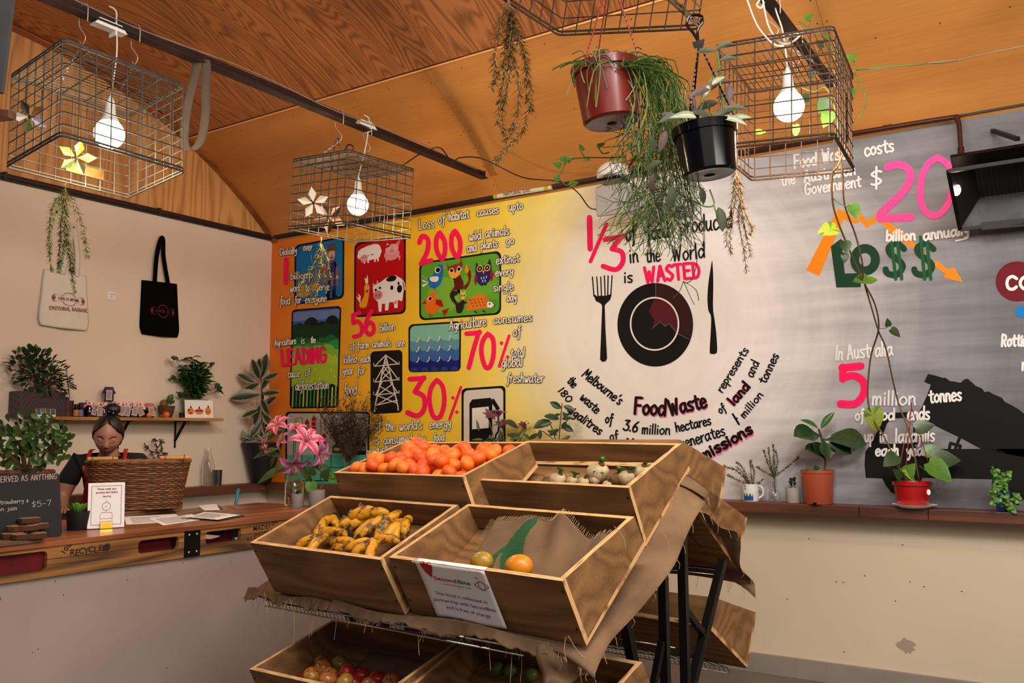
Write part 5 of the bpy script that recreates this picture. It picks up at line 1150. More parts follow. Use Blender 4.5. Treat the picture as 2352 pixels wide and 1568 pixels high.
for (px, py) in ((392, 865), (410, 905), (505, 885), (500, 900), (398, 815), (490, 835)):
 p = P(px, py, X=WX+.09)
 for k in range(3): put_leaf(t, lm, p+Vector((rnd(-.02, .02), rnd(-.02, .02), rnd(-.02, .02))), rdir(-.3), rnd(.06, .08))
 g = G(); g.tube(catmull([c+Vector((0, 0, 44*s_)), (c+p)/2+Vector((0, 0, .08)), p], 4), .002, 5); build(g, 'stem', M_stem, t)
# pumpkin card
c = onshelf(458, .205); s_ = mpp(c); M = face_matrix(c, Vector((1, -.15, .12)))
t = thing('drawing_card', 'white card with three drawn orange pumpkins leaning on the green pot', 'card', c)
w_ = 62*s_*1.12; h_ = 41*s_
g = G(); g.box((0, h_/2, 0), (w_, h_, .0015)); g.v = [tuple(M @ Vector(v)) for v in g.v]; build(g, 'card', M_paper, t)
for i, (u, rx, ry) in enumerate(((-.30, 8.5, 8), (0, 10, 7.2), (.32, 7.5, 9))):
 cx_ = u*w_; cy_ = (10+ry*.5)*s_+.0
 g = G(); g.add(on(M, [(cx_+rx*s_*math.cos(a)*1.05, cy_+ry*s_*math.sin(a)+.004, .0014) for a in np.linspace(0, 2*PI, 20)[:-1]]), [tuple(range(19))]); build(g, 'drawn_pumpkin', mat('pumpkin_orange', '#ec7a14', .8), t)
 g = G(); g.add(on(M, [(cx_+x*s_, cy_+y*s_+.004, .0018) for x, y in ((-2, ry), (0, ry+5), (2, ry+4), (3, ry-1))]), [(3, 2, 1, 0)]); build(g, 'drawn_stalk', mat('stalk_green', '#2a4a2c', .8), t)
 g = G()
 if i == 0: g.add(on(M, [(cx_+x*s_, cy_+y*s_+.004, .0018) for x, y in ((-6, 1), (-2, 1), (-2, 4), (-6, 4))]), [(0, 1, 2, 3)]); g.add(on(M, [(cx_+x*s_, cy_+y*s_+.004, .0018) for x, y in ((-4, -3), (4, -3), (2, -5.5), (-2, -5.5))]), [(3, 2, 1, 0)])
 if i == 1: g.add(on(M, [(cx_+x*s_, cy_+y*s_+.004, .0018) for x, y in ((-10, 0), (10, 0), (10, 3.5), (-10, 3.5))]), [(0, 1, 2, 3)])
 if i == 2: g.add(on(M, [(cx_+x*s_, cy_+y*s_+.004, .0018) for x, y in ((-6, -3.5), (0, 0), (6, -3.5), (0, -2))]), [(3, 2, 1, 0)])
 build(g, 'drawn_face', mat('purple_ink', '#5a1a6a', .8) if i == 1 else M_ink, t)
# ------------------------------------------------------------------ tote bags and price card on the wall
def tote(name, label, top, tl, tr, br, bl, m, hw, off=.012):
 X0 = WX+off; q = [P(*p, X=X0) for p in (tl, tr, br, bl)]; tp = P(*top, X=X0)
 t = thing(name, label, 'tote bag', tp)
 def fn(u, v, s=1):
  a = q[0].lerp(q[1], u); b = q[3].lerp(q[2], u); p = a.lerp(b, v)
  p.x = WX+.006+s*(.010+.022*math.sin(PI*min(1, u))**.6*v**.6+.006*math.sin(u*11+v*2)*v);
  if v > .8:
   k = (v-.8)/.2; cu = (u-.5)*2; p.y += -cu*k*k*.022
   p.z += .006*abs(cu)*k
  return p
 g = G(); g.sheet(fn, 22, 22, thick=.004); g.sheet(lambda u, v: fn(u, v, .1), 10, 10); build(g, 'bag', m, t, smooth=True)
 return t, fn, tp, q
M_cot = mat('natural_cotton', '#e4dccd', .9, var=.05, bump=.2, bscale=200); M_blk = mat('black_cotton', '#040405', .95, spec=.1, bump=.2, bscale=200)
def strap(t, pts, w_, m, name='handle'):
 g = G(); pts = [Vector(p) for p in catmull([tuple(p) for p in pts], 6)]
 def fn(u, v):
  i = min(int(u*(len(pts)-1)), len(pts)-2); f = u*(len(pts)-1)-i; p = pts[i].lerp(pts[i+1], f); d = pts[i+1]-pts[i]; s = Vector((1, 0, 0)).cross(d).normalized(); return p+s*(v-.5)*w_
 g.sheet(fn, len(pts)-1, 2, thick=.002); build(g, name, m, t, smooth=True)
t, fn, tp, q = tote('tote_bag', 'natural cotton tote bag with maroon print hanging behind the rosemary', (170, 518), (101, 617), (197, 633), (204, 762), (84, 748), M_cot, .03)
strap(t, [q[0].lerp(q[1], .40)+Vector((.02, 0, -.02)), P(158, 570, X=WX+.03), P(168, 522, X=WX+.03), P(173, 530, X=WX+.03), P(179, 590, X=WX+.03), q[0].lerp(q[1], .74)+Vector((.02, 0, -.02))], .038, M_cot)
g = G(); g.box(tp+Vector((-.005, 0, -.004)), (.03, .008, .008)); build(g, 'nail', M_iron, t)
M_mar = mat('maroon_ink', '#8c3a36', .85)
def surf_pt(fn, u, v, k=.007): p = fn(u, v); p.x += k; return p
def emblem(t, fn, u0, u1, v0, v1, m, words_, m2, sizes):
 g = G()
 out = [(0, .5), (.03, .3), (.10, .22), (.30, .28), (.36, .1), (.5, 0), (.64, .1), (.70, .28), (.9, .22), (.97, .3), (1, .5), (.97, .7), (.9, .78), (.7, .72), (.64, .9), (.5, 1), (.36, .9), (.3, .72), (.1, .78), (.03, .7)]
 out = catmull(out, 3, True); n = len(out)
 for k0, k1 in ((1.0, .95), (.90, .87)):
  vs = [surf_pt(fn, u0+(u1-u0)*(.5+(a-.5)*k), v0+(v1-v0)*(.5+(b-.5)*k)) for k in (k0, k1) for a, b in out]
  g.add(vs, [(i, (i+1) % n, n+(i+1) % n, n+i) for i in range(n)])
 for s in (0, 1):
  for kk in range(4):
   cu, cv = (.06 if s == 0 else .94), .5; r1 = .05-.012*kk
   if r1 > .01: ribbon(g, [np.array((cu+r1*math.cos(a), cv+r1*3*math.sin(a))) for a in np.linspace(0, 2*PI, 10)], .01, lambda a, b: surf_pt(fn, u0+(u1-u0)*a, v0+(v1-v0)*b))
 for st in text_strokes(words_, (.19, .60), (.81, .60), .12, 0): ribbon(g, st, .013, lambda a, b: surf_pt(fn, u0+(u1-u0)*a, v0+(v1-v0)*b))
 build(g, 'printed_emblem', m, t)
emblem(t, fn, .20, .92, .36, .60, M_mar, "LENTIL AS ANYTHING", None, None)
g = G()
for st in text_strokes("EMOTIONAL BAGGAGE", (.17, .70), (.97, .66), .035, 0): ribbon(g, st, .011, lambda a, b: surf_pt(fn, a, b))
build(g, 'printed_lettering', M_mar, t)
t, fn, tp, q = tote('tote_bag', 'black cotton tote bag with red emblem on the pale wall', (373, 548), (326, 643), (405, 652), (411, 777), (320, 768), M_blk, .03)
strap(t, [q[0].lerp(q[1], .32)+Vector((.02, 0, -.02)), P(360, 590, X=WX+.03), P(369, 551, X=WX+.03), P(375, 550, X=WX+.03), P(376, 590, X=WX+.028), q[0].lerp(q[1], .72)+Vector((.02, 0, -.02))], .036, M_blk)
g = G(); g.box(tp+Vector((-.005, 0, -.004)), (.03, .008, .008)); build(g, 'nail', M_iron, t)
emblem(t, fn, .22, .86, .42, .66, mat('red_brown_ink', '#7a2a26', .85), "LENTIL AS", None, None)
c = P(256, 678, X=WX+.002); t = thing('price_card', 'small white price card pinned between the tote bags', 'card', c); M = face_matrix(c, (1, 0, 0))
g = G(); g.box((0, 0, 0), (.062, .052, .001)); g.v = [tuple(M @ Vector(v)) for v in g.v]; build(g, 'card', M_paper, t)
type_mesh("Tote Bag", .011, M_ink, 'printed_lettering', t, M @ Matrix.Translation((0, .008, .001)), .0001); type_mesh("$20", .011, M_ink, 'printed_lettering', t, M @ Matrix.Translation((0, -.008, .001)), .0001)
# ------------------------------------------------------------------ produce stand
def euler_m(yaw, til, rol=0): return Matrix.Rotation(yaw, 3, 'Z') @ Matrix.Rotation(til, 3, 'X') @ Matrix.Rotation(rol, 3, 'Y')
M_cw = wood('crate_plywood', '#94693c', '#664524', 'X', 1.3, 10, .7, contrast=(.25, .8), knots=1.5, st=.2)
M_ce = layered_edge('crate_plywood_edge', '#d8ab72', '#8a5a30', 'Y'); M_ceS = layered_edge('crate_plywood_edge_side', '#d8ab72', '#8a5a30', 'X')
M_bur = weave('burlap', '#9c7a58', '#48321f', 1100)
CW, CD = .72, .43
PROF = dict(ft=(-.215, 0), fb=(-.176, -.218), bb=(.238, -.10), bt=(.215, 0))     # crate section: y back, z normal to the rim
def crate(label, pos, yaw, til, rol=0, cw=CW, group='plywood produce crates on the stand'):
 t = thing('produce_crate', label, 'crate', pos, group); t.rotation_euler = euler_m(yaw, til, rol).to_euler()
 T = .018; w_ = cw/2
 def board(name, pts, vec, edge=(1, 1)):
  g = G(); g.prism(pts, vec); build(g, name, [M_cw, M_ce, M_ceS], t, local=True, bevel=.0008)
 f, fb, bb, bt = PROF['ft'], PROF['fb'], PROF['bb'], PROF['bt']
 # end boards (trapezoids) between front and back boards
 def inset(p, q, k): v = Vector((q[0]-p[0], q[1]-p[1])); v.normalize(); return (p[0]+v.x*k, p[1]+v.y*k)
 for s, nm in ((-1, 'end_board'), (1, 'end_board')):
  g = G(); x0 = s*w_; x1 = s*(w_-T)
  pts = [(x0, f[0]+T, f[1]), (x0, bt[0]-T*.0, bt[1]), (x0, bb[0], bb[1]), (x0, fb[0]+T, fb[1])]
  g.prism(pts, (x1-x0, 0, 0));
  # rim edge gets the layered material
  g.m[2] = 2;
  build(g, nm, [M_cw, M_ce, M_ceS], t, local=True)
 g = G(); g.prism([(-w_, f[0], f[1]), (-w_, f[0]+T, f[1]), (-w_, fb[0]+T, fb[1]), (-w_, fb[0], fb[1])], (cw, 0, 0)); g.m[0] = g.m[1] = 2; g.m[2] = 1; build(g, 'front_board', [M_cw, M_ce, M_ceS], t, local=True)
 g = G(); g.prism([(-w_+T, bt[0]-T, bt[1]), (-w_+T, bt[0], bt[1]), (-w_+T, bb[0], bb[1]), (-w_+T, bb[0]-T, bb[1])], (cw-2*T, 0, 0)); g.m[2] = 1; build(g, 'back_board', [M_cw, M_ce, M_ceS], t, local=True)
 g = G(); n = Vector((0, -(bb[1]-fb[1]), bb[0]-fb[0])).normalized()
 g.prism([(-w_, fb[0], fb[1]), (-w_, bb[0]+.004, bb[1]), (-w_, bb[0]+.004-n.y*T, bb[1]-n.z*T), (-w_, fb[0]-n.y*T, fb[1]-n.z*T)], (cw, 0, 0)); g.m[0] = g.m[1] = 2; g.m[3] = 1; build(g, 'crate_bottom', [M_cw, M_ce, M_ceS], t, local=True)
 for x in (-w_+.012, w_-.012):
  for v in (.18, .8):
   y = f[0]+(fb[0]-f[0])*v; z = f[1]+(fb[1]-f[1])*v; g = G(); g.ball((x, y-.0008, z), (.0045, .002, .0045), 8, 5); build(g, 'screw', M_iron, t, local=True)
 M = Matrix.Translation(pos) @ euler_m(yaw, til, rol).to_4x4(); return t, M
D2 = math.radians
CR_ = {}
CR_['TL'] = crate('top left crate heaped with orange mandarins', (-2.317, 2.899, 1.292), D2(-4.68), D2(16.7), D2(-.2))
CR_['TR'] = crate('top right crate with turnips on burlap', (-1.672, 2.951, 1.282), D2(-3.87), D2(19.3), D2(.65))
CR_['ML'] = crate('middle left crate with the bunches of bananas', (-2.391, 2.522, 1.050), D2(-4.45), D2(21.2), D2(.5))
CR_['MR'] = crate('middle right crate with burlap and mangoes behind the white sign', (-1.646, 2.479, 1.049), D2(-5.6), D2(20.6), D2(.64))
CR_['LL'] = crate('bottom left crate holding the red apples', (-2.374, 2.522, .570), D2(-4.44), D2(15.6), D2(-1.4))
CR_['LR'] = crate('bottom right dark crate in shadow beside the apples', (-1.649, 2.524, .582), D2(-5.3), D2(18.9), D2(-.2))
# far side of the stand: a mirrored set facing the mural
SY = D2(-5.0); S0 = Vector((-1.98, 3.215, 0)); SM = Matrix.Translation(S0) @ Matrix.Rotation(SY, 4, 'Z')   # stand frame; x along, y back
for lab, x, y, z, til in (('crate on the far side of the stand, top right, seen end on', .28, .255, 1.30, 17), ('crate on the far side of the stand, below the top one, seen end on', .28, .45, 1.095, 21), ('crate on the far side of the stand, lowest, seen under the burlap', .28, .51, .67, 17),
       ('crate on the far side of the stand, top left, behind the mandarins', -.47, .255, 1.27, 17), ('crate on the far side of the stand, middle left, behind the banana crate', -.47, .45, 1.07, 21)):
 crate(lab, SM @ Vector((x, y, z)), SY+PI, D2(til))
# steel frame
st = thing('display_stand', 'black steel A-frame stand carrying the plywood crates', 'stand', S0)
def sp(x, y, z): return SM @ Vector((x, y, z))
XL, XRr = -.74, .72
def fbar(name, a, b, w_=.03, h_=None): g = G(); g.bar(sp(*a), sp(*b), w_, h_ or w_); build(g, name, M_iron, st)
for x in (XL, .68):
 for y, z in ((-.18, 1.02), (-.03, 1.12)): fbar('post', (x, y, 0), (x, y, z))
 fbar('slanted_arm', (x, -.20, .03), (x, -.45, .79)); fbar('slanted_arm', (x, 0, .44), (x, .31, .88)); fbar('foot_bar', (x, -.55, .02), (x, .45, .02), .03)
 fbar('brace', (x, -.20, .66), (x, -.42, .20), .022); fbar('brace', (x, -.02, .74), (x, .16, .60), .022); fbar('crossbar', (x, -.5, .30), (x, .45, .30), .025)
for y, z in ((-.18, 1.01), (-.03, 1.11)): fbar('rail', (XL, y, z), (.68, y, z)); fbar('rail', (XL, y, .27), (.68, y, .27))
for x in (-.28, .12): fbar('post', (x, -.18, 0), (x, -.18, 1.0))
# sloping wire shelves that hold the rows, on both sides
def slope_z(y): return 1.10+(abs(y)*-1+.06)*.62          # height of the sloping shelf at distance y from the middle
def wire_shelf(name, y0_, z0_, y1_, z1_):
 XRr = .72 if y1_ < 0 else .54
 g = G()
 n = 26
 for i in range(n+1):
  x = XL+(XRr-XL)*i/n; g.tube([sp(x, y0_, z0_), sp(x, y1_, z1_)], .0018, 4)
 build(g, 'shelf_wires', M_iron, st, kind='stuff')
 g = G(); dz = -.022
 g.tube([sp(XL-.02, y0_, z0_), sp(XRr+.0, y0_, z0_)], .0035, 8); build(g, 'shelf_rod', mat('chrome', '#c8c8c4', .15, 1), st, smooth=True)
 g = G(); g.tube([sp(XL-.02, y0_, z0_+dz), sp(XRr+.0, y0_, z0_+dz)], .0032, 8); build(g, 'shelf_rod', MATS['chrome'], st, smooth=True)
 g = G()
 for i in range(60): x = XL+(XRr-XL)*i/59; g.tube([sp(x, y0_, z0_), sp(x+.012, y0_, z0_+dz)], .0015, 4)
 build(g, 'shelf_zigzag', M_iron, st, kind='stuff')
 g = G(); g.tube([sp(XL, y1_, z1_), sp(XRr, y1_, z1_)], .0035, 6); build(g, 'shelf_rod', MATS['chrome'], st, smooth=True)
def cpt(k, x, y, z): return CR_[k][1] @ Vector((x, y, z))
def loc_s(v): return SM.inverted() @ v
FBm = loc_s(cpt('MR', .36, PROF['fb'][0], PROF['fb'][1])); BBm = loc_s(cpt('MR', .36, PROF['bb'][0], PROF['bb'][1]))
FBt = loc_s(cpt('TR', .36, PROF['fb'][0], PROF['fb'][1])); BBt = loc_s(cpt('TR', .36, PROF['bb'][0], PROF['bb'][1]))
for s in (1, -1):
 if s > 0: wire_shelf('wire_shelf', FBm.y-.02, FBm.z-.045, BBt.y, BBt.z-.05)
 else: wire_shelf('wire_shelf', .56, .80, .06, 1.14)
 FBl = loc_s(cpt('LR', .36, PROF['fb'][0], PROF['fb'][1])); BBl = loc_s(cpt('LR', .36, PROF['bb'][0], PROF['bb'][1]))
 if s > 0: wire_shelf('wire_shelf', FBl.y-.02, FBl.z-.03, BBl.y, BBl.z-.03)
 else: wire_shelf('wire_shelf', .62, .38, .16, .55)
# burlap hung over the frame: front slope and back slope
def burlap_slope(label, s, x0, x1, cx1, group=None):
 # profile from the apex down
 prof = [(-.05, 1.205), (BBt.y*.75-.02, BBt.z-.03), (FBt.y, FBt.z-.022), (FBm.y*.5+FBt.y*.5, (FBm.z+FBt.z)/2-.03), (FBm.y-.005, FBm.z-.02), (FBm.y-.016, FBm.z-.030)] if s > 0 else [(.0, 1.205), (-.12, 1.13), (-.36, .99), (-.52, .845), (-.575, .80), (-.57, .765)]
 pc = [np.array(p) for p in catmull(prof, 6)]
 # even out by arc length
 ln_ = [0]
 for a, b in zip(pc, pc[1:]): ln_.append(ln_[-1]+np.linalg.norm(b-a))
 def at(v):
  q = v*ln_[-1]; i = min(max(0, np.searchsorted(ln_, q)-1), len(pc)-2); f = (q-ln_[i])/(ln_[i+1]-ln_[i]+1e-9); return pc[i]*(1-f)+pc[i+1]*f
 def fn(u, v):
  y, z = at(v); x = x0+(x1-x0)*u
  over = max(0, (x-cx1)/(x1-cx1)) if x > cx1 else 0
  z += -.035*over**1.5*(1+.6*math.sin(7*v+1))-.012*over*math.sin(19*v); x -= .02*over*(math.sin(9*v)+.5*math.sin(17*v+1))
  z += -.004*abs(math.sin(13*u+3*v))-(.004+.006*math.sin(21*u))*max(0, v-.95)/.05
  p = sp(x, s*y, z); return p
 g = G(); g.sheet(fn, 54, 40, thick=.002*s, uvs=(1.5, .9)); o = build(g, 'burlap_cloth', M_bur, smooth=True); tag(o, label, 'burlap', group)
 g = G()
 rg = random.Random(3)
 for i in range(90 if s == 1 else 26):
  u = rg.random(); p = fn(u, 1.0); L_ = rg.choice((.012, .02, .03, .05, .02, .015)) if i % 11 else rg.uniform(.08, .14)
  q1 = p+Vector((rg.uniform(-.01, .01), rg.uniform(-.012, .004), -L_*.5)); q2 = q1+Vector((rg.uniform(-.012, .012), rg.uniform(-.008, .008), -L_*.5)); g.tube([p, q1, q2], .0008, 3)
 for v in np.linspace(.02, 1, 12):
  p = fn(1.0, v); g.tube([p, p+Vector((rg.uniform(0, .01), 0, -.012)), p+Vector((rg.uniform(-.01, .015), 0, -.03))], .0008, 3)
 build(g, 'loose_threads', mat('jute_thread', '#b09068', .9), o, kind='stuff')
 return fn
bf = burlap_slope('long burlap cloth draped over the near slope under the crates', 1, -.86, .80, .66)
burlap_slope('burlap cloth draped over the far slope of the stand, hanging at the right', -1, -.9, .70, .60)
# hem bunched in front of the crates
def hem(label, xa, xb, ph, hgt):
 def fn(u, v):
  x = xa+(xb-xa)*u; y = FBm.y-.018-.016*v-.010*math.sin(14*u+ph)*v-.004*math.sin(47*u)*v-.002*math.sin(111*u+2*v); z = FBm.z-.020+hgt*(1-v)*(.6+.4*math.sin(9*u+ph))-.022*v-.010*math.sin(17*u+2*ph)*v+.004*math.sin(61*u+3)*v+.0025*math.sin(143*u)*v
  return sp(x, y, z)
 g = G(); g.sheet(fn, 150, 6, thick=.003, uvs=(1, .06)); tag(build(g, 'burlap_hem', M_bur, smooth=True), label, 'burlap', 'burlap hems along the front of the stand')
hem('frayed burlap hem bunched below the banana crate', -.87, -.36, .5, .018); hem('frayed burlap hem bunched below the white sign', -.35, .64, 2.2, .026)
g = G()   # corner flap hanging at the right front
def flap(u, v): return sp(.60+.13*u+.02*v, FBm.y-.03+.05*u-.01*math.sin(6*v), FBm.z-.03-.12*v*(1-.35*u)+.01*math.sin(9*u))
g.sheet(flap, 10, 10, thick=.003, uvs=(.12, .12)); tag(build(g, 'burlap_corner', M_bur, smooth=True), 'frayed burlap corner hanging at the right end of the front edge', 'burlap')
g = G()
for (a, b, c) in (((1410, 1208), (1432, 1235), (1437, 1262)), ((1512, 1212), (1536, 1250), (1535, 1325)), ((1305, 1460), (1330, 1500), (1348, 1511)), ((1300, 1462), (1296, 1490), (1302, 1518)), ((665, 1374), (676, 1415), (674, 1480)), ((660, 1380), (650, 1400), (646, 1420)), ((785, 1375), (792, 1395), (795, 1412)), ((607, 1360), (612, 1385), (615, 1408))):
 dd_ = depth(cpt('MR', .36, -.215, 0)) if a[0] > 900 else depth(cpt('ML', -.3, -.215, 0)); dd_ += .12 if a[0] in (1512,) else 0
 g.tube(catmull([tuple(P(*q, d=dd_-.03)) for q in (a, b, c)], 4), .0011, 4)
tag(build(g, 'loose_jute_threads', MATS['jute_thread'], kind='stuff'), 'loose jute threads dangling from the burlap edges', 'thread')
# burlap inside crates: wavy sheets in a crate's own space
def liner(ck, label, fn, nu, nv, uvs, fringe=True, stripe=None):
 M = CR_[ck][1]
 g = G(); g.sheet(lambda u, v: M @ Vector(fn(u, v)), nu, nv, thick=-.002, uvs=uvs); o = build(g, 'burlap_liner', M_bur, smooth=True); tag(o, label, 'burlap')
 if fringe:
  g = G(); rg = random.Random(5)
  for e in range(2):
   for i in range(110):
    k = i/109; p = Vector(fn(k, 1)) if e == 0 else Vector(fn(0, k)); d = Vector((rg.uniform(-.006, .006), .02 if e == 0 else rg.uniform(-.01, .01), .004)) if e == 0 else Vector((-.02, rg.uniform(-.006, .006), .004))
    g.tube([M @ (p+Vector((0, 0, .002))), M @ (p+d+Vector((0, 0, .004)))], .0006, 3)
  build(g, 'fringe', MATS['jute_thread'], o, kind='stuff')
 return o
def floor_z(y): f, b = PROF['fb'], PROF['bb']; return f[1]+(b[1]-f[1])*(y-f[0])/(b[0]-f[0])
liner('TR', 'small fringed burlap square under the turnips', lambda u, v: (-.24+.50*u, -.17+.30*v, floor_z(-.17+.30*v)+.006+.004*math.sin(9*u)*math.sin(7*v)), 20, 12, (.5, .3))
def lmr(u, v):
 x = -.20+.52*u-.05*(1-v)*(1-u); y = -.150+.320*v
 z = floor_z(y)+.012+.055*v**1.5+.05*math.exp(-((u-.62)/.10)**2)*v**2+.028*math.sin(3.2*u+.4)*v+.02*math.exp(-((u-.95)/.08)**2)*v-.02*math.exp(-((u-.80)/.06)**2)*v*v
 return (x, y+.02*math.sin(6*u)*v, z+.004*math.sin(22*u+8*v))
lin = liner('MR', 'rumpled coffee sack with green leaf print in the mango crate', lmr, 120, 72, (.5, .36))
def inside(p, q):
 c = False; j = len(q)-1
 for i in range(len(q)):
  if (q[i][1] > p[1]) != (q[j][1] > p[1]) and p[0] < (q[j][0]-q[i][0])*(p[1]-q[i][1])/(q[j][1]-q[i][1])+q[i][0]: c = not c
  j = i
 return c
LEAFP = [catmull(p, 4, True) for p in ([(.36, .98), (.34, .8), (.42, .58), (.56, .44), (.74, .36), (.80, .22), (.72, .08), (.64, .0), (.62, .1), (.60, .2), (.46, .26), (.32, .38), (.22, .58), (.21, .8), (.28, .97)], [(.22, .75), (.20, .55), (.26, .36), (.38, .2), (.52, .1), (.40, .08), (.24, .18), (.16, .34), (.15, .55)], [(.66, .04), (.76, .14), (.90, .24), (.99, .30), (.99, .20), (.88, .08), (.76, .02)])]
me_ = lin.data; me_.materials.append(weave('green_printed_burlap', '#2f6a38', '#163a20', 1100)); NU, NV = 120, 72
top_ = [1 if any(inside(((k//NV+.5)/NU, (k % NV+.5)/NV), q) for q in LEAFP) else 0 for k in range(NU*NV)]; mi_ = (top_+top_+[0]*len(me_.polygons))[:len(me_.polygons)]
me_.polygons.foreach_set('material_index', mi_)
def lml(u, v): return (-.27+.20*u+.01*math.sin(9*v), .06+.135*v, floor_z(.06+.135*v)+.01+.055*(1-abs(2*u-1))*v+.02*v+.01*math.sin(15*u))
liner('ML', 'scrap of dark burlap in the back corner of the banana crate', lml, 12, 10, (.2, .13))
liner('LL', 'burlap sheet with a printed letter lining the apple crate', lambda u, v: (-.15+.48*u, -.14+.34*v, floor_z(-.14+.34*v)+.004), 8, 8, (.4, .3), False)
M = CR_['LL'][1]; g = G()
for st_ in text_strokes("R", (.24, .04), (.32, .04), .045, 0): ribbon(g, st_, .012, lambda a, b: M @ Vector((a, -.02+(.04-b)*1.0, floor_z(-.02+(.04-b))+.010)))
build(g, 'printed_letter', M_ink, bpy.data.objects['burlap_liner.003'])
# ---- mandarins
M = CR_['TL'][1]
Cf = crop(500, 760)
pile = [(1045, 1030), (1065, 1000), (1170, 955), (1215, 970), (1165, 1010), (1175, 1045), (1255, 1037), (1305, 955), (1420, 940), (1370, 970), (1430, 880), (1490, 845), (1540, 870), (1480, 910), (1535, 948), (1330, 1010), (1392, 1025), (1380, 985), (1440, 1012), (1410, 1064), (1480, 1052), (1552, 1018), (1540, 1064), (1577, 985), (1615, 935), (1640, 895), (1632, 965), (1645, 1040), (1682, 975), (1708, 1015), (1740, 1058), (1762, 935), (1850, 885), (1805, 905), (1882, 930), (1872, 992), (1775, 1012), (1838, 1050), (1950, 950), (1985, 890), (2015, 893), (1952, 1000), (2045, 930), (2080, 900), (1700, 925), (1590, 900), (1915, 970), (1240, 1010), (1110, 1040), (1460, 975), (1600, 1030)]
pile += [(835+1160, 905), (1100+960, 880)]
ro = (CAMPOS); spots_ = []
Mi = M.inverted(); rm_ = .0335
def ray_plane_local(px, py, M, zl):
 Mi = M.inverted(); o = Mi @ CAMPOS; d = (Mi.to_3x3() @ (RM @ _ray(px, py))); t = (zl-o.z)/d.z; return o+d*t
def mlab(p, k):
 n = min(4, int((p.x+.36)/.144)); r = 'front' if p.y < -.09 else 'middle' if p.y < .04 else 'back'; h = 'top' if p.z > .005 else 'upper' if p.z > -.04 else 'lower'
 return '%s orange mandarin, %s of the heap, %s row, %s layer' % (('bright', 'light', 'reddish')[k], ('left end', 'left part', 'middle', 'right part', 'right end')[n], r, h)
n_m = 0
for (x, y) in pile:
 px, py = Cf(x, y); best = None
 for zl in (.030, .012, -.006, -.024, -.045, -.07):
  p = ray_plane_local(px, py, M, zl)
  if abs(p.x) < .36-.015-rm_ and -.20+rm_*.9 < p.y < .20-rm_:
   if all((p-q).length > rm_*1.5 for q in spots_): best = p;
   if best is not None and zl <= .03-0.035*abs(p.y+.0)/.2: break
 if best is None: continue
 spots_.append(best.copy()); k = rnd(.93, 1.08); kk = random.randrange(3); mandarin(M @ best, rm_*k, mlab(best, kk), 'mandarins heaped in the top left crate', kk)
# more of the heap between and beneath
for zl in (-.03, -.075, -.115):
 for iy in range(7):
  for ix in range(11):
   p = Vector((-.30+.060*ix+(.03 if iy % 2 else 0), -.155+.052*iy, zl+rnd(-.006, .006)))
   if abs(p.x) > .31 or p.y > .165 or p.z-rm_ < floor_z(p.y)+.002: continue
   if all((p-q).length > rm_*1.72 for q in spots_): spots_.append(p); kk = random.randrange(3); mandarin(M @ p, rm_*.98, mlab(p, kk), 'mandarins heaped in the top left crate', kk)
from collections import defaultdict
dd0 = defaultdict(list)
for o in COL.objects:
 if o.get('group') == 'mandarins heaped in the top left crate': dd0[o['label']].append(o)
for L0, os_ in dd0.items():
 if len(os_) > 1:
  os_.sort(key=lambda o: o.location.x); W0 = {2: ('left of two', 'right of two'), 3: ('left of three', 'middle of three', 'right of three')}.get(len(os_)) or ['number %d from left' % (i+1) for i in range(len(os_))]
  for o, w0 in zip(os_, W0): o['label'] = L0.replace(' of the heap', '')+', '+w0
# ---- turnips
M_tur = mat('turnip_skin', '#c0aa80', .6, var=.35, vscale=22, bump=.5, bscale=45); M_tg = leafmat('turnip_green', '#4a7a1c'); M_tb = mat('muddy_brown', '#6a4c2c', .9, var=.4, vscale=50, bump=.8)
lm = leaf_me('leaf_me', M_tg, 1, .7, .55, .5, .3, 4, wave=.08)
M = CR_['TR'][1]
for (x, y, r, lab, gr) in ((590, 1118, 22, 'turnip at the left end of the row, green stub on its right', 1), (700, 1125, 15, 'small turnip with bright green stubs, second from the left', 1), (785, 1135, 16, 'small pale round turnip in the front middle', 0), (890, 1062, 29, 'largest turnip with brown scarred top', 1), (965, 1153, 13, 'tiny turnip at the front edge of the crate', 0), (1030, 1112, 20, 'muddy brown turnip with a leafy stub', 2), (1110, 1105, 23, 'brown spotted turnip near the right end board', 1), (1215, 1062, 24, 'turnip partly behind the right end board', 0), (870, 1118, 14, 'small white turnip root under the largest turnip', 1)):
 px, py = C3(x, y); p = ray_plane_local(px, py, M, -.07)
 s_ = mpp(M @ p); R_ = r*s_*.92; zf = floor_z(p.y)+.008+R_*.85
 for _ in range(4): p = ray_plane_local(px, py, M, floor_z(min(max(p.y, -.17), .2))+.008+R_*.85)
 p.x = max(-.33, min(.345-R_, p.x)); p.y = max(-.17+R_*.6, p.y)
 c = M @ p; t = thing('turnip', lab, 'turnip', c-Vector((0, 0, R_*.8)), 'turnips in the top right crate')
 rg = random.Random(x)
 ph_ = rg.uniform(0, 6)
 g = G(); g.ball(c, (R_, R_*.95, R_*.84), 20, 14, fn=lambda v: v*(1+.05*math.sin(5*math.atan2(v.y, v.x)+ph_)+.04*math.sin(v.z/R_*4))); build(g, 'root', M_tur if gr != 2 else M_tb, t, smooth=True)
 g = G(); d = Vector((.5, -.2, .75)).normalized(); g.tube([c+d*R_*.8, c+d*R_*1.06], [R_*.32, R_*.28], 8); build(g, 'stub', M_tb, t)
 for k in range((4, 7, 9)[gr]): put_leaf(t, lm, c+d*R_*1.0, d+rdir(.3)*.8, rg.uniform(.02, .034) if gr else .016)
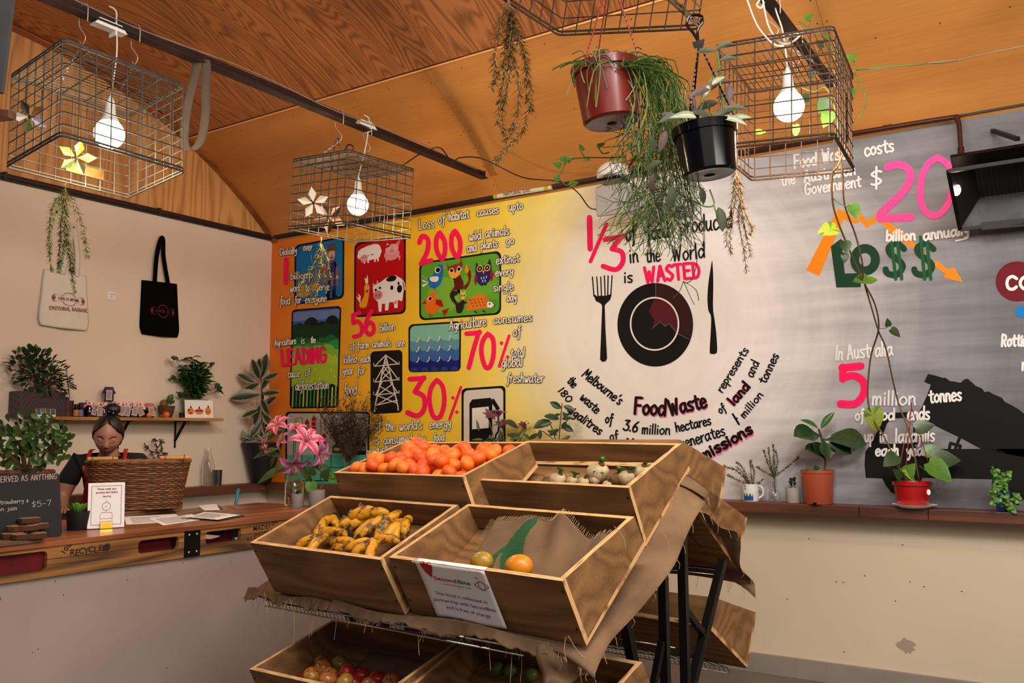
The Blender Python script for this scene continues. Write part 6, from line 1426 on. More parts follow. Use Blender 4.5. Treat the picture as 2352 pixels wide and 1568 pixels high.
# ---- bananas
def banana_data(L, r, bend, seed):
 g = G(); n = 12; pts = []; rs = []
 for i in range(n+1):
  t = i/n; a = (t-.5)*bend; pts.append((L/bend*math.sin(a), 0, L/bend*(math.cos(a)-math.cos(bend/2))))
  rs.append(r*(.36 if t < .03 else .42 if t < .09 else .85 if t < .18 else 1.05 if t < .78 else .95 if t < .88 else .66 if t < .95 else .3))
 g.tube(pts, rs, 6, mi=0); g.tube([pts[-1], tuple(np.array(pts[-1])+(np.array(pts[-1])-np.array(pts[-2]))*.35)], r*.2, 5, mi=1)
 return g
def banana_mat():
 m, nt, b, N, L = nodes('ripe_banana'); tc = N.new('ShaderNodeTexCoord')
 n = N.new('ShaderNodeTexNoise'); n.inputs['Scale'].default_value = 22; n.inputs['Detail'].default_value = 8; n.inputs['Roughness'].default_value = .7; L.new(tc.outputs['Object'], n.inputs['Vector'])
 r = ramp(N, [(.38, '#2a1608'), (.44, '#8a5a12'), (.5, '#d08e14'), (.68, '#e0a21c')]); L.new(n.outputs['Fac'], r.inputs['Fac']); L.new(r.outputs[0], b.inputs['Base Color']); b.inputs['Roughness'].default_value = .45; return m
M_ban = banana_mat(); M_bt = mat('banana_tip', '#1e120a', .8)
M = CR_['ML'][1]; CB = crop(560, 1088)
hands = [('left bunch of bananas with its stem standing at the left', [((455, 312), (478, 500), .9, 0), ((462, 318), (540, 478), .5, 1), ((470, 322), (585, 455), .4, 1), ((478, 320), (715, 405), -.5, 0)]),
   ('small pair of spotted bananas in the front left corner', [((420, 560), (560, 500), .9, 2), ((520, 575), (600, 490), .7, 3)]),
   ('bunch of bananas arched over the middle back', [((800, 345), (1000, 262), .9, 2), ((845, 352), (1095, 290), .7, 2), ((770, 395), (850, 350), .6, 1), ((830, 400), (880, 375), .5, 1), ((842, 482), (1000, 350), .4, 1)]),
   ('large bunch of bananas fanning to the right', [((865, 500), (1108, 305), .35, 3), ((985, 500), (1178, 285), .4, 4), ((1075, 490), (1178, 375), .5, 3), ((1145, 490), (1205, 385), .6, 2), ((1215, 475), (1250, 345), .9, 2)]),
   ('bunch of very spotted bananas lying along the front', [((800, 470), (580, 448), .5, 2), ((850, 525), (650, 525), .5, 1), ((800, 580), (700, 575), .6, 1), ((980, 520), (775, 590), .9, 3), ((990, 530), (860, 600), .7, 4), ((985, 545), (960, 615), .6, 4), ((990, 505), (1165, 512), .6, 3)])]
for lab, bs in hands:
 first = None; t = None
 for (a, b, bend, lift) in bs:
  base = .012+.018*lift
  pa_, pb_ = CB(*a), CB(*b)
  la = ray_plane_local(*pa_, M, -.10)
  for _ in range(5): la = ray_plane_local(*pa_, M, floor_z(min(max(la.y, -.17), .22))+.02+base)
  lb = ray_plane_local(*pb_, M, -.10)
  for _ in range(5): lb = ray_plane_local(*pb_, M, floor_z(min(max(lb.y, -.17), .22))+.02+base)
  for q_ in (la, lb): q_.x = max(-.325, min(.325, q_.x)); q_.y = max(-.172, min(.19, q_.y))
  A = M @ la; B = M @ lb
  if t is None: t = thing('banana_bunch', lab, 'bananas', A, 'bunches of bananas in the middle left crate')
  L_ = max(.125, min(.19, (B-A).length)); mid = (A+B)/2; x = (B-A).normalized(); up = (M.to_3x3() @ Vector((0, -.25, 1))).normalized()
  if bend < 0: up = (up+Vector((.3, -.8, 0))).normalized()
  z = (up-x*up.dot(x)).normalized(); y = z.cross(x); W_ = Matrix((x, y, z)).transposed()
  g = banana_data(L_*1.08, .0215, abs(bend)+.35, 1); g.v = [tuple(mid+W_ @ Vector(v)) for v in g.v]; o = build(g, 'banana', [M_ban, M_bt], t, smooth=True)
  md = o.modifiers.new('round', 'SUBSURF'); md.levels = 1; md.render_levels = 1
 ca = M @ ray_plane_local(*CB(*bs[0][0]), M, -.06); g = G(); g.ball(Vector(t.location)+Vector((0, 0, .008)), (.014, .012, .018), 8, 6); build(g, 'stem_crown', M_bt, t, smooth=True)
# ---- mangoes
M = CR_['MR'][1]
def mango(px, py, rpx, lab, c1, c2):
 p = ray_plane_local(px, py, M, -.06); s_ = mpp(M @ p); c = M @ p; R_ = rpx*s_
 m, nt, b, N, L = nodes('mango_skin'); tc = N.new('ShaderNodeTexCoord'); n = N.new('ShaderNodeTexNoise'); n.inputs['Scale'].default_value = 9; n.inputs['Detail'].default_value = 6; L.new(tc.outputs['Object'], n.inputs['Vector']); r = ramp(N, [(.35, c2), (.6, c1)]); L.new(n.outputs['Fac'], r.inputs['Fac']); L.new(r.outputs[0], b.inputs['Base Color']); b.inputs['Roughness'].default_value = .35
 g = G(); g.ball(c, (R_*1.0, R_*.82, R_*.78), 22, 14, fn=lambda v: Vector((v.x, v.y, v.z*(1+.10*v.x/R_)))); o = build(g, 'mango', m, smooth=True); tag(o, lab, 'mango', 'mangoes in the middle right crate')
 g = G(); g.ball(c+Vector((-R_*.86, 0, R_*.3)), .004, 6, 4); build(g, 'stalk_scar', M_bt, o)
mango(1107, 1289, 29, 'greenish yellow mango behind the left part of the white sign', '#c08a22', '#6a6a20')
mango(1192, 1300, 35, 'ripe orange mango behind the right part of the white sign', '#e08a18', '#c07018')
mango(1063, 1301, 9, 'small orange fruit peeping over the left end of the sign', '#e8701a', '#d86014')
# ---- sign on the front of the mango crate
S1 = cpt('MR', -.252, -.2165, .012);
def signpt(x, y):
 xx = -.235+.300*x
 if y < .08: return M @ Vector((xx, -.215+.018*(1-y/.08), .0012))
 k = (y-.08)/.92; k2 = k*.215
 return M @ Vector((xx+.012*k, -.2168-.0022*math.sin(7*x+3*k)*k-.010*k*k+PROF['fb'][0]*0+.0372*k2/.218*.97, .0012-k2))
g = G(); g.sheet(signpt, 16, 20, thick=.0006); sign = build(g, 'paper_sign', M_paper, smooth=True); tag(sign, 'white paper sign with SecondBite lettering taped to the mango crate', 'sign')
def sgn_strokes(txt, x0, y0, x1, y1, h, w_, m):
 o = type_mesh(txt, 1, m, 'printed_lettering', sign, Matrix.Identity(4), 0, 'LEFT', bold=(w_ > .015)); me = o.data
 xs_ = [v.co.x for v in me.vertices]; ys_ = [v.co.y for v in me.vertices]; ax_, bx_ = min(xs_), max(xs_); k = h*2.5
 for v in me.vertices:
  u = (v.co.x-ax_)/(bx_-ax_); q = signpt(x0+(x1-x0)*u, y0+(y1-y0)*u-v.co.y*k*.9-.01)+(M.to_3x3() @ Vector((0, -.0016, .0003))); v.co = q-WL[sign.name]
 o.matrix_local = Matrix.Identity(4)
m_r = mat('sign_red', '#b8182a', .7); m_g = mat('sign_green', '#2f7a3c', .7); m_gy = mat('sign_grey', '#2a2a30', .7); m_or = mat('sign_orange', '#d8902a', .7)
sgn_strokes("Second", .20, .34, .52, .35, .038, .020, m_r); sgn_strokes("Bite", .54, .35, .72, .35, .038, .020, m_g); sgn_strokes("food for people in need", .30, .42, .70, .43, .018, .006, m_g)
sgn_strokes("This food is collected in", .12, .60, .86, .62, .034, .0085, m_gy); sgn_strokes("partnership with SecondBite", .06, .71, .94, .73, .034, .0085, m_gy); sgn_strokes("and is free of charge", .20, .82, .84, .84, .034, .0085, m_gy)
sgn_strokes("FOOD", .78, .15, .93, .15, .016, .006, m_or); sgn_strokes("8", .82, .24, .87, .24, .022, .007, m_or)
g = G(); hp_ = [(.10, .24), (.07, .12), (.12, .06), (.17, .10), (.22, .06), (.25, .13), (.20, .26), (.17, .32)]; vs = [signpt(*p)+(M.to_3x3() @ Vector((0, -.0018, .0004))) for p in catmull(hp_, 3, True)]; g.add(vs, [tuple(range(len(vs)))]); build(g, 'printed_heart', m_r, sign)
g = G()
for a_ in ((.78, .98), (.83, .93)):
 x0_, x1_ = a_; n = 20; cx_, cy_ = (x0_+x1_)/2, .345; vs = []
 for k in (1, .86): vs += [signpt(cx_+(x1_-x0_)/2*k*math.cos(t), cy_+.055*k*math.sin(t)*(1.3 if abs(math.cos(t)) < .5 else .8))+(M.to_3x3() @ Vector((0, -.0018, .0004))) for t in np.linspace(0, 2*PI, n+1)[:-1]]
 g.add(vs, [(i, (i+1) % n, n+(i+1) % n, n+i) for i in range(n)])
build(g, 'printed_emblem', M_mar, sign)
g = G(); g.add([signpt(-.05, .03)+Vector((0, 0, .001)), signpt(.10, .03)+Vector((0, 0, .001)), signpt(.10, .10)+(M.to_3x3() @ Vector((0, -.002, 0))), signpt(-.05, .10)+(M.to_3x3() @ Vector((0, -.002, 0)))], [(0, 1, 2, 3)]); build(g, 'tape', mat('clear_tape', '#8a7a68', .2), sign)
# ---- apples
M = CR_['LL'][1]; CA = crop(560, 1400, 4.9)
def apple_mat(n, c1, c2, bias=.5):
 m, nt, b, N, L = nodes(n); tc = N.new('ShaderNodeTexCoord'); mp = N.new('ShaderNodeMapping'); mp.inputs['Scale'].default_value = (3, 3, .8); L.new(tc.outputs['Object'], mp.inputs['Vector'])
 nz = N.new('ShaderNodeTexNoise'); nz.inputs['Scale'].default_value = 1.4; nz.inputs['Detail'].default_value = 5; L.new(mp.outputs[0], nz.inputs['Vector']); r = ramp(N, [(bias-.12, c2), (bias+.12, c1)]); L.new(nz.outputs['Fac'], r.inputs['Fac']); L.new(r.outputs[0], b.inputs['Base Color']); b.inputs['Roughness'].default_value = .25; return m
def apple_me(m):
 g = G()
 def fn(p): r = math.hypot(p.x, p.y); return Vector((p.x*(1-.12*(p.z < 0)*-p.z), p.y*(1-.12*(p.z < 0)*-p.z), p.z*.9-.30*math.exp(-(r/.24)**2)*math.copysign(1, p.z)))
 g.ball((0, 0, 0), 1, 20, 14, fn=fn); me = bpy.data.meshes.new('apple'); me.from_pydata(g.v, [], g.f); me.polygons.foreach_set('use_smooth', [True]*len(g.f)); me.materials.append(m); return me
AM = {'r': apple_me(apple_mat('apple_red', '#8a101a', '#a82a24', .6)), 'p': apple_me(apple_mat('apple_pink', '#a83828', '#b07838', .56)), 'y': apple_me(apple_mat('apple_yellow', '#c09838', '#b04e30', .45)), 'g': apple_me(apple_mat('apple_green', '#8a8a30', '#a04a30', .45))}
sg = G(); sg.tube([(0, 0, .55), (.05, 0, .85), (.14, 0, 1.0)], .05, 5); sme = bpy.data.meshes.new('stalk'); sme.from_pydata(sg.v, [], sg.f); sme.materials.append(M_wood)
for (x, y, k, lf, lab) in ((615, 665, 'r', 0, 'bright red apple at the left of the pile'), (565, 735, 'r', 0, 'red apple half hidden by the crate front at the far left'), (848, 595, 'p', 0, 'dull red apple at the back of the pile'), (1082, 615, 'g', 0, 'greenish yellow apple at the back with its stalk end forward'), (885, 665, 'p', 1, 'pink apple between the back apples'), (768, 745, 'y', 1, 'yellow pink apple in the front left'), (975, 740, 'p', 1, 'orange pink apple in the middle of the pile'), (940, 790, 'p', 2, 'large pink apple resting on the front of the pile'), (1162, 708, 'r', 1, 'deep red apple right of the middle'), (1140, 815, 'y', 1, 'pale yellow apple at the front middle'), (1325, 755, 'r', 0, 'dark red apple upright, third from the right'), (1500, 790, 'r', 0, 'red apple, second from the right'), (1660, 822, 'p', 0, 'mottled red apple at the right end of the pile'),
        (1250, 850, 'r', 0, 'red apple low in the pile under the deep red one'), (1420, 860, 'p', 0, 'pink apple low in the pile near its right end'), (680, 840, 'r', 0, 'red apple low in the pile at its left'), (850, 880, 'p', 0, 'pink apple low in the pile at its middle')):
 px, py = CA(x, y); R_ = .0365; lz = None; p = ray_plane_local(px, py, M, -.12)
 for _ in range(6): p = ray_plane_local(px, py, M, floor_z(min(max(p.y, -.17), .2))+.004+R_*.9+lf*.035)
 p.x = max(-.30, min(.30, p.x)); p.y = max(-.155, min(.18, p.y))
 c = M @ p; o = bpy.data.objects.new('apple', AM[k]); COL.objects.link(o); o.location = c; o.scale = (R_, R_, R_); o.rotation_euler = (rnd(-.9, .9), rnd(-.9, .9), rnd(0, 6)); tag(o, lab, 'apple', 'apples in the bottom left crate'); WL[o.name] = c
 s2 = bpy.data.objects.new('stalk', sme); COL.objects.link(s2); s2.parent = o
# a few limes deep in the dark crate
M = CR_['LR'][1]
for i, (px, py, lab) in enumerate(((1150, 1562, 'dark green lime at the left in the shadowed crate'), (1185, 1561, 'green lime with a glint in the shadowed crate'), (1245, 1560, 'dark green lime at the right in the shadowed crate'))):
 p = ray_plane_local(px, py, M, -.14); p.y = min(.16, p.y); c = M @ Vector((p.x, p.y, floor_z(p.y)+.03)); g = G(); g.ball(c, (.027, .024, .024), 14, 10); tag(build(g, 'lime', leafmat('lime_skin', '#5a6a24'), smooth=True), lab, 'lime', 'limes in the shadowed crate')
# ------------------------------------------------------------------ wire cages with bulbs
M_wire = mat('grey_wire', '#46443f', .6, .5, var=.3, vscale=30); M_wire2 = mat('brown_wire', '#48362a', .65, .5, var=.4, vscale=30)
def cage(label, c, ang, dims, m, nv=8, nh=8, top=True, plate=None):
 t = thing('wire_cage', label, 'cage', c, 'wire cages hung under the beams'); t.rotation_euler = euler_m(*[D2(a) for a in ang]).to_euler()
 a, b, h = dims[0]/2, dims[1]/2, dims[2]/2; cr_ = .02
 def loop(z, k=1.0):
  pts = []
  for (sx, sy, a0) in ((1, -1, -90), (1, 1, 0), (-1, 1, 90), (-1, -1, 180)):
   for q in range(4): an = math.radians(a0+30*q); pts.append((sx*(a*k-cr_)+cr_*math.cos(an), sy*(b*k-cr_)+cr_*math.sin(an), z))
  return pts
 g = G()
 for z in (h, h-.012): g.tube(loop(z), .0042, 6, closed=True)
 build(g, 'top_rim', m, t, local=True, smooth=True)
 g = G()
 for z in (-h, -h+.014): g.tube(loop(z, 1.01), .0044, 6, closed=True)
 build(g, 'bottom_rim', m, t, local=True, smooth=True)
 g = G()
 for i in range(1, nh): g.tube(loop(-h+2*h*i/nh), .0027, 5, closed=True)
 nx, ny = max(4, int(dims[0]/.065)), max(4, int(dims[1]/.065))
 for i in range(nx+1):
  x = -a+.012+(2*a-.024)*i/nx
  for y in (-b, b): g.tube([(x, y, -h), (x, y, h)], .0027, 5)
 for i in range(1, ny):
  y = -b+2*b*i/ny
  for x in (-a, a): g.tube([(x, y, -h), (x, y, h)], .0027, 5)
 build(g, 'side_wires', m, t, local=True, kind='stuff')
 g = G(); n = int(dims[0]/.024)
 for i in range(1, n): x = -a+2*a*i/n; g.tube([(x, -b, h-.004), (x, b, h-.004)], .0022, 4)
 for i in range(1, 5): y = -b+2*b*i/5; g.tube([(-a, y, h-.009), (a, y, h-.009)], .0027, 5)
 if top: build(g, 'top_wires', m, t, local=True, kind='stuff')
 if plate:
  g = G(); g.box(*plate[:2]); build(g, 'name_plate', mat(plate[2], plate[3], .5, .7, var=.3, vscale=40), t, local=True)
 return t, Matrix.Translation(c) @ euler_m(*[D2(v) for v in ang]).to_4x4()
C1 = cage('large grey wire cage at the left with rosemary hanging below', (-3.443, 2.067, 2.699), (-3, -1.7, -5.5), (.438, .526, .402), M_wire, plate=((-.214, 0.06, -.13), (.004, .17, .045), 'brassy_plate', '#6a5028'))
C2 = cage('small looking grey wire cage in the middle with a white paper star', (-3.55, 3.71, 2.753), (-5.5, .9, 5.1), (.494, .508, .406), M_wire)
C3 = cage('brown wire cage at the right wrapped by vines', (-.974, 3.556, 2.697), (5.8, 3.4, 2.6), (.432, .632, .41), M_wire2, plate=((.212, .1, -.03), (.004, .05, .2), 'dark_plate', '#2c2420'))
C4 = cage('brown wire cage at the top edge holding the hanging pots', (-1.36, 2.66, 3.05), (-.9, 1.7, 12.5), (.60, .50, .33), M_wire2, nh=5)
m, nt, b_, N_, L_ = nodes('bulb_glow'); b_.inputs['Base Color'].default_value = (1, .9, .75, 1); b_.inputs['Emission Color'].default_value = (1, .86, .62, 1); b_.inputs['Emission Strength'].default_value = 4.5; M_glow = m
M_wcord = mat('white_cord', '#d8d0c0', .6)
def chain(g, a, b):
 a = Vector(a); b = Vector(b); n = max(3, int((b-a).length/.016)); d = (b-a).normalized(); x = d.orthogonal().normalized(); y = d.cross(x)
 for i in range(n):
  c = a.lerp(b, (i+.5)/n); s_ = x if i % 2 else y
  g.tube([c+d*.011*math.cos(t)+s_*.0045*math.sin(t) for t in np.linspace(0, 2*PI, 9)[:-1]], .0012, 4, closed=True)
def hook(label, top, beamz, cageM, corners):
 t = thing('wire_hook', label, 'hook', top, 'wire hooks and chains carrying the cages'); top = Vector(top); g = G()
 pts = [top+Vector((.03, 0, -.03)), top+Vector((.028, 0, .035)), top+Vector((.0, 0, .055)), top+Vector((-.03, 0, .04)), top+Vector((-.032, 0, -.03)), top+Vector((0, 0, -.07)), top+Vector((.02, 0, -.10)), top+Vector((.0, 0, -.125)), top+Vector((-.022, 0, -.105))]
 g.tube(catmull([tuple(p) for p in pts], 5), .0022, 6); build(g, 'hook', mat('white_wire', '#cfc8bc', .35, .5), t, smooth=True)
 g = G(); lo = top+Vector((0, 0, -.122))
 for c in corners: chain(g, lo, cageM @ Vector(c))
 build(g, 'chain', MATS['zinc'], t, kind='stuff')
def pendant(label, bulb, top, power=15):
 bulb = Vector(bulb); top = Vector(top); t = thing('pendant_bulb', label, 'lamp', bulb, 'glowing globe bulbs in the cages')
 R_ = .0615; g = G(); g.ball(bulb, R_, 28, 18, fn=lambda p: Vector((p.x, p.y, p.z+max(0, p.z-.03)*.18))); build(g, 'globe', M_glow, t, smooth=True)
 g = G(); z = R_*.93; g.lathe([(.040, z-.014), (.036, z+.006), (.024, z+.02), (.021, z+.05), (.019, z+.075), (.008, z+.105), (.004, z+.11)], bulb, 20); build(g, 'socket', M_white, t, smooth='auto')
 s0 = bulb+Vector((0, 0, z+.108)); g = G(); g.tube(catmull([tuple(s0), tuple(s0.lerp(top, .5)+Vector((.01, .01, 0))), tuple(top+Vector((.01, 0, -.05))), tuple(top+Vector((.02, -.01, .0))), tuple(top+Vector((0, -.03, .02)))], 6), .0038, 6); build(g, 'cord', M_wcord, t, smooth=True)
 l = bpy.data.lights.new('bulb_light', 'POINT'); l.energy = power; l.color = (1, .76, .50); l.shadow_soft_size = .062; o = bpy.data.objects.new('bulb_light', l); COL.objects.link(o); o.location = bulb-Vector((0, 0, R_+.066));
 return t
def connector(label, p):
 g = G(); g.box(Vector(p), (.05, .15, .035), taper=.7); g.box(Vector(p)+Vector((0, .02, -.01)), (.054, .006, .06)); o = build(g, 'cable_connector', M_white, bevel=.006); tag(o, label, 'connector')
B1 = P(251, 308, X=-3.42); B2 = P(822, 470, X=-3.50); B3 = P(1812, 245, d=3.62)
pendant('glowing globe bulb in the large left cage', B1, (BX1, B1.y+.03, BZ1+.07)); pendant('glowing globe bulb in the middle cage', B2, (BX1, B2.y+.03, BZ1+.07)); pendant('glowing globe bulb in the right cage', B3, (BX2, B3.y+.03, BZ2+.05))
connector('white cable connector strapped to the beam over the left cage', P(250, 60, X=BX1)); connector('white cable connector strapped to the beam over the middle cage', P(840, 287, X=BX1))
for i, (px, py, X_, CM, lab) in enumerate(((192, 45, BX1, C1[1], 'left wire hook over the large left cage'), (312, 85, BX1, C1[1], 'right wire hook over the large left cage'), (780, 270, BX1, C2[1], 'left wire hook over the middle cage'), (845, 295, BX1, C2[1], 'right wire hook over the middle cage'), (1775, 15, BX2, C3[1], 'near wire hook over the right cage'), (1826, 50, BX2, C3[1], 'far wire hook over the right cage'))):
 p = P(px, py, X=X_); p.z = BZ1+.0 if X_ == BX1 else BZ2; l_ = CM.inverted() @ p; y = max(-.2, min(.2, l_.y)); hook(lab, p, 0, CM, [(-.10, y-.02, CM.translation.z*0+.2), (.10, y+.02, .2)] if i < 4 else [(-.10, y, .2), (.10, y, .2), (0, y+.08, .2)])
def cable(label, pts, r, m, cat='cable', k=6, name='cable', group=None):
 g = G(); g.tube(catmull([tuple(p) for p in pts], k), r, 6); return tag(build(g, name, m, smooth=True), label, cat, group)
cable('thin grey wire running along the left beam', [(BX1+.032, y, BZ1+.04+.012*math.sin(5*y)) for y in np.linspace(.4, 4.8, 16)], .0028, mat('grey_cord', '#8a7868', .6))
cable('white wire along the right beam', [(BX2-.03, y, BZ2+.03+.01*math.sin(6*y)) for y in np.linspace(.8, 4.4, 12)], .0028, MATS['grey_cord'])
cable('black cable from the beam end to the projector', [P(*q, d=dd_) for q, dd_ in (((925, 380), 5.4), ((970, 350), 5.5), ((990, 343), 5.6), ((1005, 338), 5.6), ((1018, 345), 5.62), ((1035, 370), 5.7), ((1043, 372), 5.75), ((1058, 362), 5.8), ((1110, 365), 5.9), ((1200, 407), 5.9), ((1285, 417), 5.8), ((1325, 440), 5.6), ((1352, 475), 5.4), ((1368, 481), 5.25))], .0042, M_black)
for i, pts in enumerate(([(780, 335), (776, 318), (770, 330), (765, 360), (762, 395)], [(790, 350), (800, 332), (812, 338), (806, 350)], [(1716, 0), (1740, 60), (1775, 100), (1800, 105)], [(1752, 0), (1765, 60), (1790, 95), (1815, 98), (1838, 80), (1822, 76), (1800, 98)], [(1745, 0), (1738, 12), (1748, 18), (1755, 5)])):
 cable(['black cable loop over the middle cage', 'small black cable loop at the middle cage corner', 'white rope coming down left of the right cage', 'tangled white rope knotted on the right cage', 'small white rope loop at the top edge'][i], [P(*q, d=5.2 if i < 2 else 3.35) for q in pts], .004 if i < 2 else .0035, M_black if i < 2 else M_wcord, 'rope' if i > 1 else 'cable', name='cable' if i < 2 else 'rope')
# webbing strap looped on the beam
g = G(); pth = catmull([tuple(P(*q, d=4.2)) for q in ((458, 138), (473, 142), (472, 200), (472, 260), (462, 320), (440, 345), (426, 335), (424, 300), (432, 240), (446, 180), (456, 140))], 6)
pth = [Vector(p) for p in pth]
def sfn(u, v): i = min(int(u*(len(pth)-1)), len(pth)-2); p = pth[i].lerp(pth[i+1], u*(len(pth)-1)-i); return p+Vector((.62, .42, 0)).normalized()*(v-.5)*.042*(1 if True else 0)
g.sheet(sfn, len(pth)-1, 3, thick=.003); tag(build(g, 'webbing_strap', mat('grey_webbing', '#4c4036', .9, var=.15, bump=.3, bscale=120), smooth=True), 'grey webbing strap looped over the left beam beside the cage', 'strap')
# ------------------------------------------------------------------ folded paper flowers
def star(label, px, py, d, rpx, cols, nrm=None, rot=0):
 c = P(px, py, d=d); s_ = mpp(c); t = thing('paper_flower', label, 'ornament', c, 'folded paper flowers on the cages'); n = (nrm or (CAMPOS-c)).normalized(); M = face_matrix(c, n)
 for i in range(5):
  a = math.radians(90+72*i+rot); ca, sa = math.cos(a), math.sin(a); r = rpx*s_
  def q(rad, an, z): an = a+an; return M @ Vector((rad*math.cos(an), rad*math.sin(an), z))
  g = G(); g.add([q(.06*r, 0, 0), q(.62*r, -.42, .26*r), q(r, 0, .16*r), q(.62*r, .42, .26*r), q(.5*r, 0, .05*r)], [(0, 1, 4), (1, 2, 4), (2, 3, 4), (3, 0, 4)]); build(g, 'petal', mat('paper_'+cols[i].lstrip('#'), cols[i], .8), t)
 g = G();
 for k in range(5): g.ball(M @ Vector((.05*rpx*s_*math.cos(k*1.3), .05*rpx*s_*math.sin(k*1.3), .06*rpx*s_)), .05*rpx*s_, 6, 5)
 build(g, 'bead_centre', M_black, t, smooth=True)
Wc = '#e8e0d0'
star('white folded paper star on the middle cage', 720, 466, 4.85, 37, [Wc]*5, rot=8)
star('dark brown paper flower behind the white star on the middle cage', 757, 500, 5.15, 38, ['#2c1c12', '#3a281a', '#2a1a10', '#4a3420', '#2c1c12'], rot=30)
star('multicoloured paper flower at the left side of the large cage', 68, 268, 3.5, 40, ['#3c3028', '#d8ccc0', '#5c6a34', '#c8c4e0', '#8a6030'], rot=28)
star('green and yellow paper flower low in the large cage', 176, 362, 3.75, 42, ['#b8a030', '#5a6a34', '#4f5c30', '#3a3a20', '#c0a028'], rot=-12)
# ------------------------------------------------------------------ rosemary
M_ros = leafmat('rosemary_needles', '#66703c', .4, .7); M_rosd = leafmat('dry_rosemary_needles', '#7a6634', .4, .8); M_rosg = leafmat('green_rosemary_needles', '#4a5c34', .4, .7); M_rst = mat('rosemary_stem', '#8a5a34', .8)
def sprigs(parent, strands, m, nl, dens=300, r=.0016, seed=1, jit=.03):
 rg = random.Random(seed); gs = G(); gn = G()
 for st in strands:
  pts = [Vector(p) for p in catmull([tuple(p) for p in st], 8)]; off = Vector((rg.uniform(-jit, jit), rg.uniform(-jit, jit), 0)); n = len(pts)
  pts = [p+off*(i/n) for i, p in enumerate(pts)]; gs.tube(pts, [r*(1.3-.8*i/n) for i in range(n)], 5)
  L_ = sum((b-a).length for a, b in zip(pts, pts[1:])); cnt = int(L_*dens*2.6)
  for k in range(cnt):
   u = .08+.92*rg.random(); i = min(int(u*(n-1)), n-2); p = pts[i].lerp(pts[i+1], u*(n-1)-i); d = (pts[i+1]-pts[i]).normalized()
   a = rg.uniform(0, 6.28); x = d.orthogonal().normalized(); y = d.cross(x); o = (x*math.cos(a)+y*math.sin(a)+d*rg.uniform(.3, 1.1)).normalized(); l = nl*rg.uniform(.6, 1.15)*(1.1-.4*u); s = o.cross(d).normalized()*.0015
   gn.add([p-s, p+s, p+o*l*.6+s*1.1, p+o*l, p+o*l*.6-s*1.1], [(0, 1, 2, 3, 4)])
 build(gs, 'stems', M_rst, parent, smooth=True, kind='stuff'); build(gn, 'needles', m, parent, kind='stuff')
def herb(label, strands, d, m, nl, dens, seed, group='rosemary bunches hanging from the cages'):
 S_ = [[P(q[0], q[1], d=d+(q[2] if len(q) > 2 else 0)) for q in st] for st in strands]
 t = thing('rosemary_bunch', label, 'herb', S_[0][0], group); sprigs(t, S_, m, nl, dens, seed=seed);
 g = G(); p = S_[0][0]; g.tube([p+Vector((.004*math.cos(a), .004*math.sin(a), .0012*a)) for a in np.linspace(0, 18, 40)], .0016, 4); build(g, 'twine', MATS['jute_thread'], t)
 return t
herb('dry rosemary bunch hanging at the top centre left of the red pot', [[(1168, -10), (1166, 40), (1150, 90), (1135, 150), (1106, 200)], [(1168, 0), (1172, 60), (1160, 130), (1145, 200), (1130, 290)], [(1168, 0), (1180, 60), (1205, 130), (1205, 200), (1215, 250)], [(1168, 0), (1168, 90), (1165, 180), (1150, 240), (1148, 300)], [(1170, 5), (1190, 90), (1210, 200), (1195, 290), (1150, 345), (1124, 370)], [(1168, 0), (1150, 60), (1140, 130), (1142, 190)], [(1170, 5), (1178, 110), (1192, 210), (1180, 280), (1160, 320)]], 3.2, M_rosd, .038, 250, 2)
herb('rosemary bunch hanging under the large left cage over the cotton bag', [[(150, 425), (148, 450), (125, 500), (115, 560), (122, 622)], [(148, 440), (140, 500), (135, 560), (132, 610)], [(148, 440), (150, 510), (160, 600), (172, 672)], [(150, 440), (175, 480), (195, 540), (205, 592)], [(148, 440), (120, 470), (108, 530), (108, 580)], [(150, 450), (160, 530), (175, 590), (186, 622)], [(148, 450), (150, 540), (145, 590), (140, 625)]], 3.95, M_rosg, .032, 300, 3)
herb('rosemary bunch hanging under the middle cage before the farmer panel', [[(738, 552), (736, 580), (720, 620), (700, 655)], [(738, 560), (738, 600), (730, 650), (724, 702)], [(740, 560), (745, 620), (750, 670)], [(738, 560), (728, 600), (715, 650), (712, 690)], [(738, 560), (752, 600), (756, 640)]], 5.2, M_ros, .030, 300, 4)
herb('dry rosemary sprigs hanging under the right cage', [[(1690, 382), (1685, 420), (1675, 480), (1665, 530), (1662, 565)], [(1690, 390), (1700, 440), (1695, 510), (1705, 570), (1712, 625)], [(1690, 400), (1690, 460), (1680, 530), (1682, 580)], [(1692, 400), (1705, 470), (1718, 530), (1732, 590)], [(1690, 400), (1710, 480), (1730, 520), (1728, 535)]], 3.7, M_rosd, .034, 180, 5)
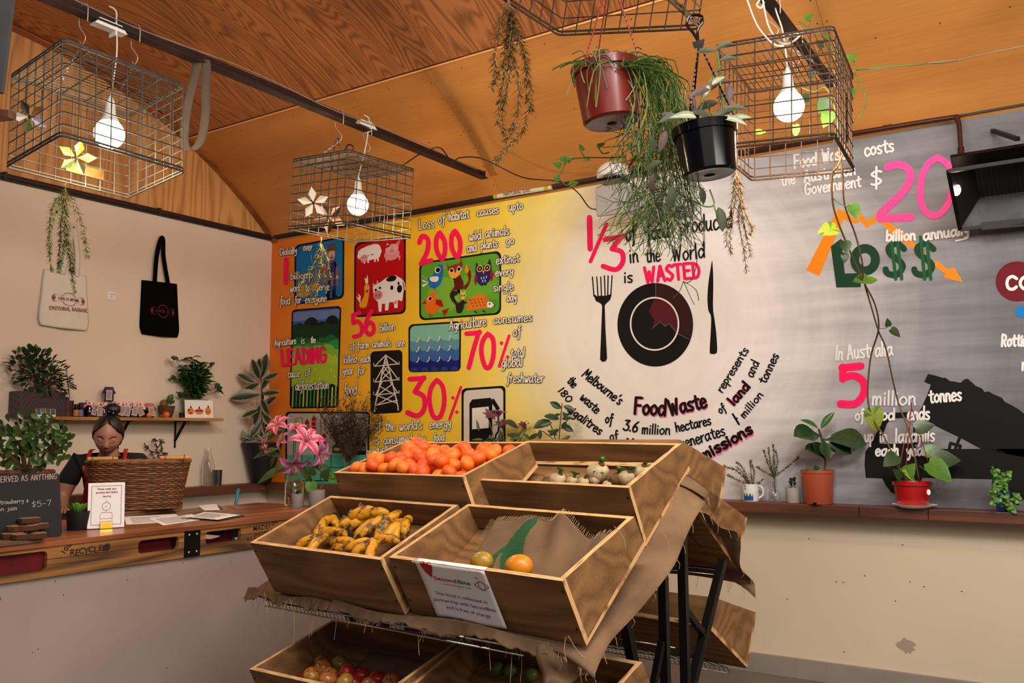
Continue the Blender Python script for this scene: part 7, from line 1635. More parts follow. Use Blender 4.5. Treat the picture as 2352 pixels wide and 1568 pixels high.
# ------------------------------------------------------------------ hanging pots
def hpot(name, label, top, bot, d, r0, r1, m, group=None):
 a = P(*bot, d=d); b = P(*top, d=d); s_ = mpp(b); ax = Vector((0, 0, 1)); off = (b-a); lean = RM @ Vector((1, 0, 0)); ax = (ax+lean*((top[0]-bot[0])*s_/.22)).normalized()
 H_ = (off.length)/math.cos(math.radians(20)); t = thing(name, label, 'hanging pot', a, group); R = Vector((0, 0, 1)).rotation_difference(ax).to_matrix()
 g = G(); g.lathe([(.016, .008), (.020, 0), (r0*s_*.55, .002), (r0*s_*.9, .0), (r0*s_, .008), (r1*s_*.93, H_-.03), (r1*s_, H_-.03), (r1*s_*1.02, H_), (r1*s_*.96, H_), (r1*s_*.9, H_-.02), (r0*s_*.9, .02), (0, .02)], a, 40, R=R); build(g, 'pot', m, t, smooth='auto')
 g = G(); g.lathe([(0, H_*.9), (r1*s_*.9, H_*.88)], a, 20, R=R); build(g, 'soil', M_soil, t)
 rim = [a+R @ Vector((r1*s_*math.cos(k), r1*s_*math.sin(k), H_)) for k in (2.4, 4.6, .3)]; return t, rim, a+R @ Vector((0, 0, H_)), s_, R
def hanger(t, rim, hub, m, tip=None):
 for p in rim:
  g = G(); g.tube([p-Vector((0, 0, .03)), p, hub], .0025, 6); n = int((hub-p).length/.017)
  for k in range(n): q = p.lerp(hub, (k+.5)/n); g.ball(q, .0042, 6, 4)
  build(g, 'hanger_strand', m, t)
M_rp = mat('brown_red_plastic', '#64170f', .25, coat=.15); M_bp = mat('gloss_black_plastic', '#030304', .14, spec=.3)
tr, rim, topc, s_, R = hpot('hanging_pot', 'brown red hanging pot spilling thin green stems', (1392, 158), (1406, 283), 3.25, 66, 80, M_rp); hanger(tr, rim, P(1402, -60, d=3.25), mat('red_plastic_strand', '#8a1c1c', .4))
M_rh = [leafmat('rhipsalis_green', '#3c581c', .3), leafmat('rhipsalis_light', '#66782a', .3), leafmat('rhipsalis_dark', '#223c16', .3)]
rg = random.Random(11); gs = [G(), G(), G()]
def rh(px, py, d): return P(px, py, d=d)
def wig(pts, am): return [(p[0]+rg.uniform(-am, am), p[1]+rg.uniform(-am, am)*.7) for p in pts]
def rtube(pts, dz, r0, g): g.tube([Vector(q) for q in catmull([tuple(rh(p[0], p[1], dz+rg.uniform(-.012, .012))) for p in pts], 3)], r0, 4)
for i in range(185):
 k = rg.choice((0, 0, 1, 2, 2)); g = gs[k]; typ = rg.random(); dz = 3.25+rg.uniform(-.14, .12)
 if typ < .34:
  sx = rg.uniform(1325, 1475); an = rg.uniform(-1.5, 1.5); L_ = rg.uniform(25, 80); rtube([(sx, 152), (sx+L_*.5*math.sin(an), 150-L_*.55*math.cos(an)), (sx+L_*1.15*math.sin(an), 150-L_*.6*math.cos(an)+L_*.3*abs(math.sin(an)))], dz, .0019, g)
 elif typ < .44:
  sx = rg.uniform(1310, 1400); ex = sx-rg.uniform(-10, 35); L_ = rg.uniform(20, 85); rtube(wig([(sx+15, 145), (sx, 140), (ex, 165), (ex-rg.uniform(-6, 14), 165+L_)], 5), dz-.1, .0019, g)
 else:
  sx = rg.uniform(1415, 1475); ex = rg.uniform(1430, 1590); ey = rg.uniform(190, 470); mx = min(ex+10, sx+rg.uniform(20, 85)); my = 135+rg.uniform(0, 45)
  rtube(wig([(sx, 150), (mx, my), ((mx+ex)/2+14, (my+ey)/2), (ex, ey)], 9), dz, .0020, g); tips = [((ex, ey), rg.uniform(-.5, .5), 3)]
  while tips:
   (x, y), an, gen = tips.pop(); L_ = rg.uniform(22, 52); nx, ny = x+L_*math.sin(an), y+L_*math.cos(an)
   if ny > 590 or nx > 1625 or nx < 1370: continue
   rtube([(x, y), ((x+nx)/2+rg.uniform(-6, 6), (y+ny)/2), (nx, ny)], dz, .0012+.0002*gen, g)
   if gen > 0: tips += [((nx, ny), an+rg.uniform(.1, .75), gen-1), ((nx, ny), an-rg.uniform(.1, .75), gen-1)][:2 if rg.random() < .75 else 1]
for st in ([(1450, 420), (1500, 480), (1560, 530), (1600, 580), (1590, 640), (1570, 650)], [(1480, 470), (1430, 530), (1395, 560)], [(1510, 500), (1550, 560), (1540, 600)], [(1570, 645), (1585, 680), (1595, 700)], [(1570, 645), (1560, 670), (1545, 685)], [(1570, 645), (1598, 665), (1605, 690)], [(1440, 430), (1420, 480), (1410, 510)]): gs[2].tube([Vector(q) for q in catmull([tuple(rh(*p, 3.3)) for p in st], 5)], .0016, 4)
for k in range(3): build(gs[k], 'stems', M_rh[k], tr, kind='stuff')
tb, rim, topc, s_, R = hpot('hanging_pot', 'glossy black hanging pot with broad purple green leaves', (1617, 297), (1630, 402), 3.05, 62, 74, M_bp)
hub = P(1606, 100, d=3.05); hanger(tb, rim, hub, M_bp)
g = G(); hk = [P(x, y, d=3.05) for x, y in ((1590, 98), (1618, 90), (1614, 110), (1595, 112))]; g.prism(hk, (RM @ Vector((0, 0, .006)))); g.tube(catmull([tuple(P(x, y, d=3.05)) for x, y in ((1604, 95), (1592, 75), (1578, 58), (1582, 40), (1596, 34), (1612, 38), (1610, 52))], 5), .0052, 8); g.tube(catmull([tuple(P(x, y, d=3.05)) for x, y in ((1604, 95), (1602, 75), (1606, 62), (1614, 52), (1612, 40))], 5), .0045, 8); build(g, 'plastic_hook', M_bp, tb, smooth='auto')
M_td = leafmat('purple_green_leaf', '#30381a', .4, .6); M_td2 = leafmat('dusky_leaf', '#46302a', .35, .6); M_tl = leafmat('pale_striped_leaf', '#6a7048', .3, .45)
ld = leaf_me('leaf_me', M_td, 1, .42, .45, .18, .25, 6); ld2 = leaf_me('leaf_me', M_td2, 1, .4, .45, .18, .3, 6); lp = leaf_me('leaf_me', M_tl, 1, .42, .4, .25, .3, 6, m2=leafmat('silver_stripe', '#8a9078'))
def L2(parent, me, px, py, ang, lpx, d, tiltz=0, roll=0, up=None):
 c = P(px, py, d=d); s_ = mpp(c); a = math.radians(ang); v = RM @ Vector((math.cos(a), math.sin(a), tiltz)); put_leaf(parent, me, c, v, lpx*s_, up=up or (RM @ Vector((0, .55, .85))), roll=roll)
def stem(parent, pts, d, r=.003, m=None, name='stem'):
 g = G(); g.tube([Vector(q) for q in catmull([tuple(P(p[0], p[1], d=(p[2] if len(p) > 2 else d))) for p in pts], 6)], r, 6); build(g, name, m or M_stem, parent, smooth=True)
for st in ([(1605, 275), (1615, 215), (1640, 170), (1655, 150)], [(1600, 275), (1618, 230), (1625, 205)], [(1665, 270), (1655, 200), (1652, 150), (1645, 118)], [(1640, 275), (1625, 240)], [(1585, 275), (1575, 240), (1560, 225)], [(1585, 430), (1610, 470), (1640, 470), (1630, 435)], [(1640, 470), (1648, 500)]): stem(tb, st, 3.05)
for px, py, an, L_, me in ((1645, 118, 170, 48, ld), (1643, 115, 30, 42, ld), (1652, 140, 15, 45, ld), (1628, 195, -110, 36, lp), (1635, 195, 40, 40, lp), (1630, 205, 195, 55, ld2), (1652, 190, -155, 60, ld2), (1650, 235, -165, 58, ld), (1655, 190, 20, 25, ld2), (1675, 195, -95, 48, ld2), (1665, 250, 5, 50, ld), (1640, 270, 30, 52, ld), (1635, 272, 160, 55, ld), (1600, 270, 170, 60, lp), (1660, 272, -10, 55, lp), (1680, 275, 15, 45, lp), (1580, 215, -60, 40, ld2), (1605, 275, 120, 40, ld), (1560, 268, 190, 50, ld), (1560, 275, 150, 45, ld2), (1650, 475, -80, 58, ld), (1545, 425, -95, 55, ld), (1608, 430, -70, 42, ld), (1500, 400, -100, 40, ld2), (1490, 310, -60, 45, ld), (1530, 300, -110, 50, ld2), (1520, 370, 200, 45, ld)): L2(tb, me, px, py, an, L_, 3.02+rnd(-.06, .06), rnd(-.2, .5))
# heart-leaved vines
M_po = leafmat('pothos_green', '#4f7a24', .3, .35); M_po2 = leafmat('pothos_variegated', '#8a9a34', .35, .35); M_pod = leafmat('pothos_dark', '#2c4620', .3, .35)
def heart(m, m2=None):
 g = G(); out = [(0, .06), (-.18, -.03), (-.36, .08), (-.42, .30), (-.34, .58), (-.16, .84), (0, 1.02), (.16, .84), (.34, .58), (.42, .30), (.36, .08), (.18, -.03)]
 c = [(0, t, .0-.1*t*t) for t in (.06, .3, .6, 1.02)]; n = len(out)
 g.v = [(x, y, .10*abs(x)*1.6-.16*y*y) for x, y in out]+[(0, .33, -.017), (0, .66, -.07)]
 A, B = n, n+1; L_ = [0, 1, 2, 3, 4, 5, 6]
 fs = [(A, 1, 0), (A, 2, 1), (A, 3, 2), (A, 4, 3), (B, 4, A), (B, 5, 4), (B, 6, 5), (B, 7, 6), (B, 8, 7), (A, 8, B), (A, 9, 8), (A, 10, 9), (A, 11, 10), (A, 0, 11)]
 g.f = fs; me = bpy.data.meshes.new('leaf_me'); me.from_pydata(g.v, [], g.f); me.polygons.foreach_set('use_smooth', [True]*len(fs)); me.materials.append(m)
 if m2:
  me.materials.append(m2); me.polygons.foreach_set('material_index', [1 if i % 5 == 1 else 0 for i in range(len(fs))])
 return me
hl = [heart(M_po), heart(M_po2, M_po), heart(M_pod)]
def vine(label, stems_, leaves, group='trailing heart-leaved vines', r=.0028, mst=None):
 p0 = stems_[0][0]; t = thing('trailing_vine', label, 'vine', P(p0[0], p0[1], d=p0[2]), group)
 for st in stems_: stem(t, st, 3, r, mst)
 for (px, py, an, L_, k, d) in leaves: L2(t, hl[k], px, py, an, L_, d, rnd(.0, .35), rnd(-.3, .3))
 return t
vine('thin vine with small heart leaves trailing left of the projector', [[(1440, 360, 3.5), (1400, 362, 3.5), (1345, 362, 3.5), (1305, 368, 3.5), (1290, 395, 3.5), (1283, 405, 3.5), (1300, 425, 3.5), (1315, 420, 3.5)], [(1335, 350, 3.5), (1345, 362, 3.5)], [(1375, 340, 3.5), (1385, 352, 3.5), (1400, 350, 3.5)]],
  [(1338, 348, 110, 18, 0, 3.5), (1372, 338, 30, 20, 0, 3.5), (1355, 365, 190, 18, 1, 3.5), (1402, 360, -60, 18, 1, 3.5), (1303, 372, 50, 18, 0, 3.5), (1303, 368, 170, 22, 0, 3.5), (1288, 385, 140, 22, 0, 3.5), (1280, 403, -100, 18, 0, 3.5), (1308, 425, 20, 22, 0, 3.5), (1445, 330, -60, 24, 1, 3.5), (1470, 360, -80, 24, 1, 3.5)])
vine('green vine wound round the right cage and beam', [[(1835, 50, 3.9), (1862, 65, 3.9), (1890, 85, 3.9), (1910, 110, 3.9), (1940, 190, 3.9)], [(1855, 45, 3.9), (1862, 50, 3.9), (1858, 60, 3.9)], [(1960, 160, 3.8), (1980, 200, 3.8), (1990, 230, 3.8), (1978, 262, 3.8), (1972, 275, 3.8)], [(1960, 150, 3.8), (1962, 140, 3.8)], [(1840, 200, 3.7), (1870, 210, 3.7), (1895, 200, 3.7), (1915, 240, 3.7), (1925, 300, 3.7), (1925, 330, 3.7)]],
  [(1848, 46, 40, 24, 0, 3.9), (1916, 72, 160, 18, 0, 3.9), (1880, 92, -80, 26, 2, 3.9), (1948, 140, 50, 28, 0, 3.8), (1965, 215, 150, 26, 0, 3.8), (1860, 222, 200, 34, 2, 3.7), (1900, 225, -120, 38, 2, 3.7), (1905, 255, -110, 40, 0, 3.7), (1825, 285, -80, 30, 2, 3.7), (1862, 160, -90, 26, 2, 3.8), (1735, 305, 10, 24, 0, 3.7), (1895, 80, -50, 22, 0, 3.9)])
t = vine('vine tied along a string running to the right edge', [[(1960, 161, 3.8), (2020, 154, 3.75), (2090, 150, 3.7), (2130, 145, 3.7), (2160, 144, 3.7), (2200, 138, 3.65)]], [], r=.0035)
g = G(); g.tube([P(1958, 162, d=3.8), P(2060, 152, d=3.75), P(2200, 138, d=3.65), P(2290, 118, d=3.5), P(2380, 100, d=3.4)], .0024, 6); build(g, 'string', MATS['grey_cord'], t)
# ------------------------------------------------------------------ projector on the wall
pp_ = P(1402, 458, Y=4.80); t = thing('wall_projector', 'white wall-mounted projector with a grey lens cover behind the hanging stems', 'projector', pp_)
s_ = mpp(pp_); M_pg = mat('grey_projector_plastic', '#a8a6a6', .45); M_pw = mat('white_projector_plastic', '#dcdad6', .35)
g = G(); q4 = [P(x, y, Y=4.80) for x, y in ((1366, 430), (1437, 418), (1440, 489), (1368, 497))]; c4 = sum(q4, Vector())/4; g.prism(q4, (0, .03, 0)); build(g, 'lens_cover', M_pg, t, bevel=.012)
g = G(); q4 = [P(x, y, Y=4.84) for x, y in ((1438, 415), (1560, 385), (1548, 470), (1440, 492))]; g.prism(q4, (0, .33, 0)); build(g, 'body', M_pg, t, bevel=.02)
g = G(); q4 = [P(x, y, Y=4.835) for x, y in ((1440, 417), (1562, 384), (1562, 400), (1440, 432))]; g.prism(q4, (0, .34, -.002)); build(g, 'top_shell', M_pw, t, bevel=.006)
g = G()
for i in range(7):
 for j in range(4): g.box(P(1504+5*j, 436+6.5*i-j*1.2, Y=4.838), (.008, .006, .010))
build(g, 'vent_slots', M_black, t, kind='stuff')
c = P(1410, 402, Y=4.95); g = G(); g.ball(c, (40*s_, .12, 32*s_), 26, 14, fn=lambda p: Vector((p.x, p.y, p.z if p.z > -.02 else -.02-.2*(-.02-p.z)))); build(g, 'dome_cover', M_pw, t, smooth=True)
type_mesh("NEC", .028, mat('grey_logo', '#8a8a90', .6), 'printed_logo', t, face_matrix(P(1396, 400, Y=4.828), (-.35, -1, .25)), .0004)
g = G(); g.box(P(1412, 418, Y=4.93), (.15, .2, .02)); g.box(P(1478, 400, Y=5.08), (.06, .22, .05)); build(g, 'wall_arm', M_black, t)
# ------------------------------------------------------------------ gas pipe, label and infrared heater
ga = [P(1683, 352, Y=WY-.05), P(1961, 306, Y=WY-.05), P(2178, 271, Y=WY-.05), P(2196, 272, Y=WY-.06), P(2203, 288, Y=WY-.07), P(2206, 330, Y=WY-.10), P(2212, 388, Y=WY-.16)]
cable('copper brown gas pipe along the top of the mural down to the heater', ga, .0135, mat('copper_brown', '#4a2a20', .4, .6), 'pipe', name='gas_pipe')
for (x, y) in ((2030, 294), (1790, 333), (2207, 340)):
 c = P(x, y, Y=WY-.05 if x < 2200 else WY-.11); g = G(); d_ = Vector((1, 0, 0)) if x < 2200 else Vector((0, -.15, -1)).normalized()
 for k in range(4): g.tube([c+d_*(.012*k-.002), c+d_*(.012*k+.003)], .0165, 10)
 tag(build(g, 'pipe_joint', MATS['copper_brown']), {2030: 'copper joint on the gas pipe right of the cage', 1790: 'copper joint on the gas pipe behind the right cage', 2207: 'copper joint on the pipe just over the heater'}[x], 'joint', 'copper joints of the gas pipe')
a = P(1135, 452, Y=WY-.04); b = P(1268, 430, Y=WY-.04); g = G(); g.tube([a, b], .016, 12); o = build(g, 'gas_label', mat('cream_label', '#d8d4b8', .5)); tag(o, 'cream pipe sticker reading NATURAL GAS over the yellow mural', 'label')
ym = mat('label_yellow', '#b8b020', .5); d_ = (b-a).normalized()
for k in (.0, .88): g = G(); g.tube([a+d_*k*(b-a).length, a+d_*(k*(b-a).length+.035)], .0164, 12); build(g, 'colour_band', ym, o)
type_mesh("NATURAL GAS", .034, M_ink, 'printed_lettering', o, face_matrix(a.lerp(b, .42)+Vector((0, -.0175, 0)), (0, -1, .0)) @ Matrix.Rotation(math.atan2((b-a).z, (b-a).x), 4, 'Z'), .0003)
A_ = P(2178, 393, Y=4.72); B_ = P(2205, 527, Y=5.08); t = thing('infrared_heater', 'black wall heater with a lit lamp at the top right edge', 'heater', A_)
dn = (B_-A_); dn.x = 0; X1 = Vector((1.0, 0, 0)); nb = Vector((0, dn.z, -dn.y)).normalized(); nb = nb if nb.z > 0 else -nb
g = G(); fr = .018
for (a, b) in ((A_, A_+X1), (A_+dn, A_+dn+X1), (A_, A_+dn), (A_+X1, A_+dn+X1)): g.bar(a, b, fr)
build(g, 'frame', M_iron, t)
g = G(); i0 = A_+nb*.13+dn*.25+Vector((.10, 0, 0)); i1 = A_+nb*.13+dn*.80+Vector((.10, 0, 0))
g.add([A_, A_+X1, i0+X1-Vector((.2, 0, 0)), i0], [(0, 1, 2, 3)]); g.add([A_, i0, i1, A_+dn], [(0, 1, 2, 3)]); build(g, 'side_reflector', mat('dark_reflector', '#3a3230', .35, .7), t)
g = G(); g.add([A_+dn, i1, i1+X1-Vector((.2, 0, 0)), A_+dn+X1], [(0, 1, 2, 3)]); build(g, 'lower_reflector', mat('grey_reflector', '#3c3c40', .5, .6, var=.3, vscale=12), t)
g = G(); g.add([i0, i0+X1-Vector((.2, 0, 0)), i1+X1-Vector((.2, 0, 0)), i1], [(0, 1, 2, 3)]); build(g, 'burner_plate', mat('burner_black', '#0c0a0a', .8), t)
g = G()
for i in range(40): x = .10+.80*i/40; g.tube([A_+nb*.115+dn*.25+Vector((x, 0, 0)), A_+nb*.115+dn*.8+Vector((x, 0, 0))], .0012, 3)
build(g, 'burner_mesh', M_iron, t, kind='stuff')
g = G(); g.prism([A_+nb*.14+dn*.1, A_+nb*.14+dn*.1+X1, A_+nb*.14+dn*.95+X1, A_+nb*.14+dn*.95], nb*.02); build(g, 'back_case', M_iron, t)
c = P(2196, 436, Y=4.86); g = G(); g.ball(c, (.022, .022, .030), 12, 8); m2, nt, b_, N_, L_ = nodes('pilot_glow'); b_.inputs['Emission Color'].default_value = (1, .8, .5, 1); b_.inputs['Emission Strength'].default_value = 9; build(g, 'pilot_lamp', m2, t, smooth=True)
g = G(); g.bar(A_+dn+Vector((.1, .0, .0)), A_+dn+Vector((.9, .10, -.0)), .05, .04); g.bar(P(2280, 300, Y=WY-.02), A_+nb*.15+Vector((.3, 0, 0)), .02); build(g, 'mounting_bracket', M_iron, t)
# dark board and timber block cut by the left edge
g = G(); q4 = [P(x, y, d=2.4) for x, y in ((-60, -20), (30, -20), (3, 212), (-60, 214))]; g.prism(q4, RM @ Vector((0, 0, -.015))); tag(build(g, 'hanging_board', mat('slate_board', '#3f4040', .8, var=.2)), 'dark grey hanging board cut off at the top left corner', 'board')
g = G(); q4 = [P(x, y, d=3.0) for x, y in ((-60, 244), (19, 252), (18, 268), (-60, 275))]; g.prism(q4, RM @ Vector((0, 0, -.05))); tag(build(g, 'timber_block', M_ledge), 'end of a brown timber bar at the left picture edge', 'bar')
# ------------------------------------------------------------------ plants and things on the ledges and the counter's end
def on_ledge(px, off=.075): p = P(px, 1150, Y=WY-off); p.z = LZ+.0005; return p
def sit(t): return t
# rubber plant in the corner
c = Vector((WX+.30, WY-.20, LZ)); c = P(600, 1103, Y=WY-.17); c.z = LZ+.001; s_ = mpp(c)
t = pot('rubber_plant', 'variegated rubber plant in a tall black tapered pot in the corner', c, 22*s_, 46*s_, 92*s_, mat('charcoal_pot', '#141213', .6), rim=.005, riml=.012, cat='potted plant')
M_rub = leafmat('rubber_leaf', '#2f3a26', .35, .35); M_rub2 = leafmat('rubber_leaf_margin', '#8a8468', .3, .4)
me_ru = leaf_me('leaf_me', M_rub2, 1, .48, .5, .12, .15, 6, m2=M_rub); dR = depth(c)
for st in ([(598, 1015), (602, 950), (600, 880), (596, 850)], [(600, 1015), (606, 960), (604, 900)]): stem(t, st, dR, .006, M_wood)
for px, py, an, L_ in ((596, 870, 105, 50), (600, 868, 75, 58), (590, 880, 150, 48), (605, 872, 25, 38), (596, 880, 205, 45), (598, 905, 185, 68), (602, 905, 10, 42), (600, 915, -60, 45), (598, 930, -110, 50), (604, 935, 40, 40), (596, 940, 200, 42), (603, 950, -40, 45), (600, 965, -120, 48), (604, 970, -70, 40), (592, 990, -130, 46), (604, 980, 20, 38), (598, 860, 90, 40), (600, 895, 60, 44)): L2(t, me_ru, px, py, an, L_, dR-rnd(0, .08), rnd(.1, .6), rnd(-.3, .3), up=RM @ Vector((0, .3, .95)))
me_sp = leaf_me('leaf_me', leafmat('spider_leaf', '#4f6a44', .3), 1, .2, .4, .3, .6, 5, m2=leafmat('spider_stripe', '#a0a484'))
for i in range(22): L2(t, me_sp, rnd(560, 610), 1012, rnd(20, 190), rnd(18, 34), dR-.05, rnd(0, .6))
# lily vase and grey pots on the counter end
def vase(name, label, base, prof, cat='vase'):
 t = thing(name, label, cat, base); g = G(); g.lathe(prof, base, 28); build(g, 'glass', glass(), t, smooth='auto'); return t
c = P(675, 1160, Z=CTZ); s_ = mpp(c); dL = depth(c); dL2 = dL-.02
t = vase('lily_vase', 'clear glass jar of large pink lilies at the counter end', c, [(0, 0), (21*s_, 0), (22*s_, 3*s_), (21*s_, 50*s_), (17*s_, 56*s_), (19*s_, 60*s_), (18*s_, 60*s_), (16*s_, 56*s_), (20*s_, 48*s_), (20*s_, 4*s_), (0, 4*s_)])
for a in ((668, 1155, 700, 1060), (680, 1155, 660, 1040), (676, 1150, 690, 1010), (665, 1150, 720, 1070), (684, 1152, 640, 1050), (672, 1150, 675, 1000)): stem(t, [(a[0], a[1]), ((a[0]+a[2])/2, (a[1]+a[3])/2+4), (a[2], a[3])], dL, .0045, leafmat('stem_yellow_green', '#6f7a2c'))
def petal_me(name, c1, c2, L=1, w_=.42, curl=.9):
 m, nt, b, N, L_ = nodes(name); tc = N.new('ShaderNodeTexCoord'); sp_ = N.new('ShaderNodeSeparateXYZ'); L_.new(tc.outputs['Object'], sp_.inputs[0]); ab = N.new('ShaderNodeMath'); ab.operation = 'ABSOLUTE'; L_.new(sp_.outputs['X'], ab.inputs[0]); r = ramp(N, [(.02, c1), (.20, c2)]); L_.new(ab.outputs[0], r.inputs['Fac']); L_.new(r.outputs[0], b.inputs['Base Color']); b.inputs['Roughness'].default_value = .5
 g = G(); n = 8
 for i in range(n+1):
  t = i/n; ww = w_/2*math.sin(PI*min(1, t*.96+.04))**.7; a = curl*t*t*1.7; y = t*(1-.12*curl*t*t); z = .45*t*(1-t)*1.2-.30*curl*t**3
  for j in (-1, -.5, 0, .5, 1): g.v.append((ww*j, y, z+abs(j)*ww*.35+.02*math.sin(t*12+j)))
 for i in range(n):
  for j in range(4): g.f.append((i*5+j, i*5+j+1, i*5+j+6, i*5+j+5)); g.m.append(0)
 me = bpy.data.meshes.new(name); me.from_pydata(g.v, [], g.f); me.polygons.foreach_set('use_smooth', [True]*len(g.f)); me.materials.append(m); return me
pm = petal_me('lily_petal_pink', '#c8306a', '#e8a8b4'); pm2 = petal_me('lily_petal_mauve', '#b04a80', '#c89ab0'); pmd = petal_me('lily_petal_dull', '#7a3a5a', '#8a5a70', w_=.5, curl=.2)
def lily(t, px, py, rpx, ang, toward, me, d, sp_=1.0):
 c = P(px, py, d=d); s_ = mpp(c); a = math.radians(ang); ax = (RM @ Vector((math.cos(a), math.sin(a), toward))).normalized(); x = ax.orthogonal().normalized(); y = ax.cross(x)
 fl = bpy.data.objects.new('flower', None); COL.objects.link(fl); fl.parent = t; fl.location = c-WL[t.name]; WL[fl.name] = c; fl.empty_display_size = .02
 for k in range(6): b_ = k*PI/3+rnd(-.1, .1); r_ = (x*math.cos(b_)+y*math.sin(b_)); put_leaf(fl, me, c, (r_*sp_+ax*.35), rpx*s_*rnd(.92, 1.1), up=ax, name='petal')
 for k in range(6):
  b_ = k*PI/3+.5; e = c+ax*rpx*s_*.6+(x*math.cos(b_)+y*math.sin(b_))*rpx*s_*.16; g = G(); g.tube([c, e], .0014, 4); g.ball(e, (.003, .003, .005), 6, 4, mi=1); build(g, 'stamen', [M_po2, mat('pollen_brown', '#6a2a14', .8)], fl)
for px, py, r, an, to, me in ((640, 978, 34, 110, .8, pm), (702, 1015, 48, 60, .9, pm), (672, 1062, 46, -60, .8, pm2), (730, 1040, 40, -15, .6, pm2), (615, 1022, 32, 200, .5, pm), (680, 985, 30, 80, .2, pm), (652, 1012, 30, 150, .6, pm2)): lily(t, px, py, r, an, to, me, dL2-rnd(0, .06))
me_ll = leaf_me('leaf_me', leafmat('lily_leaf', '#3f5a24', .35), 1, .26, .45, .2, .4, 6)
for px, py, an, L_ in ((700, 1060, -30, 60), (690, 1065, -60, 62), (660, 1070, 200, 75), (650, 1050, 160, 50), (640, 1030, 190, 60), (715, 1060, -20, 55), (660, 1000, 130, 40), (700, 1075, -75, 50), (635, 1045, 230, 40), (650, 990, 200, 50)): L2(t, me_ll, px, py, an, L_, dL, rnd(-.2, .4))
c = P(683, 1163, Z=CTZ); c = P(683, 1164, Z=CTZ); s_ = mpp(c); M_gp = mat('pale_grey_ceramic', '#8e8886', .6)
t = pot('grey_pot_plant', 'small pale grey cup with a tiny dark succulent before the lilies', c, 13.2*s_, 14*s_, 30*s_, M_gp, cat='potted plant')
lm = leaf_me('leaf_me', leafmat('haworthia', '#24382a'), 1, .3, .4, .4, -.1, 4)
for i in range(18): put_leaf(t, lm, c+Vector((0, 0, 28*s_)), rdir(.9, .8), .032)
c = P(727, 1160, Z=CTZ); c = P(727, 1163, Z=CTZ); s_ = mpp(c); t = pot('grey_pot_plant', 'larger pale grey cup with three heart leaves beside the crates', c, 17.5*s_, 19*s_, 38*s_, M_gp, cat='potted plant'); dG = depth(c)
for st in ([(722, 1125), (718, 1100), (716, 1085)], [(722, 1125), (716, 1110)], [(735, 1125), (742, 1105), (755, 1092)], [(735, 1125), (750, 1100), (768, 1096)]): stem(t, st, dG, .0022)
for px, py, an, L_, k in ((716, 1092, 85, 24, 2), (714, 1105, -80, 34, 0), (742, 1100, 60, 30, 2), (755, 1098, 0, 26, 0), (760, 1092, 20, 24, 0)): L2(t, hl[k], px, py, an, L_, dG, .3)
# dried flowers in a glass on the ledge
c = on_ledge(800); s_ = mpp(c); dD = depth(c); c.z = LZ
t = vase('dried_flower_vase', 'bushy dried dark flowers in a slim glass before the factory panel', c, [(0, 0), (12*s_, 0), (13*s_, 40*s_), (14*s_, 70*s_), (13*s_, 70*s_), (12*s_, 40*s_), (11*s_, 3*s_), (0, 3*s_)])
M_dry = leafmat('dried_flower', '#4a4030', .5, .9); M_dry2 = leafmat('dried_flower_pale', '#8a7458', .4, .9)
gn = G(); gs_ = G(); rg = random.Random(8); gp = G()
for i in range(150):
 a = rg.gauss(0, .28); L_ = rg.uniform(70, 165); x1 = 800+L_*math.sin(a)*1.25+5; y1 = 1055-L_*math.cos(a)+5; dz = dD+rg.uniform(-.12, .0)
 p0 = P(800+rg.uniform(-6, 6), 1060, d=dD); p1 = P(x1, y1, d=dz); pm_ = p0.lerp(p1, .5)+Vector((0, 0, .01)); gs_.tube([p0, pm_, p1], [.0016, .0012, .0008], 4)
 for k in range(26):
  q = pm_.lerp(p1, rg.uniform(.0, 1.05))+Vector((rg.uniform(-.013, .013), rg.uniform(-.012, .012), rg.uniform(-.013, .013))); o = Vector((rg.uniform(-1, 1), rg.uniform(-1, 1), rg.uniform(.1, 1)))*.017; s = Vector((o.y, -o.x, .004))*.4; (gp if k % 5 == 0 else gn).add([q-s, q+s, q+o], [(0, 1, 2)])
for a in (-.75, -.6, -.5):
 for k in range(3): p1 = P(800+rg.uniform(60, 105)*math.sin(a)*1.4, 1020-rg.uniform(60, 110), d=dD); gs_.tube([P(800, 1050, d=dD), P(790+20*a, 1010, d=dD), p1], .0012, 4)
build(gs_, 'stems', M_wood, t, kind='stuff'); build(gn, 'dried_foliage', M_dry, t, kind='stuff'); build(gp, 'dried_flowers', M_dry2, t, kind='stuff')
# mauve lily buds and green sprays on the ledge behind the crates
c = on_ledge(1165); dM = depth(c); s_ = mpp(c)
t = vase('bud_vase', 'glass of drooping mauve lilies and leaves behind the mandarin crate', c, [(0, 0), (16*s_, 0), (20*s_, 55*s_), (19*s_, 55*s_), (15*s_, 3*s_), (0, 3*s_)])
for px, py, r, an, to in ((1122, 962, 26, 70, .6), (1145, 958, 26, 85, .1), (1125, 998, 26, -80, .5), (1155, 985, 28, 100, .3), (1207, 985, 24, 110, .2)): lily(t, px, py, r, an, to, pmd, dM, .45); stem(t, [(1165, 1080), ((1165+px)/2, 1030), (px, py)], dM, .003)
for px, py, an, L_ in ((1160, 965, -25, 36), (1170, 1010, 20, 30), (1195, 1005, 160, 32), (1140, 1005, 190, 34), (1130, 1015, 30, 30), (1100, 990, 100, 26), (1180, 1015, 60, 34), (1215, 1010, 40, 28), (1200, 995, -30, 30), (1110, 1010, 170, 26), (1150, 1020, 90, 32)): L2(t, me_ll if L_ % 4 else ld, px, py, an, L_, dM-rnd(0, .05), rnd(0, .4))
c = on_ledge(1280); dM = depth(c); s_ = mpp(c)
t = vase('leafy_branch_vase', 'glass with a leafy green branch rising over the crates', c, [(0, 0), (15*s_, 0), (17*s_, 50*s_), (16*s_, 50*s_), (14*s_, 3*s_), (0, 3*s_)])
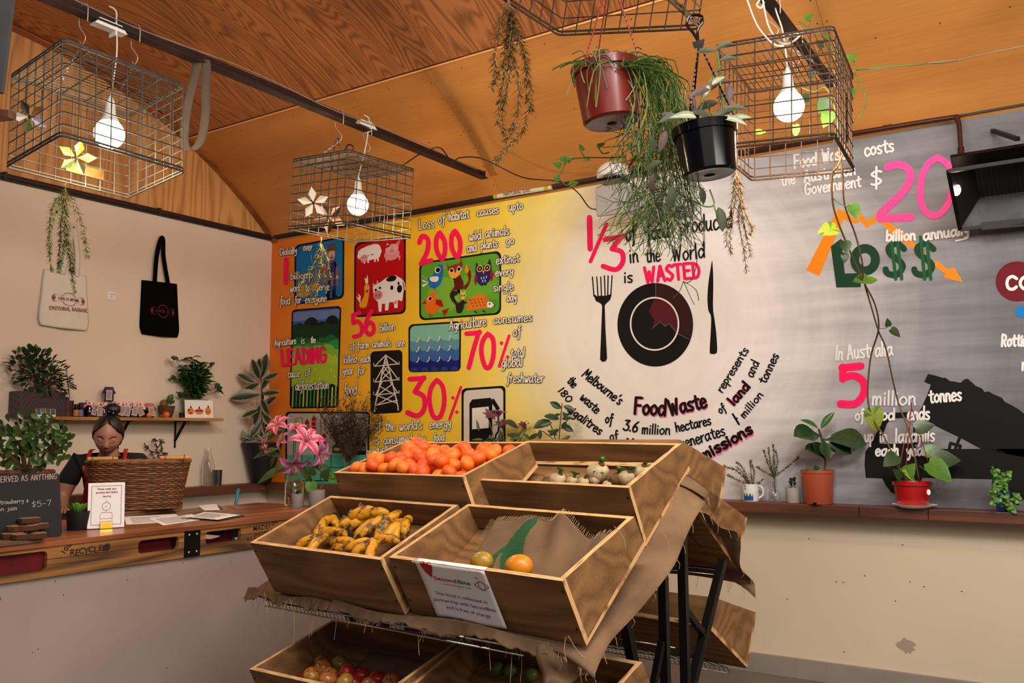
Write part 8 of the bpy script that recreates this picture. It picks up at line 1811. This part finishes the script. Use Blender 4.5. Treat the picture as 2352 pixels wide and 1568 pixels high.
me_br = leaf_me('leaf_me', leafmat('camellia_leaf', '#2c4a26', .35, .35), 1, .48, .5, .12, .1, 6)
for st in ([(1280, 1080), (1284, 1010), (1288, 960), (1291, 925)], [(1282, 1030), (1270, 990), (1262, 968)], [(1284, 1020), (1245, 990), (1240, 1010)]): stem(t, st, dM, .003, M_wood)
for px, py, an, L_ in ((1290, 938, 150, 32), (1293, 932, -20, 30), (1288, 950, 200, 22), (1292, 945, -60, 26), (1285, 962, 165, 38), (1290, 962, 10, 26), (1268, 970, 190, 30), (1264, 965, 200, 46), (1290, 975, -30, 32), (1290, 985, 60, 22), (1285, 985, 210, 28), (1280, 1000, 150, 26), (1284, 1010, -10, 30), (1275, 1012, 190, 26), (1240, 1008, 90, 22), (1290, 1015, 40, 26)): L2(t, me_br, px, py, an, L_, dM-rnd(0, .04), rnd(0, .5), rnd(-.4, .4))
# right part of the ledge
c = on_ledge(1725, .08); s_ = mpp(c)
t = thing('rosemary_mug', 'white mug with blue painted base holding rosemary', 'mug', c)
g = G(); g.lathe([(0, 0), (16.5*s_, 0), (17.5*s_, 2*s_), (17.5*s_, 39*s_), (16*s_, 39*s_), (15.5*s_, 4*s_), (0, 4*s_)], c, 32); build(g, 'mug', M_white, t, smooth='auto')
g = G(); g.tube([c+(RM @ Vector((1, 0, 0)))*(17+12*math.sin(a))*s_+Vector((0, 0, (21+14*math.cos(a))*s_)) for a in np.linspace(.0, PI, 14)], 2.6*s_, 8); build(g, 'handle', M_white, t, smooth=True)
th0 = math.atan2(-c.y, -c.x); g = G(); n = 22; vs = []
for i in range(n+1): a = th0-1.05+1.35*i/n; vs += [c+Vector((17.7*s_*math.cos(a), 17.7*s_*math.sin(a), 2*s_)), c+Vector((17.7*s_*math.cos(a), 17.7*s_*math.sin(a), (15+4*math.sin(i*.9))*s_))]
g.add(vs, [(2*i, 2*i+2, 2*i+3, 2*i+1) for i in range(n)]); build(g, 'blue_glaze', mat('cobalt_glaze', '#134a86', .3, var=.2), t, smooth=True)
g = G(); a = th0-.75
for dz_, w_ in ((33, .10), (30, .03), (27, .09)): g.add([c+Vector((17.8*s_*math.cos(a+x), 17.8*s_*math.sin(a+x), (dz_+z)*s_)) for x, z in ((-w_, 0), (w_, 0), (w_, 2.4), (-w_, 2.4))], [(0, 1, 2, 3)])
build(g, 'blue_mark', MATS['cobalt_glaze'], t)
dR_ = depth(c)
def pxs(sts, d): return [[P(q[0], q[1], d=d+(q[2] if len(q) > 2 else 0)) for q in st] for st in sts]
sprigs(t, pxs([[(1725, 1118), (1700, 1085), (1670, 1070, -.05)], [(1725, 1118), (1705, 1075), (1690, 1062)], [(1728, 1118), (1722, 1075), (1720, 1058)], [(1730, 1118), (1735, 1085), (1733, 1068)], [(1728, 1118), (1745, 1110), (1762, 1100)], [(1722, 1118), (1690, 1100), (1668, 1090)], [(1725, 1118), (1712, 1090), (1700, 1072)]], dR_), M_ros, .022, 300, seed=21)
c = on_ledge(1777, .085); s_ = mpp(c)
t = vase('rosemary_bottle', 'small clear bottle with tall rosemary sprigs beside the mug', c, [(0, 0), (15.5*s_, 0), (16.5*s_, 3*s_), (16*s_, 20*s_), (11*s_, 31*s_), (5*s_, 36*s_), (4.6*s_, 62*s_), (5.6*s_, 66*s_), (4.4*s_, 66*s_), (3.8*s_, 36*s_), (10*s_, 30*s_), (15*s_, 19*s_), (15*s_, 4*s_), (0, 4*s_)], 'bottle')
sprigs(t, pxs([[(1780, 1140), (1776, 1095), (1772, 1050), (1768, 1020)], [(1778, 1100), (1765, 1060), (1758, 1035)], [(1778, 1100), (1788, 1060), (1785, 1035)], [(1778, 1095), (1810, 1075), (1845, 1050)], [(1776, 1095), (1755, 1080), (1745, 1072)], [(1777, 1090), (1775, 1060), (1778, 1028)]], depth(c)), M_rosg, .022, 330, seed=22)
c = on_ledge(1822, .08); s_ = mpp(c); t = pot('concrete_pot_plant', 'small concrete pot with a dark leafy succulent and a wooden tag', c, 15*s_, 16*s_, 34*s_, mat('concrete_pot', '#a39c96', .8, bump=.2), cat='potted plant')
lm = leaf_me('leaf_me', leafmat('jade_dark', '#2c4a24', .3, .35), 1, .6, .6, .3, -.1, 4)
for i in range(22): put_leaf(t, lm, c+Vector((rnd(-.008, .008), rnd(-.008, .008), rnd(34, 48)*s_)), rdir(.9, .9), .036)
g = G(); g.bar(c+Vector((.004, -.012, 30*s_)), c+Vector((.008, -.014, 56*s_)), .006, .0015); build(g, 'plant_tag', M_paper, t)
c = on_ledge(1880, .09); s_ = mpp(c); dF = depth(c)
t = pot('fiddle_leaf_fig', 'fiddle leaf fig with big glossy leaves in a terracotta pot', c, 31*s_, 38*s_, 77*s_, mat('terracotta_plastic', '#a2482c', .45, coat=.2), rim=.004, riml=.016, cat='potted plant')
g = G(); g.box(c+(CAMPOS-c).normalized()*Vector((1, 1, 0)).length*0+Vector((-.0, -31*s_, .006)), (.018, .012, .012)); build(g, 'drain_notch', M_black, t)
stem(t, [(1892, 1085), (1896, 1060), (1892, 1045), (1888, 1010), (1880, 985)], dF, .006, M_wood)
me_fl = leaf_me('leaf_me', leafmat('fiddle_leaf', '#24401f', .35, .22), 1, .76, .66, .14, .22, 9, wave=.02); me_fl2 = leaf_me('leaf_me', leafmat('fiddle_leaf_bright', '#3a6428', .3, .25), 1, .34, .5, .3, .1, 6)
for px, py, an, L_, me, tz in ((1888, 1000, 168, 76, me_fl, .5), (1890, 1008, 5, 92, me_fl, .45), (1892, 1018, -10, 62, me_fl, .7), (1888, 1005, -80, 52, me_fl, 1.0), (1890, 1045, 150, 52, me_fl, .5), (1893, 1055, 120, 48, me_fl, .2), (1885, 985, 55, 50, me_fl2, .1), (1880, 985, 150, 50, me_fl2, .2)): L2(t, me, px, py, an, L_, dF, tz, up=RM @ Vector((0, .8, .6)))
for i in range(8): L2(t, me_fl2, 1872+rnd(-10, 10), 1082, rnd(10, 170), 18, dF-.03, .3)
c = on_ledge(2100, .10); s_ = mpp(c); dP = depth(c)
tt = thing('plant_saucer', 'white saucer under the red hanging pot on the ledge', 'saucer', c); g = G(); g.lathe([(0, 0), (32*s_, 0), (47*s_, 7*s_), (48*s_, 8*s_), (46*s_, 8*s_), (32*s_, 3*s_), (0, 3*s_)], c, 40); build(g, 'saucer', M_white, tt, smooth='auto')
c2 = c+Vector((-.006, 0, 3.4*s_)); t = thing('red_pot_plant', 'long vine climbing to the ceiling from a bright red pot on a saucer', 'potted plant', c2)
M_rdp = mat('bright_red_plastic', '#a80f16', .3, coat=.3); g = G(); g.lathe([(0, 0), (29*s_, 0), (33*s_, 8*s_), (38*s_, 30*s_), (39*s_, 47*s_), (43*s_, 48*s_), (43*s_, 56*s_), (41*s_, 56*s_), (36*s_, 46*s_), (28*s_, 6*s_), (0, 4*s_)], c2, 40); build(g, 'pot', M_rdp, t, smooth='auto'); g = G(); g.lathe([(0, 48*s_), (38*s_, 47*s_)], c2, 20); build(g, 'soil', M_soil, t)
g = G(); q = P(2133, 1130, d=dP-.115); M = face_matrix(q, (CAMPOS-q)*Vector((1, 1, 0)) if False else (CAMPOS-q)); g.add([M @ Vector((4*s_*math.cos(a), 6.5*s_*math.sin(a), 0)) for a in np.linspace(0, 2*PI, 16)[:-1]], [tuple(range(15))]); build(g, 'price_sticker', M_paper, t)
for a, b in (((2060, 1100), (2092, 940)), ((2078, 1105), (2093, 940)), ((2142, 1095), (2096, 940))): g = G(); g.tube([P(*a, d=dP-.05), P(*b, d=dP)], .0022, 6); build(g, 'hanger_strand', mat('red_strand', '#8a1420', .4), t)
g = G(); g.bar(P(2094, 945, d=dP), P(2093, 925, d=dP), .010, .004); build(g, 'hanger_hook', MATS['red_strand'], t)
M_vs = mat('vine_stem_brown', '#6a5436', .7); dc = 3.75
stem(t, [(1945, 300, dc), (1938, 345, dc), (1925, 380, dc), (1912, 400, dc+.05), (1912, 460, dc+.15), (1925, 510, dc+.25), (1958, 590, dc+.4), (1985, 650, dc+.5), (2010, 700, dc+.6), (2018, 755, dc+.7), (2000, 820, dc+.85), (1993, 910, dc+.95), (2005, 960, dc+1.0), (2035, 1010, dP), (2068, 1085, dP)], 4, .0045, M_vs)
stem(t, [(1925, 320, dc), (1935, 400, dc+.05), (1940, 470, dc+.15), (1965, 540, dc+.3), (1980, 600, dc+.4), (1983, 640, dc+.5), (2000, 700, dc+.6), (2018, 760, dc+.7), (2035, 800, dc+.8), (2050, 870, dc+.9), (2065, 930, dc+1.0), (2090, 1000, dP), (2112, 1105, dP)], 4, .0040, M_vs)
stem(t, [(2020, 755, dc+.7), (2035, 753, dc+.7), (2042, 748, dc+.7)], 4, .002); stem(t, [(1913, 455, dc+.15), (1925, 465, dc+.15), (1945, 475, dc+.15)], 4, .002); stem(t, [(2075, 955, dc+1.0), (2095, 975, dP), (2110, 980, dP)], 4, .002); stem(t, [(2112, 1070, dP), (2135, 1085, dP), (2150, 1075, dP)], 4, .003)
for px, py, an, L_, k, d_ in ((1923, 522, 195, 50, 1, dc+.25), (1955, 468, -70, 40, 0, dc+.2), (1940, 552, -90, 34, 2, dc+.3), (1940, 580, -90, 24, 2, dc+.3), (1995, 640, 185, 40, 0, dc+.5), (1990, 645, 10, 26, 0, dc+.5), (2040, 750, 100, 20, 2, dc+.7), (2045, 755, -40, 28, 2, dc+.7), (2000, 935, -75, 58, 1, dc+1), (2100, 985, 20, 44, 2, dP-.05), (2105, 978, -30, 28, 2, dP), (2060, 1045, -150, 44, 2, dP-.05), (2050, 1040, -110, 36, 2, dP), (2130, 1060, -40, 66, 0, dP-.1), (2140, 1055, 5, 60, 2, dP-.05), (2120, 1040, 25, 40, 0, dP), (2075, 1095, 60, 40, 0, dP-.06), (2070, 1100, 130, 34, 2, dP-.08), (2100, 1095, 150, 36, 1, dP-.06)): L2(t, hl[k], px, py, an, L_, d_, rnd(.1, .5))
c = on_ledge(2303, .09); s_ = mpp(c); t = pot('blue_pot_plant', 'leafy green succulent spilling from a small blue pot', c, 14*s_, 17*s_, 45*s_, mat('blue_plastic', '#1f4a9a', .35, coat=.3), cat='potted plant'); dB = depth(c)
lm = leaf_me('leaf_me', leafmat('bright_succulent', '#5a8a34', .3, .45), 1, .75, .6, .25, -.05, 3)
for st in ([(2298, 1130), (2292, 1105), (2285, 1085), (2283, 1078)], [(2306, 1130), (2308, 1105), (2312, 1085)], [(2300, 1130), (2290, 1120), (2280, 1125), (2282, 1150)], [(2308, 1130), (2320, 1150), (2338, 1140)], [(2300, 1130), (2310, 1160), (2322, 1172), (2330, 1150)], [(2304, 1130), (2300, 1110), (2302, 1095)]):
 stem(t, st, dB-.06, .0028, M_vs); cp_ = catmull(st, 5)
 for p in cp_[2:]:
  for k in range(3): L2(t, lm, p[0]+rnd(-3, 3), p[1]+rnd(-3, 3), rnd(0, 360), rnd(10, 15), dB-.06+rnd(-.02, .02), rnd(0, .6))
# jade plant on the counter, dark basket and orange capped bottle behind it
cj = P(62, 1165, Z=CTZ, ); cj = Vector((-4.28, 2.28, CTZ)); dJ = depth(cj); pj = RM.transposed() @ (cj-CAMPOS); xj = CX+FPX*pj.x/-pj.z
t = pot('jade_plant', 'spreading jade plant with thick trunks behind the chalkboard', cj, .085, .105, .17, mat('brown_pot', '#4a3024', .7), cat='potted plant')
def jp(x, y): return (x+(xj-62), y)
jt = [((62, 1100), (50, 1075), (20, 1045)), ((62, 1100), (70, 1060), (75, 1020)), ((64, 1100), (85, 1070), (110, 1035)), ((60, 1100), (55, 1060), (45, 1010)), ((66, 1100), (95, 1060), (135, 1015))]
for st in jt: stem(t, [(xj, 1120)]+list(st), dJ, .011, mat('jade_bark', '#5a4430', .85, var=.3))
me_j = leaf_me('leaf_me', leafmat('jade_leaf', '#3a5220', .3, .3), 1, .62, .62, .12, -.05, 4); rg = random.Random(4); nj = 0
while nj < 270:
 x, y = rg.uniform(-30, 165), rg.uniform(945, 1085); cx_, cy_ = 60, 1020
 if ((x-cx_)/100)**2+((y-cy_)/62)**2 > 1 or (y > 1050 and rg.random() < .4): continue
 if y < 965 and abs(x-60) > 60: continue
 L2(t, me_j, x, y, rg.uniform(20, 160) if rg.random() < .6 else rg.uniform(-120, 300), rg.uniform(17, 27), dJ+rg.uniform(-.12, .12), rg.uniform(-.1, .6), rg.uniform(-.5, .5)); nj += 1
c = Vector((-4.46, 2.20, CTZ+.001)); wicker('dark_basket', 'dark woven basket behind the jade plant at the left edge', Vector((-4.95, 2.55, CTZ)), axb, .42, .26, .235, .12, '#2c2430', '#6a3828', 16, 72, handles=False)
t = thing('back_table', 'low plain table behind the counter carrying the dark basket', 'table', (-5.05, 2.6, 0)); g = G(); g.box((-5.1, 2.55, CTZ-.02), (.62, .78, .036)); build(g, 'tabletop', M_top, t)
for x in (-5.36, -4.84):
 for y in (2.20, 2.9): g = G(); g.box((x, y, .455), (.05, .05, .91)); build(g, 'leg', M_pal, t)
c = P(100, 1085, d=5.3); c.z = CTZ; s_ = mpp(c); t = thing('capped_bottle', 'clear plastic bottle with an orange cap behind the jade plant', 'bottle', c); zt = (P(100, 1063, d=5.3).z-CTZ); g = G(); g.lathe([(0, 0), (.036, 0), (.036, zt*.7), (.012, zt*.93), (.012, zt*.95), (0, zt*.95)], c, 20); build(g, 'bottle', glass(), t, smooth='auto'); g = G(); g.lathe([(.016, zt*.93), (.016, zt), (0, zt)], c, 16); build(g, 'cap', mat('orange_cap', '#d0561a', .4), t)
c = P(360, 1100, X=WX+.08); c.z = LZ; s_ = mpp(c); t = vase('dark_branch_vase', 'slim glass with a small dark branch behind the basket', c, [(0, 0), (.03, 0), (.034, .13), (.032, .13), (.028, .004), (0, .004)]); dV = depth(c)
for st in ([(360, 1090), (352, 1050), (340, 1030), (333, 1022)], [(360, 1090), (365, 1050), (372, 1020), (370, 1012)], [(360, 1060), (362, 1040), (357, 1015), (352, 1009)], [(362, 1070), (375, 1045), (382, 1040)], [(358, 1075), (345, 1060), (332, 1050)]):
 stem(t, st, dV, .0028, M_wood); cp_ = catmull(st, 6)
 for p in cp_[5:]:
  for k in range(2): L2(t, me_sp if False else ld2, p[0], p[1], rnd(0, 360), rnd(5, 9), dV, .2)
# ------------------------------------------------------------------ the woman behind the counter
DP = 5.18; HC = P(250, 1003, d=DP); fw = (CAMPOS-HC); fw.z = 0; fw.normalize(); fw = Matrix.Rotation(-.10, 3, 'Z') @ fw; rt = Vector((0, 0, 1)).cross(fw).normalized()   # rt = her left, picture right
O_ = Vector((HC.x, HC.y, 0))-fw*.06
def W(x, y, z): return O_+rt*x+fw*y+Vector((0, 0, z))
person = thing('person', 'woman with tied-up dark hair, black T-shirt and red apron looking down behind the basket', 'person', O_)
M_skin = mat('skin', '#a4705a', .5, var=.06, vscale=12); M_hair = mat('black_hair', '#0c0808', .4, var=.3, vscale=60, bump=.6, bscale=160); M_tee = mat('black_tshirt', '#0a0a0b', .9, bump=.2); M_apr = mat('red_apron', '#9a0f1c', .85); M_tr = mat('dark_trousers', '#14161c', .9)
def skin(name, verts, edges, m, root=0, sub=2):
 me = bpy.data.meshes.new(name); me.from_pydata([tuple(W(*v[:3])) for v in verts], edges, []); o = link_mesh(name, me, m, person)
 md = o.modifiers.new('skin', 'SKIN'); md.use_smooth_shade = True
 for i, v in enumerate(verts): d = me.skin_vertices[0].data[i]; r = v[3]; d.radius = (r if isinstance(r, (tuple, list)) else (r, r)); d.use_root = (i == root)
 s = o.modifiers.new('sub', 'SUBSURF'); s.levels = sub; s.render_levels = sub; return o
zS = 1.235
body = [(0, .0, .90, (.14, .10)), (0, .0, 1.05, (.125, .09)), (0, -.01, 1.17, (.14, .09)), (0, .0, 1.27, (.055, .055)), (0, .035, 1.33, (.05, .052)),
  (.17, -.01, zS-.015, .058), (.235, .03, 1.02, .042), (.17, .20, .985, .030), (.13, .255, .985, (.026, .02)),
  (-.17, -.01, zS-.015, .058), (-.245, .03, 1.02, .042), (-.20, .20, .975, .030), (-.17, .26, .975, (.026, .02)),
  (.09, 0, .82, .085), (.10, .02, .46, .058), (.10, 0, .08, .04), (.10, .12, .04, .035), (-.09, 0, .82, .085), (-.10, .02, .46, .058), (-.10, 0, .08, .04), (-.10, .12, .04, .035)]
be = [(0, 1), (1, 2), (2, 3), (3, 4), (2, 5), (5, 6), (6, 7), (7, 8), (2, 9), (9, 10), (10, 11), (11, 12), (0, 13), (13, 14), (14, 15), (15, 16), (0, 17), (17, 18), (18, 19), (19, 20)]
skin('body', body, be, M_skin)
for s in (1, -1):       # fingers closed on the work before her
 hx_, hy_ = (.13, .255) if s > 0 else (-.17, .26)
 for k in range(4):
  x = hx_+s*(-.024+.016*k); l = (.030, .036, .033, .026)[k]; g = G(); g.tube([W(x, hy_, .988), W(x, hy_+.035, .992), W(x, hy_+.035+l, .982), W(x, hy_+.045+l, .965)], [.0085, .0085, .0075, .006], 6); build(g, 'finger', M_skin, person, smooth=True)
 g = G(); g.tube([W(hx_-s*.022, hy_-.01, .985), W(hx_-s*.048, hy_+.02, .98), W(hx_-s*.05, hy_+.05, .972)], [.011, .010, .007], 6); build(g, 'thumb', M_skin, person, smooth=True)
skin('tshirt', [(0, 0, .86, (.155, .115)), (0, .0, 1.05, (.15, .105)), (0, -.01, 1.17, (.16, .10)), (0, -.005, 1.245, (.075, .068)), (.165, -.01, zS-.01, .070), (.222, .015, 1.09, .062), (-.165, -.01, zS-.01, .070), (-.232, .015, 1.09, .062)], [(0, 1), (1, 2), (2, 3), (2, 4), (4, 5), (2, 6), (6, 7)], M_tee)
skin('trousers', [(0, 0, .88, (.155, .115)), (.09, 0, .78, .10), (.10, .02, .46, .072), (.10, 0, .10, .06), (-.09, 0, .78, .10), (-.10, .02, .46, .072), (-.10, 0, .10, .06)], [(0, 1), (1, 2), (2, 3), (0, 4), (4, 5), (5, 6)], M_tr)
g = G(); g.sheet(lambda u, v: W((u-.5)*(.21+.16*v), .155-.05*(2*u-1)**2*(.6+v), 1.13-.55*v), 14, 14, thick=.003); build(g, 'apron', M_apr, person, smooth=True)
for s in (1, -1):
 g = G(); g.sheet(lambda u, v: W(s*(.102-.012*u)+(v-.5)*.022, (.145-.0*u)*(1-u)+.0*u+.075*math.sin(PI*u)+(-.05)*u, 1.13+(.175)*math.sin(u*1.75)), 10, 2, thick=.003); build(g, 'apron_strap', M_apr, person, smooth=True)
# head, bowed
hc = W(0, .105, 1.385); HR = Matrix((rt, fw, Vector((0, 0, 1)))).transposed() @ Matrix.Rotation(-.42, 3, 'X') @ Matrix.Rotation(.06, 3, 'Y')
def face(p):
 x, y, z = p.x, p.y, p.z
 if z < -.02: k = 1-.34*min(1, (-.02-z)/.095)**1.6; x *= k; y = y*(1-.22*min(1, (-.02-z)/.095)) if y < 0 else y*(1-.08*min(1, (-.02-z)/.095))
 if y > 0: y = y*.93+.004*math.exp(-(z-.045)**2/.0006)
 nz_ = math.exp(-(x/.013)**2);
 if y > 0:
  y += .024*nz_*math.exp(-((z+.022)/.017)**2)+.010*nz_*math.exp(-((z-.005)/.022)**2)
  y -= .008*(math.exp(-((abs(x)-.031)/.016)**2)*math.exp(-((z-.008)/.014)**2)); y += .006*math.exp(-((abs(x)-.042)/.022)**2)*math.exp(-((z+.025)/.025)**2)
  y += .006*math.exp(-(x/.022)**2)*math.exp(-((z+.058)/.009)**2); y += .006*math.exp(-(x/.02)**2)*math.exp(-((z+.098)/.012)**2)
 return Vector((x, y, z))
g = G(); g.ball(hc, (.074, .094, .116), 48, 36, R=HR, fn=face); build(g, 'head', M_skin, person, smooth=True)
def H(x, z, k=0):
 yy = .094*math.sqrt(max(.01, 1-(x/.074)**2-(z/.116)**2)); p = face(Vector((x, yy, z))); p.y += k; return hc+HR @ p
for s in (1, -1):
 g = G(); g.tube([H(s*x, z, .001) for x, z in ((.013, .022), (.028, .031), (.046, .027), (.054, .020))], [.0014, .0022, .0018, .0008], 6); build(g, 'eyebrow', M_hair, person, smooth=True)
 g = G(); g.ball(hc+HR @ Vector((s*.031, .0650, .006)), (.016, .0120, .0115), 14, 10, R=HR); build(g, 'eyelid', M_skin, person, smooth=True)
 g = G(); g.tube([H(s*x, z, .0075) for x, z in ((.018, .002), (.031, -.005), (.045, .000))], .0013, 5); build(g, 'eyelashes', M_hair, person, smooth=True)
 g = G(); g.ball(hc+HR @ Vector((s*.074, -.005, -.005)), (.008, .018, .028), 10, 8, R=HR); build(g, 'ear', M_skin, person, smooth=True)
 g = G(); g.ball(hc+HR @ Vector((s*.009, .092, -.029)), (.0065, .008, .0055), 8, 6, R=HR); build(g, 'nostril_wing', M_skin, person, smooth=True)
g = G(); g.tube([H(x, z, .002) for x, z in ((-.022, -.062), (-.009, -.057), (0, -.059), (.009, -.057), (.022, -.062))], [.0015, .0035, .003, .0035, .0015], 6); g.tube([H(x, z, .002) for x, z in ((-.020, -.063), (0, -.068), (.020, -.063))], [.0015, .0042, .0015], 6); build(g, 'lips', mat('lips', '#7a3a34', .45), person, smooth=True)
# hair: a parted cap with the bun on top
def hairfn(p):
 x, y, z = p
 if y > 0:
  lim = .100-1.0*abs(x)
  if z < lim: y = min(y, .02+.0*abs(x));
 if z < -.03: x *= .96; y = min(y, -.01)
 if z < -.075: z = -.075
 z -= .006*math.exp(-(x/.006)**2)*(z > .05)
 return Vector((x*(1+.03*math.sin(z*90)*.2), y, z))
g = G(); g.ball(hc+HR @ Vector((0, -.010, .008)), (.086, .102, .122), 48, 32, R=HR, fn=hairfn); build(g, 'hair', M_hair, person, smooth=True)
g = G(); g.ball(hc+HR @ Vector((.012, -.045, .150)), (.042, .036, .032), 22, 14, R=HR, fn=lambda p: p*(1+.10*math.sin(9*math.atan2(p.y, p.x)+60*p.z)))
build(g, 'hair_bun', M_hair, person, smooth=True)
g = G()
for q in ((-.004, -.015, .147), (.02, -.012, .140)): g.ball(hc+HR @ Vector(q), .0035, 6, 5)
build(g, 'hair_pins', M_white, person, smooth=True)
